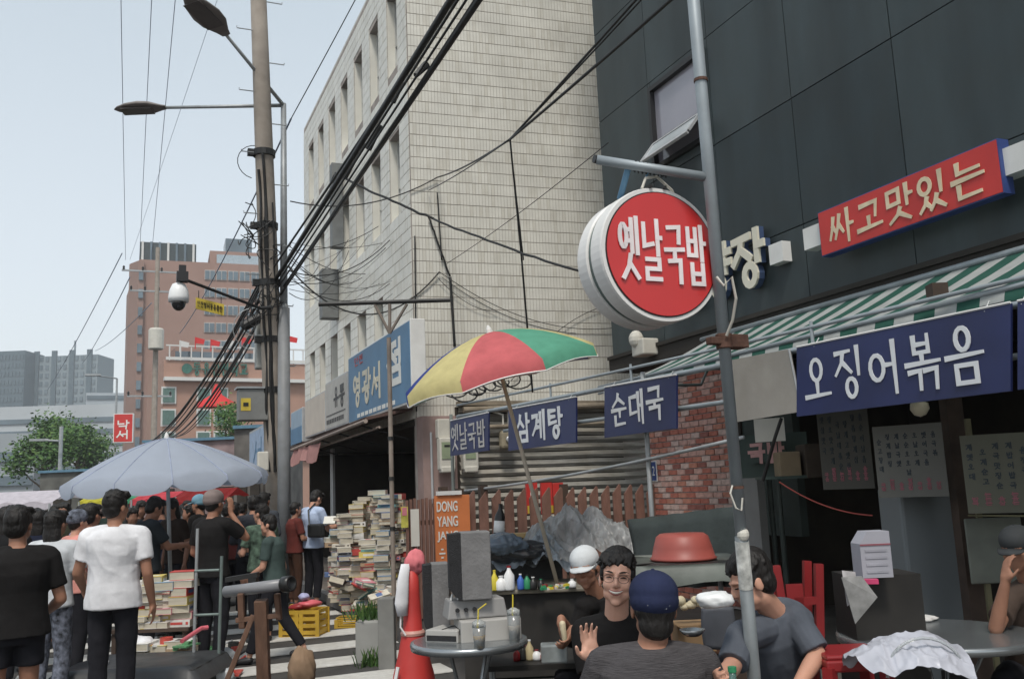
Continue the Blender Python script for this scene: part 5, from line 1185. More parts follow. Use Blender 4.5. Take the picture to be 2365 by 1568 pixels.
# tarps and basin
tarp = mat('dark_green_tarp', (.04, .05, .047), .6, .25, 4, bump=.8, bscale=9); tarp2 = mat('grey_green_tarp', (.12, .135, .12), .55, .2, 4, bump=.6, bscale=8)
q0, q1 = P(1448, 1200, 7.2), P(1700, 1168, 6.2); g = MB(); n = 24; vs = []; fs = []
for i in range(n+1):
    q = q0.lerp(q1, i/n)
    for k in range(7): vs.append(q+V((math.sin(i*.9+k*.8)*.03*k/6-.04*k/6, -.03*k, -.085*k+.003*math.sin(i*1.3))))
for i in range(n):
    for k in range(6): fs.append((i*7+k, i*7+k+1, (i+1)*7+k+1, (i+1)*7+k))
g.add(vs, fs); o = g.build('hanging_tarp', tarp, smooth=True); o.modifiers.new('s', 'SOLIDIFY').thickness = .01; tag(o, 'dark green tarpaulin stretched below the brick wall', 'tarpaulin')
zt_ = 1.06; c = P(1570, 1310, 5.9); c.z = 0
t = thing('covered_table', 'table covered with a grey green tarp carrying the red basin', 'table', c)
g = MB(); n = 30; vs = []; fs = []; Lx, Ly = .78, .42; zt_ = P(1570, 1290, 5.9).z
def outline(s, k):
    a = 2*math.pi*s; x = max(-1, min(1, 1.35*math.cos(a))); y = max(-1, min(1, 1.35*math.sin(a))); return V((x*Lx/2*1.0, y*Ly, 0))
for i in range(n):
    p = outline(i/n, 0)
    vs += [c+rotc @ V((p.x*.98, p.y*.98, zt_)), c+rotc @ V((p.x*1.03, p.y*1.05, zt_-.02)), c+rotc @ V((p.x*(1.06+.04*math.sin(i*2.2)), p.y*(1.08+.05*math.sin(i*1.7)), zt_-.12-.02*math.sin(i)))]
for i in range(n):
    for k in (0, 1): fs.append((3*i+k, 3*((i+1) % n)+k, 3*((i+1) % n)+k+1, 3*i+k+1))
vs.append(c+ZP*zt_); fs += [(3*n, 3*i, 3*((i+1) % n)) for i in range(n)]
g.add(vs, fs); g.build('tarp_cover', tarp2, t, smooth=True)
for sx_ in (-1, 1):
    for sy_ in (-1, 1):
        g = MB(); p = c+rotc @ V((sx_*Lx*.42, sy_*Ly*.8, 0)); g.tube([p, p+ZP*(zt_-.03)], .018, 8); g.build('leg', alu, t)
p = P(1578, 1284, 5.8); p.z = zt_+.004
g = MB(); g.lathe([(.205, 0), (.212, .012), (.20, .02), (.185, .08), (.165, .145), (.14, .163), (0, .165)], p, n=40); tag(g.build('red_basin', mat('dull_red_basin', (.30, .07, .055), .45, .12, 5), smooth=True), 'red plastic basin upside down on the tarp covered table', 'basin')
# low counter with cardboard box and bowls
c = P(1625, 1450, 5.0); c.z = 0; t = thing('wooden_counter', 'dark brown wooden counter behind the man in the navy cap', 'counter', c)
g = MB(); g.box(c+ZP*.36, (.66, .5, .7), rotc); g.build('body', brown_d, t); g = MB(); g.box(c+ZP*.72, (.7, .55, .03), rotc); g.build('top', mat('reddish_wood', (.11, .05, .03), .6, .2, 6), t)
c = P(1598, 1420, 4.75); c.z = .80; g = MB(); g.box(c, (.19, .2, .13), rotc); g.box(c+rotc @ V((-.1, -.09, .07)), (.09, .1, .004), rotc @ Matrix.Rotation(.5, 3, 'Y')); tag(g.build('cardboard_box', mat('cardboard', (.30, .19, .10), .85, .12, 8)), 'open brown cardboard box of food on the wooden counter', 'box')
fm = mat('dumpling_dough', (.58, .50, .34), .6, .15, 12)
for i in range(9):
    p = P(1572+i*8.5, 1392+rnd.uniform(-9, 9), 4.72); g = MB(); g.ell(p, (rnd.uniform(.02, .035), .025, rnd.uniform(.015, .028)), rotz(i), 10); tag(g.build('food_bundle', fm, smooth=True), 'cream coloured food bundle piled on the open cardboard box', 'food', 'food bundles on the cardboard box')
heap('white_bag', 'white plastic bag held up in front of the man in grey', P(1650, 1385, 3.7), (.072, .06, .036), whitep, 6, .22, n=32, rot=rotc, cat='bag')
c = P(1662, 1450, 4.4); g = MB(); n = 10
vs = []
for i in range(n+1):
    for k in range(n+1):
        u_, v_ = i/n*2-1, k/n*2-1; m_ = max(abs(u_), abs(v_)); l_ = math.hypot(u_, v_) or 1; f = m_/l_*.25+.75; vs.append(c+rotc @ V((u_*f*.085, .02*(u_*u_), v_*f*.1)))
g.add(vs, [(i*(n+1)+k, (i+1)*(n+1)+k, (i+1)*(n+1)+k+1, i*(n+1)+k+1) for i in range(n) for k in range(n)]); o = g.build('chair_back', mat('grey_chair_plastic', (.10, .105, .12), .5), smooth=True); o.modifiers.new('s', 'SOLIDIFY').thickness = .015; tag(o, 'rounded grey chair back left of the steel pole', 'chair')
for (x, y, d, r_, lab) in ((1600, 1468, 4.2, .06, 'metal plate beyond the shoulder of the man in the navy cap'), (1640, 1415, 4.6, .045, 'cream bowl right of the cardboard box')):
    p = P(x, y, d); g = MB(); g.lathe([(r_*.5, 0), (r_*.8, .012), (r_, .03), (r_*.96, .03), (r_*.7, .012), (0, .008)], p, n=24); tag(g.build('plate', steel if 'metal' in lab else cream, smooth=True), lab, 'dish')
# low table with the meal, in front of the eaters
tcn = P(1665, 1585, 3.25); tcn.z = .70; round_table(tcn, .36, 'round metal table in front of the seated men at the bottom edge', topm=steel)
t = bottle(V((*(P(1692, 1560, 3.15)).xy, .705)), .25, .036, mat('pale_green_bottle', (.25, .45, .40), .1, .05, trans=.75), greenp, 'pale green bottle with a green cap beside the steel pole', mat('green_label', (.06, .26, .09), .5, .5, 20))
p = P(1655, 1556, 3.05); p.z = .705; g = MB(); g.box(p, (.05, .1, .05), rotz(.3)); g.box(p+V((.05, 0, .02)), (.05, .07, .004), rotz(.8)); tag(g.build('tissue_box', paper), 'folded white paper on the table edge beside the green bottle', 'paper')
p = P(1757, 1525, 3.7); p.z = .72; g = MB(); g.lathe([(.06, -.2), (.075, .0), (.072, .0), (.0, -.18)], p, n=20); tag(g.build('plastic_bucket', mat('pale_blue_plastic', (.30, .36, .38), .5), smooth=True), 'pale grey blue bucket on the lap of the man in grey', 'bucket')
# small stuff left of the eaters (dark low table)
c = P(1240, 1495, 5.6); c.z = 0; t = thing('low_table', 'dark low table with small bottles in front of the food cart', 'table', c)
g = MB(); g.box(c+ZP*.55, (.66, .5, .03), rotc); g.build('top', blk_cart, t)
for sx_ in (-1, 1):
    for sy_ in (-1, 1): g = MB(); p = c+rotc @ V((sx_*.28, sy_*.2, 0)); g.tube([p, p+ZP*.54], .013, 8); g.build('leg', metal_g, t)
lt = lambda x, d=5.5: (lambda q: V((q.x, q.y, .567)))(P(x, 1480, d))
for x, h, r, m_, cm, lab in ((1192, .07, .022, redp, whitep, 'small red bottle at the left of the dark low table'), (1206, .09, .02, blk_p, whitep, 'small black bottle on the dark low table'), (1222, .12, .024, mat('yellowish_plastic', (.5, .42, .25), .4), whitep, 'cream jar on the dark low table'), (1238, .06, .03, whitep, redp, 'white pot with red lid on the dark low table'), (1254, .05, .03, redp, redp, 'flat red tin on the dark low table')):
    bottle(lt(x), h, r, m_, cm, lab)
c = P(1278, 1480, 5.2); box_on(V((c.x, c.y, .66)), (.15, .12, .10), mat('glass_food_box', (.2, .22, .22), .2, .4, 10), 'food_box', 'dark translucent food box under the hands of the man in the white cap', 'box')
# red cone with cloths
c = gnd(946, 6.0); t = thing('traffic_cone', 'tall red plastic cone with pink and white cloths tied on top', 'cone', c)
g = MB(); g.lathe([(.18, .0), (.18, .03), (.155, .04), (.145, .35), (.13, .45), (.10, .56), (.075, .68), (.072, .70), (.062, .72), (.05, .95), (.042, 1.12), (0, 1.13)], c, n=32); g.build('body', mat('cone_red', (.52, .045, .04), .5, .15, 4, dirt=.3), t, smooth=True)
g = MB(); g.lathe([(.078, .69), (.08, .705), (.07, .72)], c, n=32); g.build('ring', mat('cone_band', (.55, .3, .25), .5), t)
heap('pink_cloth', 'pink cloth knotted over the top of the red cone', c+V((.02, -.02, 1.14)), (.065, .05, .085), cloth('pink_cloth', (.62, .18, .20)), 7, .25, n=32, cat='cloth')
g = MB(); g.loft([(c+V((-.05, -.04, 1.14)), .03, .02, rotz(0)), (c+V((-.07, -.05, 1.05)), .04, .02, rotz(.2)), (c+V((-.085, -.05, .9)), .045, .022, rotz(-.1)), (c+V((-.08, -.05, .82)), .035, .018, rotz(.1))], 14); tag(g.build('white_cloth', cloth('white_cloth', (.7, .7, .72)), smooth=True), 'white cloth hanging down the left side of the red cone', 'cloth')
g = MB(); g.tube([c+V((-.09, -.05, .86)), c+V((-.095, -.05, .75)), c+V((-.065, -.06, .7))], .006, 6); g.tube([c+V((-.13, -.1, .52)), c+V((-.17, -.1, .35))], .012, 6); tag(g.build('looped_string', whitep), 'white cord looped at the side of the red cone', 'cord')
# concrete post, planter with grass, pole foot
c = gnd(888, 8.6); box_on(c+ZP*.32, (.15, .15, .64), mat('grey_post', (.19, .19, .18), .8, .15, 5, dirt=.4), 'bollard_box', 'grey square post at the foot of the thin T bar pole', 'post')
c = gnd(850, 9.0); t = thing('planter', 'whitish block with weeds growing beside the crosswalk', 'planter', c)
g = MB(); g.box(c+ZP*.2, (.24, .3, .4), rotc); g.build('block', mat('white_block', (.30, .30, .285), .8, .1, 5, dirt=.4), t, bevel=.02)
g = MB()
for i in range(150):
    x, y = rnd.gauss(-.02, .08), rnd.uniform(-.3, .1); z0 = 0 if y < -.14 else .4; h = rnd.uniform(.06, .2); a = rnd.uniform(0, 6.28); p = c+V((x, y, z0)); q = p+V((math.cos(a)*.06, math.sin(a)*.06, h)); d_ = V((-math.sin(a), math.cos(a), 0))*.008
    g.add([p-d_, p+d_, p.lerp(q, .6)+d_*.8+ZP*.02, q, p.lerp(q, .6)-d_*.8+ZP*.02], [(0, 1, 2, 3, 4)], mi=rnd.randrange(3))
tag(g.build('weeds', leaf, t), kind='stuff')
# yellow crates
ycr = mat('yellow_crate_plastic', (.52, .33, .04), .5, .12, 6, dirt=.25)
def crate(c, w_, dp, h, rot, label, m_=ycr):
    t = thing('plastic_crate', label, 'crate', c)
    f = lambda x, y, z: c+rot @ V((x, y, z))
    g = MB(); g.box(f(0, 0, .01), (w_, dp, .02), rot); g.build('base', m_, t)
    for k in range(4):
        z = .03+h*(k+.4)/4
        for (x, y, sx_, sy_) in ((0, -dp/2, w_, .015), (0, dp/2, w_, .015), (-w_/2, 0, .015, dp), (w_/2, 0, .015, dp)):
            g = MB(); g.box(f(x, y, z), (sx_, sy_, h/4*.55), rot); g.build('slat', m_, t)
    for sx_ in (-1, -.12, .12, 1):
        for sy_ in (-1, 1): g = MB(); g.box(f(sx_*w_/2, sy_*dp/2, h/2), (.045, .022, h), rot); g.build('rib', m_, t)
    return t
c = gnd(702, 10.8); crate(c, .44, .33, .30, rotz(-YAW-.15), 'yellow plastic crate with red things on top at the edge of the crosswalk')
# red wrapped things on crate
for i, (dx, dz, m_, lab) in enumerate(((-.05, .33, redp, 'red plastic bag on the yellow crate'), (.07, .36, mat('red_pink_plastic', (.6, .12, .14), .35, .1, 4), 'pinkish red packet on top of the yellow crate'), (-.12, .32, ycr, 'orange packet at the left of the yellow crate'), (.0, .44, mat('lilac_plastic', (.4, .4, .6), .4), 'small pale blue bottle top on the yellow crate'))):
    heap('packet', lab, c+rotc @ V((dx, -.02, dz)), (.13 if i < 2 else .06, .1, .045), m_, 20+i, .15, n=20, cat='packet')
# ---------------- books
bcol = [(.60, .57, .50), (.50, .42, .30), (.64, .63, .60), (.40, .28, .18), (.22, .34, .46), (.50, .07, .06), (.10, .16, .32), (.60, .48, .14), (.10, .08, .07), (.16, .36, .34), (.62, .60, .56), (.6, .56, .47), (.55, .22, .25)]
bms = [mat('book_cover_%s' % n, c, .6, .12, 15) for n, c in zip(('cream', 'tan', 'white', 'brown', 'slate', 'red', 'navy', 'straw', 'dark', 'teal', 'pale', 'ivory', 'rose'), bcol)]
pg = mat('book_pages', (.55, .50, .40), .85, .1, 3, bump=.5, bscale=120, stretch=(1, 1, 12))
def book_mesh(w_, d_, h_, m_):
    g = MB(); g.box((0, 0, h_/2), (w_-.008, d_-.006, h_-.004)); g.box((0, 0, .0022), (w_, d_, .0044), mi=1); g.box((0, 0, h_-.0022), (w_, d_, .0044), mi=1); g.box((-w_/2+.0015, 0, h_/2), (.003, d_, h_-.006), mi=1); g.box((-w_/2-.0005, d_*.05, h_/2), (.002, d_*.5, h_*.35), mi=2); g.box((-w_/2-.0005, -d_*.38, h_/2), (.002, d_*.1, h_*.4), mi=2); g.box((w_*.05, 0, h_+.0004), (w_*.6, d_*.3, .0012), mi=2); return g.mesh('book', [pg, m_, rnd.choice((bms[8], bms[2], bms[5], bms[6]))])
bmesh_lib = [(h_, book_mesh(w_, d_, h_, bms[i % 13])) for i, (w_, d_, h_) in enumerate([(rnd.uniform(.15, .21), rnd.uniform(.21, .28), rnd.choice((.028, .035, .045, .055, .065, .08))) for _ in range(39)])]
nb = 0
def pile(c, H, label, group, rot, jit=.02, lean=0, lib=None):
    global nb
    z = 0
    while z < H:
        h_, me = rnd.choice(lib or bmesh_lib); o = bpy.data.objects.new('book', me); C.objects.link(o)
        o.location = c+V((rnd.gauss(0, jit)+lean*z, rnd.gauss(0, jit), z)); o.rotation_euler = (0, 0, rot+rnd.gauss(0, .12)+rnd.choice((0, math.pi/2, math.pi, -math.pi/2)))
        cn_ = me.materials[1].name.split('_')[-1]; tag(o, '%s %s, %s part' % (cn_, label, 'lower' if z < H*.33 else 'middle' if z < H*.66 else 'upper'), 'book', group); z += h_+.0008; nb += 1
gname = 'secondhand books piled outside the bookshop'
bpc = [((775, 13.0), 1.05, 'book in the low leftmost pile outside the bookshop'), ((797, 12.6), 1.32, 'book in the pile beside the reading man'), ((822, 12.7), 1.5, 'book in the tall rear pile of white volumes'), ((846, 12.9), 1.52, 'book in the tall rear pile near the thin pole'), ((872, 12.6), 1.62, 'book in the tallest pile just left of the thin T bar pole'), ((896, 12.4), 1.55, 'book in the pile directly behind the thin T bar pole'),
       ((800, 12.0), .62, 'book in the tumbled front pile at the left'), ((828, 11.9), .78, 'book in the tumbled front pile in the middle'), ((856, 11.9), .95, 'book in the front pile above the yellow tray'), ((884, 11.8), 1.1, 'book in the front pile next to the thin pole foot'), ((921, 12.6), 1.5, 'book in the pile behind the brown slat fence')]
for (x, d), H, lab in bpc:
    c = gnd(x, d); c.z = .125; pile(c, H-.125, lab, gname, R_(-20+rnd.uniform(-15, 15)), .018, rnd.uniform(-.03, .03))
for i in range(16):
    c = gnd(775+rnd.uniform(0, 125), 11.55+rnd.uniform(-.15, .3)); h_, me = rnd.choice(bmesh_lib); o = bpy.data.objects.new('book', me); C.objects.link(o); o.location = c+ZP*(.13+rnd.uniform(0, .35)); o.rotation_euler = (rnd.uniform(-.5, .5), rnd.uniform(-.6, .6), rnd.uniform(0, 6)); tag(o, 'tumbled %s book lying at the foot of the book piles' % me.materials[1].name.split('_')[-1], 'book', gname)
c = gnd(835, 11.35); crate(c, .62, .2, .10, rotz(-YAW-.1), 'flat yellow tray under the front book piles')
# sorting table on the left with books
c = gnd(372, 8.9); t = thing('trestle_table', 'low table of pink and white books behind the man in the white shirt', 'table', c)
g = MB(); g.box(c+ZP*.42, (.75, .5, .03), rotc); g.build('top', brown_d, t)
for sx_ in (-1, 1): g = MB(); g.box(c+rotc @ V((sx_*.33, 0, .2)), (.04, .45, .4), rotc); g.build('leg', brown_d, t)
for i, (x, H, lab) in enumerate(((335, .38, 'book in the left pile on the low table'), (362, .42, 'book in the pinkish pile on the low table'), (392, .40, 'book in the middle pile on the low table'), (425, .50, 'book in the pale tall pile on the low table'))):
    c2 = gnd(x, 8.8); c2.z = .436; pile(c2, H, lab, 'books on the low table in the market', R_(-20), .012)
for i, (x, H) in enumerate(((330, .3), (375, .32), (425, .33))):
    c2 = gnd(x, 8.5); c2.z = 0; pile(c2, H, ('book in the left', 'book in the middle', 'book in the right')[i]+' pile on the ground below the low table', 'books below the low table', R_(-25), .012, lib=[b for b in bmesh_lib if b[0] > .035])
# hand truck
c = gnd(480, 8.2); t = thing('hand_truck', 'upright steel hand truck beside the low table of books', 'hand truck', c); hm = mat('greenish_steel', (.16, .2, .19), .5, .15, 8, metal=.3)
for s_ in (-1, 1): g = MB(); p = c+rotc @ V((s_*.11, 0, 0)); g.tube([p+ZP*.1, p+V((.02, 0, 1.35 if s_ < 0 else 1.1))], .014, 8); g.build('upright', hm if s_ > 0 else metal_g, t)
for z in (.25, .6, .98): g = MB(); g.tube([c+rotc @ V((-.11, 0, z)), c+rotc @ V((.11, 0, z))], .012, 8); g.build('crossbar', hm, t)
for s_ in (-1, 1): g = MB(); g.lathe([(.03, -.02), (.1, -.02), (.1, .02), (.03, .02)], c+rotc @ V((s_*.15, .03, .1)), rotc @ XP, 18); g.build('wheel', black, t)
g = MB(); g.box(c+rotc @ V((0, -.12, .03)), (.3, .26, .012), rotc); g.build('toe_plate', hm, t)
# tarped low stall bottom left
c = onZ(330, 1525, .28); t = thing('low_stall', 'low stall covered with a black sheet at the lower left', 'stall', V((c.x, c.y, 0)))
g = MB(); g.box(V((c.x, c.y, .13)), (1.15, .8, .26), rotc); g.build('base', blk_cart, t)
g = MB(); n = 22; vs = []
for i in range(n+1):
    for k in range(n+1):
        u_, v_ = i/n*2-1, k/n*2-1; e_ = max(abs(u_), abs(v_)); z = .285+.012*noise.noise(V((u_*3, v_*3, 4)))+(.0 if e_ < .88 else -(e_-.88)*1.1); vs.append(V((c.x, c.y, 0))+rotc @ V((u_*.64, v_*.46, z)))
g.add(vs, [(i*(n+1)+k, (i+1)*(n+1)+k, (i+1)*(n+1)+k+1, i*(n+1)+k+1) for i in range(n) for k in range(n)]); g.build('black_sheet', mat('black_sheet', (.045, .047, .05), .45, .3, 4, bump=.6, bscale=9), t, smooth=True)
heap('white_cloth_heap', 'white crumpled cloth heap on the black covered stall', onZ(322, 1485, .33), (.13, .11, .07), cloth('white_cloth', (.7, .7, .72)), 12, .25, n=40, rot=rotc, cat='cloth')
heap('white_cloth_heap', 'small white cloth at the left corner of the black covered stall', onZ(232, 1528, .31), (.07, .05, .025), cloth('white_cloth', (.7, .7, .72)), 13, .2, n=24, rot=rotc, cat='cloth')
goods = [mat('goods_%s' % n, c, .45, .3, 20) for n, c in zip(('steel', 'red', 'white', 'tan', 'dark', 'green'), ((.35, .36, .37), (.5, .08, .06), (.65, .65, .62), (.4, .28, .16), (.05, .05, .05), (.1, .25, .12)))]
sh = ('tin', 'tool', 'jar', 'packet', 'tray')
for i in range(42):
    x, y = (rnd.uniform(355, 440), rnd.uniform(1470, 1500)) if i < 16 else (rnd.uniform(440, 545), rnd.uniform(1478, 1560))
    zz = .30 if i < 16 else .02; p = onZ(x, y, zz); k = i % 5; g = MB(); m_ = rnd.choice(goods); s_ = rnd.uniform(.04, .09)
    if k == 0: g.lathe([(s_*.7, 0), (s_*.7, s_), (s_*.6, s_), (s_*.6, .005)], p, n=14)
    elif k == 1: g.tube([p, p+V((s_*1.5, s_, .02)), p+V((s_*2.2, s_*.4, .05))], .012, 8); g.box(p, (.05, .04, .03), rotz(i))
    elif k == 2: g.lathe([(s_*.5, 0), (s_*.55, s_*1.2), (s_*.3, s_*1.5), (s_*.3, s_*1.8)], p, n=12)
    elif k == 3: g.box(p+ZP*s_*.3, (s_*1.4, s_*1.8, s_*.5), rotz(i*1.3) @ Matrix.Rotation(.15, 3, 'X'), taper=.85)
    else: g.box(p+ZP*.02, (s_*3, s_*2.2, .015), rotz(i)); g.box(p+ZP*.035, (s_*1.3, s_*.8, .03), rotz(i+.4))
    tag(g.build(sh[k], m_), {'tin': 'small open tin', 'tool': 'old hand tool', 'jar': 'small jar', 'packet': 'small packet', 'tray': 'flat tray'}[sh[k]]+(' among the oddments on the black covered stall' if i < 16 else ' among the oddments on the road by the crosswalk'), sh[k], 'oddments laid out for sale')
for i, (x, y, s_) in enumerate(((470, 1535, .16), (515, 1520, .12), (500, 1562, .14))): heap('crumpled_bag', ('left', 'right', 'lowest')[i]+' pale crumpled plastic bag on the road by the crosswalk', onZ(x, y, .08), (s_, s_*.8, .09), mat('pale_bag', (.42, .44, .45), .35, .3, 6, bump=.8, bscale=9), 30+i, .35, n=30, rot=rotc, cat='bag')
g = MB(); g.tube([onZ(420, 1480, .5), onZ(465, 1450, .55), onZ(480, 1448, .55)], .018, 8); tag(g.build('pink_tool', mat('pink_plastic', (.55, .12, .15), .4)), 'pink handled tool sticking up beside the hand truck', 'tool')
# wooden trestle with tube, front left centre
woodb = mat('reddish_brown_wood', (.13, .07, .045), .7, .3, 5, bump=.6, bscale=15, stretch=(4, 4, 1)); d = 5.4
t = thing('wooden_stand', 'brown wooden stand with a grey tube across its top in the foreground', 'stand', V((*P(600, 1450, d).xy, 0)))
g = MB(); g.tube([P(522, 1366, d+.1), P(662, 1348, d-.1)], .034, 16); g.build('tube', mat('grey_pvc', (.22, .22, .23), .35, .1, 4), t, smooth=True)
g = MB(); e = P(664, 1348, d-.1); dr = (e-P(522, 1366, d+.1)).normalized(); g.lathe([(.03, -.03), (.046, -.028), (.046, .03), (.034, .032), (.03, -.02)], e, dr, 20); g.build('tube_collar', blk_p, t, smooth=True)
for a, b, r_, nm in ((P(603, 1385, d), P(612, 1640, d), .036, 'post'), (P(556, 1370, d), P(560, 1450, d), .018, 'upright'), (P(585, 1420, d), P(512, 1600, d-.1), .017, 'brace'), (P(640, 1370, d), P(645, 1430, d), .016, 'upright'), (P(545, 1432, d), P(650, 1420, d), .016, 'cross_piece')):
    g = MB(); ax = (b-a); L = ax.length; q = ax.to_track_quat('Z', 'Y').to_matrix(); g.box((a+b)/2, (r_*2, r_*1.8, L), q); g.build(nm, woodb, t, bevel=.004)
for a, b, nm in ((P(612, 1640, d), V((*P(612, 1640, d).xy, 0)), 'post'),):
    pass
g = MB(); g.box(P(560, 1332, d+.2), (.2, .05, .028), rotc @ Matrix.Rotation(-.12, 3, 'Y')); g.box(P(585, 1338, d+.2), (.05, .05, .07), rotc); g.build('clamp', blk_p, t)
f0 = P(612, 1640, d); g = MB(); g.box(V((f0.x, f0.y, f0.z/2)), (.072, .065, max(.05, f0.z)), rotc); g.build('post', woodb, t)
heap('brown_sack', 'brown knotted sack at the bottom edge beside the wooden stand', P(697, 1550, 5.0), (.075, .07, .125), mat('brown_sacking', (.20, .13, .08), .85, .3, 9, bump=.8, bscale=12), 15, .22, n=40, cat='sack')
# ---------------- right side of the eatery
g = MB(); a, b = onX(1703, 1112, 6.4), onX(1748, 1112, 6.4); g.box((6.45, (a.y+b.y)/2, .75), (.1, a.y-b.y, 2.0)) ; tag(g.build('grey_door_panel', mat('grey_panel', (.26, .26, .26), .6, .08, 3, dirt=.3)), 'light grey door panel right behind the steel pole', 'panel')
for x in (1780, 1800):
    q = onX(x, 1150, 6.6); g = MB(); g.tube([(q.x, q.y, 0), (q.x, q.y, 3.0)], .03, 10); tag(g.build('drain_pipe', mat('dark_green_pipe', (.05, .065, .06), .5)), ('left' if x == 1780 else 'right')+' one of two dark green pipes beside the grey door panel', 'pipe')
def sheet_px(x0, y0, x1, y1, d0, d1, m_, name, label, cat, th=.02, tiltx=0):
    a, b, c, d_ = P(x0, y1, d0), P(x1+tiltx, y1, d1), P(x1, y0, d1), P(x0-tiltx*0, y0, d0)
    b.z = a.z = (a.z+b.z)/2 if abs(a.z-b.z) < .12 else a.z; a = V((d_.x, d_.y, a.z)); b = V((c.x, c.y, b.z)); c.z = d_.z = (c.z+d_.z)/2
    g = MB(); g.slab(a, b, c, d_, th); t = thing(name, label, cat, a); g.build('board', m_, t); return t, a, b, c, d_
sheet_px(1690, 1002, 1862, 1102, 8.9, 8.5, mat('dark_green_board', (.045, .07, .062), .6, .1, 3), 'shop_board', 'dark green board with pink lettering right of the steel pole', 'sign')[0]
t, a, b, c, d_ = sheet_px(1724, 1022, 1812, 1068, 8.7, 8.5, mat('dark_green_board', (.045, .07, .062), .6), 'lettered_board', 'dark board with pink outlined letters under the white notice', 'sign', .01)
xd = (b-a).normalized(); nn = xd.cross(ZP); g = MB(); hangul(g, '국밥', a+nn*.004, xd, ZP, (b-a).length, (d_-a).length, w=.2, th=.003, brush=False); g.build('lettering', mat('pinkish_lettering', (.6, .33, .32), .5), t)
sheet_px(1740, 966, 1810, 1020, 8.4, 8.3, paper, 'white_notice', 'white notice hanging under the blank grey panel', 'notice', .006)
c = P(1818, 1072, 8.2); box_on(c, (.19, .2, .22), mat('tan_cardboard', (.26, .2, .13), .85, .12, 8), 'cardboard_box', 'tan cardboard box on the shelf under the big navy sign', 'box')
c = P(1882, 1064, 8.2); box_on(c, (.25, .28, .3), mat('dark_brown_box', (.055, .04, .03), .85, .2, 8), 'cardboard_box', 'dark brown box right of the tan cardboard box', 'box')
a, b = P(1765, 1106, 8.3), P(1915, 1096, 8.1); g = MB(); g.box((a+b)/2, ((b-a).length+.1, .3, .025), rotc); tag(g.build('wall_shelf', mat('dark_green_board', (.045, .07, .062), .6)), 'shelf board carrying the two cardboard boxes', 'shelf')
g = MB(); g.tube(bend(P(1800, 1113, 7.8), P(2015, 1190, 7.0), .06), .006, 6); tag(g.build('slack_rope', mat('dull_red_cord', (.25, .05, .04), .7)), 'thin red cord sagging across the dark shop interior', 'cord')
g = MB(); g.tube([P(1805, 965, 7.8), P(1790, 1010, 7.8), P(1762, 1110, 7.9)], .015, 8); tag(g.build('black_hose', black), 'black hose hanging in front of the white notice', 'hose')
# menu posters
post_m = mat('menu_poster_grey', (.13, .128, .115), .7, .05, 4, dirt=.1); ink = mat('poster_ink', (.03, .04, .05), .7); ink_r = mat('poster_pink_ink', (.26, .09, .11), .7)  # poster papers darkened: the shade of the shop interior is in their colour
def poster(x0, y0, x1, y1, d0, d1, label, cols, rows, pm_=post_m, slant=26, sd=1):
    a, b, c, d_ = P(x0+slant, y1, d0), P(x1+slant*.9, y1-6, d1), P(x1, y0-8, d1), P(x0, y0, d0)
    zb_, zt_ = (a.z+b.z)/2, (c.z+d_.z)/2; dn = V((0, 0, 0))
    p0 = V((a.x*.5+d_.x*.5, a.y*.5+d_.y*.5, zb_)); p1 = V((b.x*.5+c.x*.5, b.y*.5+c.y*.5, zb_)); H = zt_-zb_; xd = (p1-p0).normalized(); W_ = (p1-p0).length; nn = xd.cross(ZP)
    t = thing('menu_poster', label, 'poster', p0); g = MB(); g.slab(p0, p1, p1+ZP*H, p0+ZP*H, .012); g.build('sheet', pm_, t)
    r = random.Random(sd); keys = '순대국밥옛날오징어볶음삼계탕고맛'; g = MB(); g2 = MB(); cw = W_/(cols+.6)
    for i in range(cols):
        L = r.choice((3, 4, 4, 5)) if rows > 3 else rows
        top_ = .93 if r.random() < .6 else .86
        for k in range(L):
            hh = H*.56/5
            hangul(g, r.choice(keys), p0+xd*(cw*(i+.35))+ZP*(H*top_-(k+1)*hh*1.12)+nn*.002, xd, ZP, cw*.55, hh*.72, w=.17, th=.0015, brush=False)
        for k in range(3 if i % 2 else 2):
            hangul(g2, r.choice('국밥삼는음'), p0+xd*(cw*(i+.35))+ZP*(H*(.10+.055*k))+nn*.002, xd, ZP, cw*.6, H*.05, w=.2, th=.0015, brush=False)
    tag(g.build('dish_names', ink, t), kind='stuff'); tag(g2.build('prices', ink_r, t), kind='stuff'); return t
poster(1890, 940, 2008, 1132, 7.7, 7.4, 'dim menu poster furthest back beside the cardboard boxes', 6, 5, pm_=mat('menu_poster_dim', (.075, .072, .062), .7, .05, 4, dirt=.1), slant=6, sd=3)
poster(2010, 984, 2172, 1150, 6.9, 6.6, 'middle menu poster with rows of dish names above the tall grey panel', 7, 5, slant=24, sd=5)
poster(2212, 1004, 2420, 1186, 6.3, 6.0, 'menu poster cut by the right picture edge', 6, 5, pm_=mat('menu_poster_olive', (.10, .10, .075), .7, .05, 4, dirt=.1), slant=28, sd=8)
# tall grey appliance under poster
c = P(2152, 1290, 7.0); zb_ = P(2150, 1440, 7.0).z; t = thing('standing_cooler', 'tall plain grey standing cooler below the middle menu poster', 'cooler', V((c.x, c.y, 0)))
g = MB(); ztp = P(2120, 1125, 7.0).z; g.box(V((c.x, c.y, ztp/2))+bk*.15, (.47, .36, ztp), rotc @ rotz(.1)); g.build('cabinet', mat('cool_grey_cabinet', (.18, .20, .21), .55, .05, 2), t, bevel=.025)  # cabinet grey lowered too, interior shade put into the colour
g = MB(); g.box(V((c.x, c.y, .06))+bk*.15, (.5, .37, .1), rotc); g.build('plinth', blk_p, t)
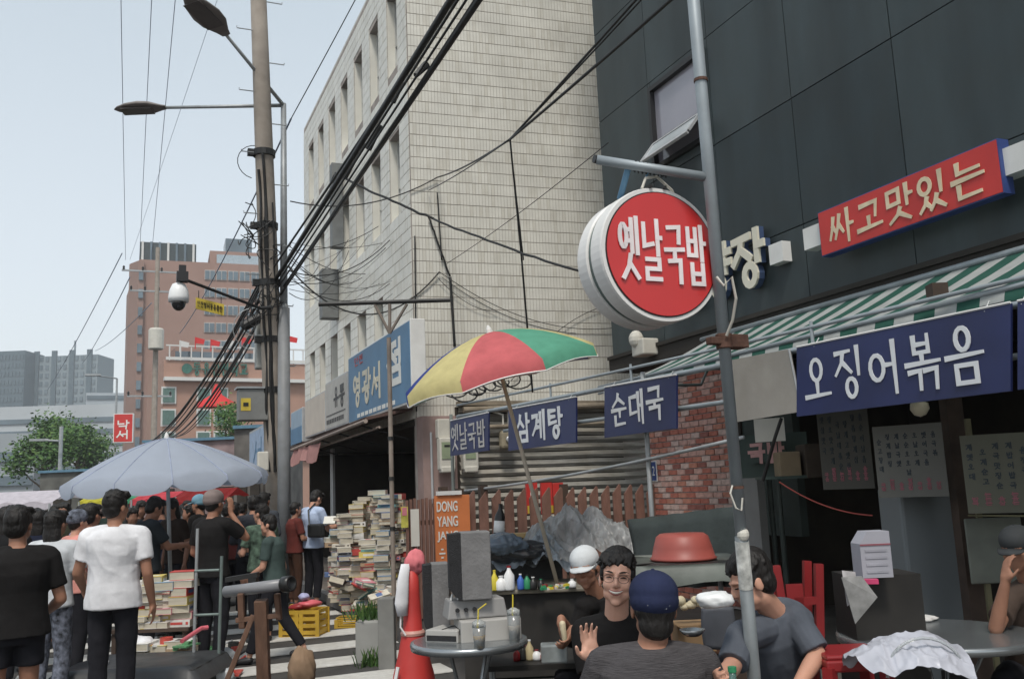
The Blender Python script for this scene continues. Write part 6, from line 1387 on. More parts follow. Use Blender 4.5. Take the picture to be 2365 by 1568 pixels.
# dark timber post between posters
a = P(2215, 1100, 6.75); g = MB(); g.box(V((a.x, a.y, 1.5)), (.12, .12, 3.0), rotc); tag(g.build('dark_post', brown_d), 'dark post between the two right menu posters', 'post')
a = P(2245, 1100, 6.5); g = MB(); g.box(V((a.x+.02, a.y, 1.0)), (.035, .03, 1.9), rotc); g.tube([P(2236, 1190, 6.3), P(2420, 1192, 5.9)], .006, 6); tag(g.build('olive_frame', mat('olive_frame', (.12, .11, .06), .6)), 'olive frame edge of the right menu board', 'frame')
# pale board behind right man
c = P(2300, 1270, 6.4); g = MB(); g.box(c, (.4, .02, .45), rotc); tag(g.build('pale_board', mat('pale_board', (.13, .14, .12), .7), bevel=.01), 'pale board behind the head of the man at the right edge', 'board')
# white boxes and papers on a dark cabinet
c = P(2012, 1278, 4.7); t = thing('water_carton', 'white carton with a red line on the dark cabinet beside the cooler', 'carton', c)
g = MB(); cw_ = mat('white_carton', (.34, .34, .38), .7, .05, 6); g.box(c+V((0, 0, -.03)), (.155, .13, .17), rotc)
pr = [(-.0775, .055), (.0775, .055), (.0775, .115), (-.035, .115)]; vs = [c+rotc @ V((x, -.065, z)) for x, z in pr]+[c+rotc @ V((x, .065, z)) for x, z in pr]; g.add(vs, [(0, 1, 2, 3), (7, 6, 5, 4), (0, 4, 5, 1), (1, 5, 6, 2), (2, 6, 7, 3), (3, 7, 4, 0)]); g.build('carton', cw_, t)
g = MB(); g.box(c+rotc @ V((0, -.067, .05)), (.155, .004, .008), rotc); g.build('red_line', ink_r, t)
g = MB()
for k in range(4): g.box(c+rotc @ V((0, -.067, .02-.035*k)), (.11, .003, .012), rotc)
g.build('print', mat('grey_print', (.32, .32, .36), .7), t)
c = P(2045, 1370, 4.75); c.z = 0; t = thing('dark_cabinet', 'dark cabinet behind the right table', 'cabinet', c); zc_ = P(2012, 1328, 4.75).z
g = MB(); g.box(c+ZP*zc_/2+bk*.12, (.36, .3, zc_), rotc); g.build('body', blk_cart, t)
g = MB(); q = P(1985, 1390, 4.4); g.slab(q+rotc @ V((-.075, 0, .12)), q+rotc @ V((-.03, 0, -.10)), q+rotc @ V((.09, 0, .02)), q+rotc @ V((.03, .02, .12)), .004); tag(g.build('newspaper', mat('newsprint', (.24, .24, .235), .8, .25, 22)), 'folded newspaper leaning behind the right table', 'newspaper')
g = MB(); q = P(1962, 1350, 4.45); g.slab(q+rotc @ V((-.03, 0, .07)), q+rotc @ V((-.02, 0, -.10)), q+rotc @ V((.035, 0, -.06)), q+rotc @ V((.035, .0, .06)), .004); tag(g.build('leaflet', mat('leaflet_paper', (.48, .46, .46), .8, .3, 18)), 'printed leaflet standing left of the folded newspaper', 'leaflet')
q = P(2005, 1342, 4.5); g = MB(); g.box(q, (.09, .05, .022), rotc @ rotz(-.2)); tag(g.build('magenta_box', mat('magenta_plastic', (.5, .05, .14), .5)), 'magenta strip under the white carton', 'box')
# right table
ct2 = onZ(2160, 1462, .74); t = round_table(ct2, .50, 'dark round table with napkins at the right', rim=steel, topm=mat('dark_matt_top', (.055, .057, .058), .5, .15, 3))
q = onZ(2035, 1470, .742); g = MB(); g.lathe([(.058, 0), (.06, .13), (.056, .13), (.0, .12)], q, n=24); tag(g.build('paper_cup', paper, smooth=True), 'white tissue roll at the left side of the dark round table', 'tissue roll')
heap('napkin', 'crumpled white napkins on the far side of the dark round table', onZ(2120, 1428, .76), (.1, .06, .022), mat('napkin', (.62, .6, .58), .8), 41, .25, n=24, rot=rotc, cat='napkin')
heap('napkin', 'small torn napkin left of the tissue roll', onZ(2000, 1466, .75), (.035, .03, .008), mat('napkin', (.62, .6, .58), .8), 42, .25, n=16, cat='napkin')
cW = P(2095, 1545, 3.6)
tent('white_plastic_bag', 'white plastic bag heaped in the foreground at the lower right', cW, [(-.08, 0, tz(2050, 1488, 3.6)), (.06, .02, tz(2120, 1476, 3.6)), (-.17, -.04, tz(1995, 1522, 3.6)), (.17, -.02, tz(2185, 1508, 3.6)), (0, -.1, tz(2090, 1520, 3.5))], .225, .2, 1.35, mat('white_bag_plastic', (.42, .43, .48), .35, .12, 5, bump=.6, bscale=10), seed=9, n=110, fold=.09, pw=1.25, cr=.55, cat='bag')
g = MB(); c = P(2140, 1560, 3.5); pts = [c+rotc @ V((.15*math.cos(a)+.0, 0, .14*math.sin(a))) for a in [math.pi*(1-k/14) for k in range(15)]]; g.tube(pts, .006, 8); tag(g.build('wire_handle', clear), 'clear plastic strap arching over the white bag', 'strap')
# red stools and chairs
def stool(c, s_, h, label, m_=redp):
    t = thing('plastic_stool', label, 'stool', V((c.x, c.y, 0))); c = V((c.x, c.y, 0)); g = MB(); g.box(c+ZP*(h-.012), (s_, s_, .024), rotc); g.box(c+ZP*(h-.045), (s_*1.03, s_*1.03, .05), rotc); g.build('seat', m_, t, bevel=.01)
    for sx_ in (-1, 1):
        for sy_ in (-1, 1):
            p0_, p1_ = c+rotc @ V((sx_*s_*.55, sy_*s_*.55, 0)), c+rotc @ V((sx_*s_*.45, sy_*s_*.45, h-.05)); ax = p1_-p0_; g = MB(); g.box((p0_+p1_)/2, (.045, .045, ax.length), ax.to_track_quat('Z', 'Y').to_matrix()); g.build('leg', m_, t)
    return t
stool(P(1955, 1500, 3.9), .26, P(1955, 1498, 3.9).z, 'red plastic stool at the bottom right beside the white bag')
c = P(1835, 1380, 5.0); t = thing('stacked_stools', 'stack of upturned red plastic stools behind the man in grey', 'stool', V((c.x, c.y, 0)))
zs_ = P(1835, 1390, 5.0).z; c = V((c.x, c.y, 0))
for k in range(3):
    g = MB(); g.box(c+ZP*(.3+k*.09), (.26, .26, .03), rotc); g.build('seat', redp, t, bevel=.01)
for sx_ in (-1, 1):
    for sy_ in (-1, 1): g = MB(); g.box(c+rotc @ V((sx_*.10, sy_*.1, zs_+.0)), (.042, .042, .42), rotc @ Matrix.Rotation(sx_*.08, 3, 'Y')); g.build('leg', redp, t)
g = MB(); g.box(c+rotc @ V((-.03, -.11, zs_-.02)), (.09, .02, .26), rotc); g.box(c+rotc @ V((.04, -.11, zs_+.02)), (.15, .02, .04), rotc); g.build('brace', redp, t)
box_on(V((c.x, c.y, .15)), (.36, .36, .29), blk_cart, 'plinth_box', 'dark box under the red stools', 'box')
# ================================================================== PEOPLE
skin_a = mat('skin_warm', (.50, .27, .19), .5, .1, 10, spec=.35, sss=.08); skin_b = mat('skin_tan', (.31, .155, .10), .55, .12, 10, spec=.3, sss=.06); skin_c = mat('skin_dim', (.27, .14, .095), .6, .1, 10, spec=.25)  # skin_dim: darker skin copy for the crowd, shade put into the colour
hair_m = mat('black_hair', (.012, .010, .009), .55, .4, 30, bump=.9, bscale=70, stretch=(1, 1, .35), spec=.35); hair_g = mat('grey_hair', (.12, .11, .10), .6, .4, 30, bump=.9, bscale=60)
dk = lambda n, c: cloth(n, c, .15)
c_black = dk('black_tee', (.014, .013, .013)); c_white = dk('white_tee', (.66, .66, .68)); c_navy = dk('navy_cap', (.022, .028, .065)); c_knit = dk('dark_grey_knit', (.06, .058, .062)); c_grey = dk('grey_tee', (.085, .095, .115)); c_blkp = dk('black_trousers', (.016, .016, .02)); c_lt = dk('light_blue_shirt', (.42, .50, .66)); c_green = dk('grey_green_tee', (.055, .08, .075)); c_cap = dk('white_cap', (.55, .57, .58)); c_camo = mat('camo_pattern', (.07, .11, .08), .9, .9, 14, bump=.4, bscale=12); c_rose = dk('rose_shirt', (.6, .26, .22)); c_red = dk('dark_red_shirt', (.12, .03, .025)); c_print = mat('printed_skirt', (.10, .11, .14), .9, 1.0, 22); c_brownt = dk('brown_tee', (.07, .05, .04)); c_bluecap = dk('pale_blue_cap', (.16, .30, .38)); c_gcap = dk('grey_brown_cap', (.20, .16, .15)); c_lilac = dk('lilac_shirt', (.22, .2, .3))
shoe = mat('dark_shoe', (.02, .02, .022), .5)
def rot3(yaw, pitch=0, roll=0):
    """local x right, y forward, z up; yaw 0 looks along +Y, positive turns left"""
    return Matrix.Rotation(yaw, 3, 'Z') @ Matrix.Rotation(pitch, 3, 'X') @ Matrix.Rotation(roll, 3, 'Y')
def head_to(mb, c, R, s, face=1):
    f = lambda x, y, z: c+R @ V((x*s, y*s, z*s))
    e = lambda x, y, z, a, b, d: mb.ell(f(x, y, z), (a*s, b*s, d*s), R, 14)
    e(0, -.012, .035, .076, .094, .086); e(0, .022, -.02, .064, .066, .078); e(0, .035, -.065, .046, .05, .048); e(0, .062, -.098, .024, .022, .018)
    for q in (-1, 1):
        e(q*.079, -.005, -.008, .009, .022, .032); e(q*.036, .056, -.022, .028, .026, .028); e(q*.036, .03, -.06, .026, .038, .032)
        if face: mb.cap(f(q*.014, .086, .033), f(q*.052, .072, .03), .0085*s, .007*s, 8)
    if face:
        mb.cap(f(0, .085, .02), f(0, .102, -.016), .008*s, .0115*s, 8); e(0, .094, -.024, .017, .012, .010)
        mb.cap(f(-.02, .082, -.052), f(.02, .082, -.052), .007*s, .007*s, 8); mb.cap(f(-.016, .08, -.066), f(.016, .08, -.066), .008*s, .008*s, 8)
def hand_to(mb, w, d, pn, s=1, curl=.3, spread=.12, thumb=1, r=1):
    """w wrist, d direction of the fingers, pn palm normal"""
    d = d.normalized(); pn = (pn-d*pn.dot(d)).normalized(); sd_ = d.cross(pn)*thumb
    R = Matrix((sd_, d, pn)).transposed()
    mb.cap(w, w+d*.03*s, .026*s, .03*s, 10); mb.ell(w+d*.055*s, (.042*s, .05*s, .018*s), R, 12); mb.ell(w+d*.04*s+sd_*.025*s+pn*.008*s, (.02*s, .03*s, .016*s), R, 10)
    for k, (o, L) in enumerate(((.030, .072), (.010, .080), (-.010, .074), (-.029, .058))):
        p = w+d*.09*s+sd_*o*s; a = (o/.03)*spread; v = (d*math.cos(a)+sd_*math.sin(a)); q = p
        rr_ = (.0095, .0095, .009, .008)[k]*s*r
        for j, f in enumerate((.45, .32, .25)):
            cc_ = curl*(j+.6); vv = v*math.cos(cc_)+pn*math.sin(cc_); n_ = q+vv*L*f*s; mb.cap(q, n_, rr_*(1-.08*j), rr_*(1-.08*(j+1)), 8); q = n_
    p = w+d*.025*s+sd_*.034*s; v = (d*.62+sd_*.7+pn*.35).normalized(); q = p+v*.038*s; mb.cap(p, q, .013*s, .0105*s, 8); mb.cap(q, q+(d*.85+sd_*.3+pn*.35).normalized()*.032*s, .0105*s, .0085*s, 8)
def finish(name, mb, m, t, vox, fold=0, sm=3, label=None, seed=0):
    o = remesh(name, mb, m, t, vox, sm, label)
    if fold:
        me = o.data; off = V((seed*3.1, seed, seed*1.7))
        n_ = len(me.vertices); co = [0.0]*(3*n_); no = [0.0]*(3*n_); me.vertices.foreach_get('co', co); me.vertex_normals.foreach_get('vector', no)
        for i in range(n_):
            p = V(co[3*i:3*i+3]); k = noise.noise(V((p.x*5, p.y*5, p.z*9))+off)*.6+(1-abs(noise.noise(V((p.x*8+p.z*3, p.y*8, p.z*6))+off)))**3*.5-.2
            for c_ in range(3): co[3*i+c_] += no[3*i+c_]*k*fold
        me.vertices.foreach_set('co', co); me.update()
    return o
pid = 0
def person(label, j, cols, s=1.0, vox=.012, sleeve=.45, leg=.95, torso_yaw=0, head=(0, 0, 0), hair='short', hat=None, fold=.006, face=0, hands=True, curl=(.35, .35), palm=None, hdir=None, skin=None, girth=1, group=None, legs=True, tshirt_len=.10, hairm=None, shoes=True):
    """j: world joints head, neck, pelvis, shl, shr, ell, elr, wrl, wrr, hpl, hpr, knl, knr, anl, anr"""
    global pid; pid += 1; rr_ = random.Random(pid)
    sk, sh, tr = cols; skm = sk; t = thing('person', label, 'person', (j['pelvis'].x, j['pelvis'].y, 0), group)
    Rh = rot3(*head); Rt = rot3(torso_yaw); up = (j['neck']-j['pelvis']); L = up.length; upn = up.normalized(); xr = (j['shr']-j['shl']); xr = (xr-upn*xr.dot(upn)).normalized(); RT = Matrix((xr, upn.cross(xr), upn)).transposed()
    sp = lambda k: j['pelvis']+upn*L*k
    def torso(mb, e, lo):
        W = girth*s
        secs = [(lo, .184, .136), (.0, .176, .126), (.2, .162, .115), (.45, .158, .115), (.68, .178, .122), (.84, .182, .112), (.93, .135, .088), (1.0, .072, .062)]
        mb.loft([(sp(k)+RT @ V((0, (.0 if k < .5 else -.008), 0)), a*W+e, b*W+e, RT) for k, a, b in secs], 20)
        for q in ('l', 'r'):
            mb.cap(sp(.9)+RT @ V((.05*(1 if q == 'r' else -1)*s, 0, 0)), j['sh'+q], .058*s+e, .056*s+e, 12)
    B = MB(); head_to(B, j['head'], Rh, s, face); hb = j['head']+Rh @ V((0, -.012*s, -.07*s)); B.cap(j['neck']-upn*.04*s, hb, .060*s, .054*s, 12); torso(B, -.012, -.05)
    for i, q in enumerate('lr'):
        el, wr = j['el'+q], j['wr'+q]; B.cap(j['sh'+q], el, .047*s*girth, .040*s, 12); B.cap(el, el.lerp(wr, .35), .040*s, .039*s, 12); B.cap(el.lerp(wr, .35), wr, .039*s, .026*s, 12)
        if hands:
            d_ = (hdir or {}).get(q) or (wr-el); pn = (palm or {}).get(q) or (RT @ V((1 if q == 'l' else -1, 0, 0)))
            hand_to(B, wr, d_, pn, s, curl[i], thumb=1 if q == 'l' else -1, r=max(1, vox/.009))
        if legs:
            B.cap(j['hp'+q], j['kn'+q], .075*s, .055*s, 12); B.cap(j['kn'+q], j['kn'+q].lerp(j['an'+q], .35), .054*s, .052*s, 12); B.cap(j['kn'+q].lerp(j['an'+q], .35), j['an'+q], .052*s, .034*s, 12)
    finish('body', B, skm, t, vox, 0, 5 if face else 3, seed=pid)
    T = MB(); torso(T, .013, -tshirt_len)
    for q in 'lr':
        sh_, el, wr = j['sh'+q], j['el'+q], j['wr'+q]
        if sleeve <= 1: e = sh_.lerp(el, max(.2, sleeve*1.6)); T.tube([sh_, e], [.068*s*girth, .066*s], 14)
        else: T.cap(sh_, el, .062*s*girth, .054*s, 12); T.tube([el, el.lerp(wr, sleeve-1)], [.053*s, .045*s], 12)
    finish('shirt', T, sh, t, vox, fold, 2, seed=pid)
    if legs:
        G = MB(); G.loft([(sp(.06), .145*s*girth, .105*s*girth, RT), (sp(-.08), .162*s*girth, .116*s*girth, RT), (sp(-.2), .15*s*girth, .108*s*girth, RT)], 16)
        for q in 'lr':
            hp, kn, an = j['hp'+q], j['kn'+q], j['an'+q]
            if leg <= .5: G.tube([hp, hp.lerp(kn, leg*2)], [.10*s, .088*s], 14)
            else: G.cap(hp, kn, .095*s, .073*s, 12); G.tube([kn, kn.lerp(an, (leg-.5)*2)], [.073*s, .058*s], 12)
        finish('trousers', G, tr, t, vox, fold, 2, seed=pid+50)
        if shoes:
            for q in 'lr':
                g = MB(); a = j['an'+q]; f = Rt @ V((0, 1, 0)); g.cap(a+V((0, 0, -.035)), a+f*.14*s+V((0, 0, -.05)), .045*s, .036*s); o = g.build('shoe', shoe, t, smooth=True)
    hm = hairm or hair_m; c = j['head']; f = lambda x, y, z: c+Rh @ V((x*s, y*s, z*s)); H = MB()
    if hair:
        if hat: H.ell(f(0, -.035, -.004), (.080*s, .070*s, .062*s), Rh, 16); H.ell(f(0, -.052, -.03), (.064*s, .045*s, .055*s), Rh, 14)
        else: H.ell(f(0, -.028, .045), (.084*s, .096*s, .090*s), Rh, 16); H.ell(f(0, -.05, -.01), (.078*s, .062*s, .075*s), Rh, 14)
        if hat and hat[1] == 'back': H.ell(f(0, -.045, -.055), (.068*s, .05*s, .06*s), Rh, 14)
        if face and not hat: H.ell(f(0, -.024, .075), (.086*s, .096*s, .082*s), Rh, 16)
        if hair == 'long': H.ell(f(0, -.055, -.09), (.085*s, .055*s, .13*s), Rh, 14)
        if not hat:
            for k in range(70 if face else 26):
                a = rr_.uniform(0, 6.283); e = rr_.uniform(.15, 1.25); p = V((math.cos(a)*math.sin(e)*.08, -.025+math.sin(a)*math.sin(e)*.09, .05+math.cos(e)*.082))
                if p.y > .045 and p.z < .085: continue
                tn = V((p.x*.5+rr_.uniform(-.4, .4)*.05, .03+p.y*.25, 0)); nrm_ = p.normalized(); tn = tn-nrm_*tn.dot(nrm_); tn = tn.normalized()*rr_.uniform(.018, .038)+V((0, 0, -.006)); H.cap(f(*(p-tn*.4)), f(*(p+tn)), .015*s, .008*s, 6)
            for k in range(9 if True else 0):
                x = -.06+.015*k; H.cap(f(x, .035, .11), f(x*1.15+.012, .080-abs(x)*.42, .068+.010*(k % 3)), .019*s, .008*s, 6)
            for q in (-1, 1): H.ell(f(q*.071, .008, .03), (.013*s, .030*s, .042*s), Rh, 10)
        finish('hair', H, hm, t, min(vox, .008), .004, 1, seed=pid)
    if hat:
        hm_, kind = hat; K = MB(); K.ell(f(0, -.014, .058), (.093*s, .112*s, .085*s), Rh, 24); K.ell(f(0, -.026, .028), (.092*s, .102*s, .066*s), Rh, 24)
        finish('cap', K, hm_, t, min(vox, .008), .0015, 2)
        if kind == 'brim':
            g = MB(); n = 14; vs = []
            for i in range(n+1):
                a = math.pi*i/n
                for r_ in (.0, .5, 1):
                    vs.append(f(math.cos(a)*(.085-.005*r_), .055+math.sin(a)*(.03+.075*r_), .035-.018*r_*math.sin(a)-.012*abs(math.cos(a))))
            g.add(vs, [(i*3+k, i*3+k+1, i*3+k+4, i*3+k+3) for i in range(n) for k in (0, 1)]); o = g.build('visor', hm_, t, smooth=True); o.modifiers.new('s', 'SOLIDIFY').thickness = .006
        g = MB(); g.ell(f(0, -.012, .142), (.008*s, .008*s, .005*s), Rh, 8); g.build('cap_button', hm_, t)
        if kind == 'back':
            g = MB(); g.tube([f(.04*math.cos(a), -.112+.0*a, .012+.03*math.sin(a)) for a in [math.pi*k/10 for k in range(11)]], .003, 6); g.box(f(.02, -.113, .006), (.02, .004, .01), Rh); g.build('strap_buckle', steel, t)
    return t, f, Rh
def stand(pos, yaw, h=1.7, lean=0, arms=None, stride=0, hd=(0, 0, 0), bow=0):
    """joints of a standing figure; arms: dict elr, wrr.. in local metres for 1.7 m"""
    k = h/1.72; R = rotz(yaw); f = lambda x, y, z: V((pos.x, pos.y, 0))+R @ V((x*k, y*k, z*k))
    ly = lambda z: max(0, (z-.93))*math.tan(lean)
    J = dict(head=f(0, .02+ly(1.62)+bow*.05, 1.60-bow*.02), neck=f(0, -.01+ly(1.46), 1.455), pelvis=f(0, 0, .94), shl=f(-.185, ly(1.4), 1.395), shr=f(.185, ly(1.4), 1.395),
             ell=f(-.235, -.03+ly(1.1), 1.12), elr=f(.235, -.03+ly(1.1), 1.12), wrl=f(-.24, .05+ly(.9), .88), wrr=f(.24, .05+ly(.9), .88),
             hpl=f(-.09, 0, .91), hpr=f(.09, 0, .91), knl=f(-.1, .02+stride*.5, .5), knr=f(.1, .03-stride*.35, .5), anl=f(-.1, -.02+stride, .09), anr=f(.1, -.02-stride, .09+abs(stride)*.15))
    for q, v in (arms or {}).items(): J[q] = f(*v)
    return J
def std(label, x, d, yaw, h, cols, **kw):
    pos = gnd(x, d); ak = {q: kw.pop(q) for q in ('arms', 'lean', 'stride', 'bow') if q in kw}
    head = kw.pop('head', (0, 0, 0)); J = stand(pos, yaw, h, **ak)
    return person(label, J, cols, s=h/1.72, torso_yaw=yaw, head=(yaw+head[0], head[1], head[2]), **kw)
D = math.radians
LOOK = -YAW                     # yaw that faces directly away from the camera
hold = dict(ell=(-.25, .05, 1.12), elr=(.25, .05, 1.12), wrl=(-.12, .28, 1.12), wrr=(.12, .28, 1.14))
# left foreground
std('person in a black t-shirt and shorts seen from behind at the left edge', 46, 5.7, D(8), 1.60, (skin_b, c_black, c_blkp), vox=.011, leg=.26, arms=dict(elr=(.27, .0, 1.10), wrr=(.2, .22, 1.0), ell=(-.26, .02, 1.1), wrl=(-.15, .22, 1.05)), girth=1.12, head=(D(-25), 0, 0), fold=.008)
std('person in a white t-shirt and black trousers seen from behind', 268, 6.9, D(-14), 1.69, (skin_b, c_white, c_blkp), vox=.010, sleeve=.42, arms=dict(ell=(-.27, .02, 1.12), wrl=(-.27, .2, .98), elr=(.25, -.04, 1.1), wrr=(.27, .06, .86)), girth=1.08, head=(D(-32), 0, D(4)), fold=.012, tshirt_len=.17)
std('person in white top and dark printed long skirt at the left', 128, 7.4, D(-30), 1.56, (skin_b, dk('offwhite_top', (.5, .52, .54)), c_print), vox=.012, arms=hold, hair='long', girth=1.0, fold=.008)
std('person with a rose coloured shirt and patterned scarf in the left crowd', 178, 8.6, D(-60), 1.55, (skin_a, c_rose, c_blkp), arms=hold, hat=(c_print, 'plain'))
std('person in a lilac shirt close behind the one in rose', 210, 8.9, D(-40), 1.6, (skin_b, c_lilac, c_blkp), arms=hold)
std('person in a black vest with white stripe by the umbrella', 344, 10.0, D(-70), 1.66, (skin_b, dk('black_white_vest', (.025, .03, .035)), c_blkp), arms=dict(ell=(-.2, .12, 1.15), elr=(.2, .15, 1.15), wrl=(-.12, .38, 1.15), wrr=(.1, .4, 1.16)), bow=1, head=(0, D(-25), 0))
std('person in a black t-shirt and grey cap holding a hand to the face', 492, 8.9, D(-50), 1.68, (skin_b, c_black, c_blkp), vox=.010, arms=dict(elr=(.25, .2, 1.25), wrr=(.10, .14, 1.5), ell=(-.25, .0, 1.12), wrl=(-.2, .2, 1.0)), hat=(c_gcap, 'brim'), hdir={'r': V((0, 0, 1))}, fold=.009)
std('person with a pale blue cap in the crowd under the grey umbrella', 462, 12.2, D(60), 1.66, (skin_b, c_black, c_blkp), arms=hold, hat=(c_bluecap, 'brim'))
std('person in dark jacket bending towards the bookshop, nearer the pole', 578, 11.8, D(-20), 1.62, (skin_b, dk('dark_jacket', (.04, .042, .05)), c_blkp), sleeve=1.9, lean=D(18), arms=hold)
std('person in dark jacket further back beside the pole', 602, 13.2, D(-30), 1.66, (skin_b, dk('charcoal_jacket', (.05, .055, .065)), c_blkp), sleeve=1.9, lean=D(10), arms=hold)
std('short person in a green camouflage shirt carrying a white object', 604, 10.4, D(30), 1.52, (skin_a, c_camo, c_blkp), arms=hold, head=(D(20), 0, 0))
std('short person in a grey green t-shirt walking left past the wooden stand', 636, 9.2, D(68), 1.42, (skin_a, c_green, c_blkp), vox=.010, stride=.30, arms=dict(elr=(.22, -.05, 1.08), wrr=(.2, .05, .82), ell=(-.2, .1, 1.12), wrl=(-.1, .3, 1.0)), head=(D(5), D(-8), 0), lean=D(6))
tj = std('person in a light blue shirt reading a book in front of the bookshop', 722, 13.6, D(-62), 1.68, (skin_a, c_lt, c_blkp), vox=.010, bow=1, head=(0, D(-32), 0), arms=dict(ell=(-.2, .10, 1.12), elr=(.22, .12, 1.12), wrl=(-.1, .36, 1.14), wrr=(.1, .34, 1.14)), tshirt_len=.16, fold=.009)
p = P(762, 1208, 13.3); g = MB(); g.slab(p+V((-.1, 0, 0)), p+V((.06, -.06, 0)), p+V((.1, .05, .1)), p+V((-.06, .1, .1)), .02); tag(g.build('open_book', paper), 'open book held by the person in the light blue shirt', 'book')
p = P(730, 1225, 13.25); g = MB(); g.box(p+V((.0, 0, .0)), (.3, .1, .2), rotz(D(-60))); o = g.build('shoulder_bag', blk_p, bevel=.03); tag(o, 'black shoulder bag at the hip of the person in light blue', 'bag')
g = MB(); g.tube([p+V((-.1, -.02, .08)), P(712, 1178, 13.4), P(728, 1162, 13.55)], .012, 6); g.build('bag_strap', blk_p, o)
std('person in dark red standing close to the pole in the shadow', 681, 13.6, D(-80), 1.5, (skin_b, c_red, dk('brown_trousers', (.06, .03, .02))), arms=hold)
# crowd
names = ('dark green', 'black', 'charcoal', 'navy', 'brown', 'grey', 'olive', 'maroon')
ccol = ((.018, .03, .025), (.012, .012, .013), (.022, .022, .025), (.012, .015, .03), (.03, .02, .016), (.09, .09, .10), (.03, .03, .02), (.05, .012, .012))  # crowd tops kept extra dark, the crowd's shade is in these colours
cr_ = random.Random(5)
spots = [(8, 8.2), (-8, 9.0), (28, 10.5), (88, 9.2), (70, 12), (120, 12.6), (150, 10.6), (240, 13.2), (262, 12.6), (300, 11.8), (322, 13.5), (385, 13.2), (410, 11.6), (432, 14.6), (447, 12.4), (540, 12.4), (520, 14), (368, 15), (290, 15.5), (200, 14.5), (60, 15.5), (10, 13.5), (150, 16.5), (555, 16), (425, 16.5), (240, 18)]
wh = ('at the far left edge', 'cut off by the left edge behind the others', 'under the white canopy', 'left of the printed skirt', 'deep under the white canopy', 'behind the rose shirt', 'left of the rose shirt', 'left of the white t-shirt', 'hidden behind the white t-shirt', 'right behind the white t-shirt', 'under the yellow canopy side of the umbrella', 'right of the umbrella pole', 'in front of the umbrella pole', 'left of the pale blue cap', 'below the pale blue cap', 'left of the dark jackets', 'behind the grey cap', 'far behind the umbrella pole', 'far behind the white t-shirt', 'far behind the rose shirt', 'far at the left under the canopy', 'second from the left edge at the back', 'far under the white canopy', 'far behind the dark jackets', 'far right of the umbrella pole', 'farthest under the umbrella')
for i, (x, d) in enumerate(spots):
    k = i % 8 if i not in (0, 1) else 1; h = cr_.uniform(1.50, 1.66) if i != 1 else 1.50; yaw = cr_.uniform(-3.1, 3.1) if i > 3 else D(-10)
    std('person in %s top %s' % (names[k], wh[i]), x, d, yaw, h, (skin_c, dk('crowd_'+names[k].replace(' ', '_'), ccol[k]), c_blkp), vox=.016 if d > 8 else .013, sleeve=cr_.choice((.45, 1.9)), arms=hold if i % 3 else None, hair=cr_.choice(('short', 'short', 'long')), lean=cr_.uniform(0, .15), group='market crowd', hands=True, hat=((c_gcap, 'brim') if i in (7,) else None), head=(0, D(cr_.uniform(-25, 5)), 0))
# ---------------- foreground eaters
def J_px(d, **kw): return {k: P(v[0], v[1], v[2] if len(v) > 2 else d) for k, v in kw.items()}
def legs_seated(J, yaw, s=1, gz=0):
    R = rotz(yaw); p = J['pelvis']
    for q, sx_ in (('l', -1), ('r', 1)):
        J['hp'+q] = p+R @ V((sx_*.09*s, 0, 0)); J['kn'+q] = p+R @ V((sx_*.14*s, .40*s, .02)); J['an'+q] = V((J['kn'+q].x, J['kn'+q].y, .09))+R @ V((0, .03, 0))
    return J
def low(p, z): return V((p.x, p.y, z))
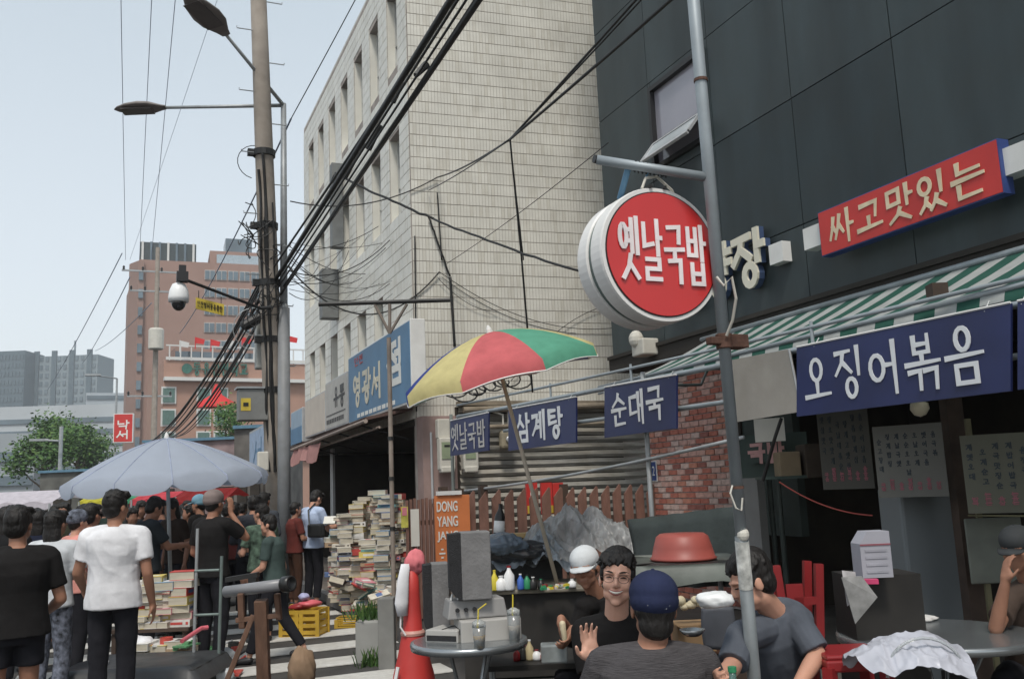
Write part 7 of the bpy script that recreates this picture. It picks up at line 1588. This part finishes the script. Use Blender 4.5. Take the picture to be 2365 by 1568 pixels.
# smiling man
d = 4.5; fy = math.pi-YAW           # facing the camera
J = J_px(d, head=(1426, 1338, d-.03), neck=(1422, 1420, d), shl=(1512, 1455, d+.06), shr=(1352, 1458, d+.02), ell=(1545, 1610, d-.05), elr=(1372, 1600, d-.12), wrl=(1520, 1660, d-.3), wrr=(1366, 1528, d-.34))
J['pelvis'] = low(P(1445, 1640, d+.08), .45); J['pelvis'] = J['pelvis']; legs_seated(J, fy)
t, f, Rh = person('smiling young man with glasses and black t-shirt raising an open hand', J, (mat('skin_fair', (.66, .38, .28), .5, .08, 10, spec=.35, sss=.08), c_black, c_blkp), s=1.06, vox=.0055, sleeve=.42, torso_yaw=fy, head=(fy+D(-10), D(3), D(-5)), face=1, fold=.007, hdir={'r': V((-.06, 0, 1))}, palm={'r': -F_+RX*.3}, curl=(.4, .22))
def smile_face(t, f, Rh, glasses=True, s=1):
    lip = mat('lip', (.32, .09, .08), .4); teeth = mat('teeth', (.72, .68, .6), .3); brow_m = hair_m
    g = MB(); g.tube([f(x, .0935-abs(x)*.30, -.054+x*x*11) for x in (-.031, -.021, -.010, 0, .010, .021, .031)], [.001, .004, .0058, .0062, .0058, .004, .001], 8); g.build('teeth', teeth, t, smooth=True)
    g = MB()
    for z0, k in ((-.0465, 8), (-.063, 16)): g.tube([f(x*1.12, .0935-abs(x)*.30, z0+x*x*k) for x in (-.03, -.02, -.01, 0, .01, .02, .03)], [.001, .0022, .003, .0032, .003, .0022, .001], 6)
    g.build('lips', lip, t, smooth=True)
    for q in (-1, 1):
        g = MB(); g.tube([f(q*(.018+.007*k), .0865-.0012*k*k, .010+.004*math.sin(math.pi*k/4)) for k in range(5)], [.0012, .0028, .0032, .0028, .0012], 6); g.build('eye', hair_m, t)
        g = MB(); g.tube([f(q*(.014+.010*k), .0925-.0022*k*k, .034+.004*math.sin(math.pi*k/4)) for k in range(5)], [.002, .0042, .0045, .0038, .0015], 6); g.build('eyebrow', brow_m, t)
    if glasses:
        g = MB(); fm_ = mat('glasses_frame', (.06, .045, .04), .4)
        for q in (-1, 1):
            g.tube([f(q*.034+.024*math.cos(a), .102-.25*(abs(q*.034+.024*math.cos(a))**1)*.4, .008+.018*math.sin(a)) for a in [k*math.pi/8 for k in range(17)]], .0013, 5)
            g.tube([f(q*.058, .092, .012), f(q*.08, .01, .012)], .0013, 5)
        g.tube([f(-.01, .1, .012), f(0, .105, .014), f(.01, .1, .012)], .0013, 5); tag(g.build('glasses', fm_, t), kind='stuff') if False else g.build('glasses', fm_, t)
smile_face(t, f, Rh)
# man with white cap
d = 5.4; yw = math.pi-YAW-D(30)
J = J_px(d, head=(1352, 1312, d), neck=(1380, 1372, d+.05), shl=(1450, 1408, d+.12), shr=(1352, 1400, d-.05), ell=(1440, 1500, d), elr=(1322, 1475, d-.1), wrl=(1322, 1452, d-.35), wrr=(1296, 1428, d-.32))
J['pelvis'] = low(P(1420, 1560, d+.25), .45); legs_seated(J, yw)
t, f, Rh = person('older man in a white cap and dark shirt holding food', J, (skin_b, c_black, c_blkp), s=.94, vox=.006, sleeve=1.35, torso_yaw=yw, head=(yw+D(10), D(-9), D(6)), face=1, hat=(c_cap, 'brim'), hairm=hair_g, hdir={'l': V((-.5, -.3, -.6)), 'r': V((-.2, -.4, -.9))}, curl=(.8, .8), fold=.007)
for q in (-1, 1):
    g = MB(); g.tube([f(q*(.018+.008*k), .0865-.0012*k*k, .009) for k in range(5)], [.001, .0025, .003, .0025, .001], 6); g.build('eye', hair_m, t)
g = MB(); g.tube([f(x, .090-abs(x)*.25, -.056) for x in (-.02, 0, .02)], .002, 6); g.build('lips', mat('skin_crease', (.34, .16, .12), .6), t)
p = P(1300, 1462, 4.98); g = MB(); g.cap(p+V((0, 0, .05)), p+V((.01, 0, -.04)), .018, .014, 10); tag(g.build('rice_roll', fm, smooth=True), 'pale roll of food in the hands of the man in the white cap', 'food')
# back turned man with navy cap
d = 3.5; yw = -YAW-D(6)
J = J_px(d, head=(1509, 1405, d), neck=(1503, 1488, d-.04), shl=(1392, 1535, d), shr=(1618, 1528, d), ell=(1340, 1720, d+.05), elr=(1690, 1700, d+.05), wrl=(1400, 1760, d+.3), wrr=(1650, 1740, d+.3))
J['pelvis'] = low(P(1505, 1700, d), .42); legs_seated(J, yw)
person('man seen from behind in a navy cap and dark ribbed grey t-shirt', J, (skin_b, mat('dark_ribbed_knit', (.075, .07, .073), .95, .2, 60, bump=.8, bscale=90, stretch=(.3, .3, 4), spec=.1), c_blkp), s=1.02, vox=.0065, sleeve=.5, torso_yaw=yw, head=(yw+D(8), D(-6), D(3)), hat=(c_navy, 'back'), fold=.006, girth=1.04)
# man in grey
d = 4.0; yw = math.pi-YAW-D(62)
J = J_px(d, head=(1735, 1345, d-.05), neck=(1790, 1405, d), shr=(1712, 1470, d-.18), shl=(1838, 1432, d-.02), elr=(1690, 1540, d-.30), ell=(1888, 1512, d-.12), wrr=(1668, 1560, d-.5), wrl=(1838, 1590, d-.3))
J['pelvis'] = low(P(1830, 1580, d+.25), .43); legs_seated(J, yw)
t, f, Rh = person('man in a grey t-shirt leaning forward behind the steel pole', J, (skin_a, c_grey, c_blkp), s=.97, vox=.006, sleeve=.55, torso_yaw=yw, head=(yw-D(22), D(-22), D(4)), face=1, fold=.008, curl=(.5, .7))
for q in (-1, 1):
    g = MB(); g.tube([f(q*(.018+.008*k), .0865-.0012*k*k, .009) for k in range(5)], [.001, .0025, .003, .0025, .001], 6); g.build('eye', hair_m, t)
# right edge person
d = 5.0; yw = math.pi-YAW-D(30)
J = J_px(d, head=(2350, 1270, d), neck=(2385, 1345, d), shr=(2330, 1385, d-.05), shl=(2450, 1390, d), elr=(2300, 1450, d-.25), ell=(2480, 1480, d), wrr=(2322, 1345, d-.28), wrl=(2440, 1500, d-.3))
J['pelvis'] = low(P(2400, 1600, d+.1), .45); legs_seated(J, yw)
person('man in a dark cap at the right edge holding a hand to his face', J, (skin_b, c_brownt, c_blkp), s=.95, vox=.008, sleeve=.4, torso_yaw=yw, head=(yw-D(20), D(-10), 0), face=1, hat=(mat('dark_cap', (.03, .033, .035), .8), 'brim'), hdir={'r': V((.25, 0, 1))}, fold=.007)
# ================================================================== AIR
hm_ = bpy.data.materials.new('haze_air'); hm_.use_nodes = True; hn = hm_.node_tree; hn.nodes.clear()
ho = hn.nodes.new('ShaderNodeOutputMaterial'); hv = hn.nodes.new('ShaderNodeVolumePrincipled'); hv.inputs['Density'].default_value = .0007; hv.inputs['Color'].default_value = (.92, .95, .97, 1); hv.inputs['Anisotropy'].default_value = .2
hn.links.new(hv.outputs[0], ho.inputs['Volume'])
g = MB(); g.box((0, 330, 34), (1300, 780, 70)); tag(g.build('haze', hm_), kind='stuff')
bpy.data.scenes.remove(TMP)
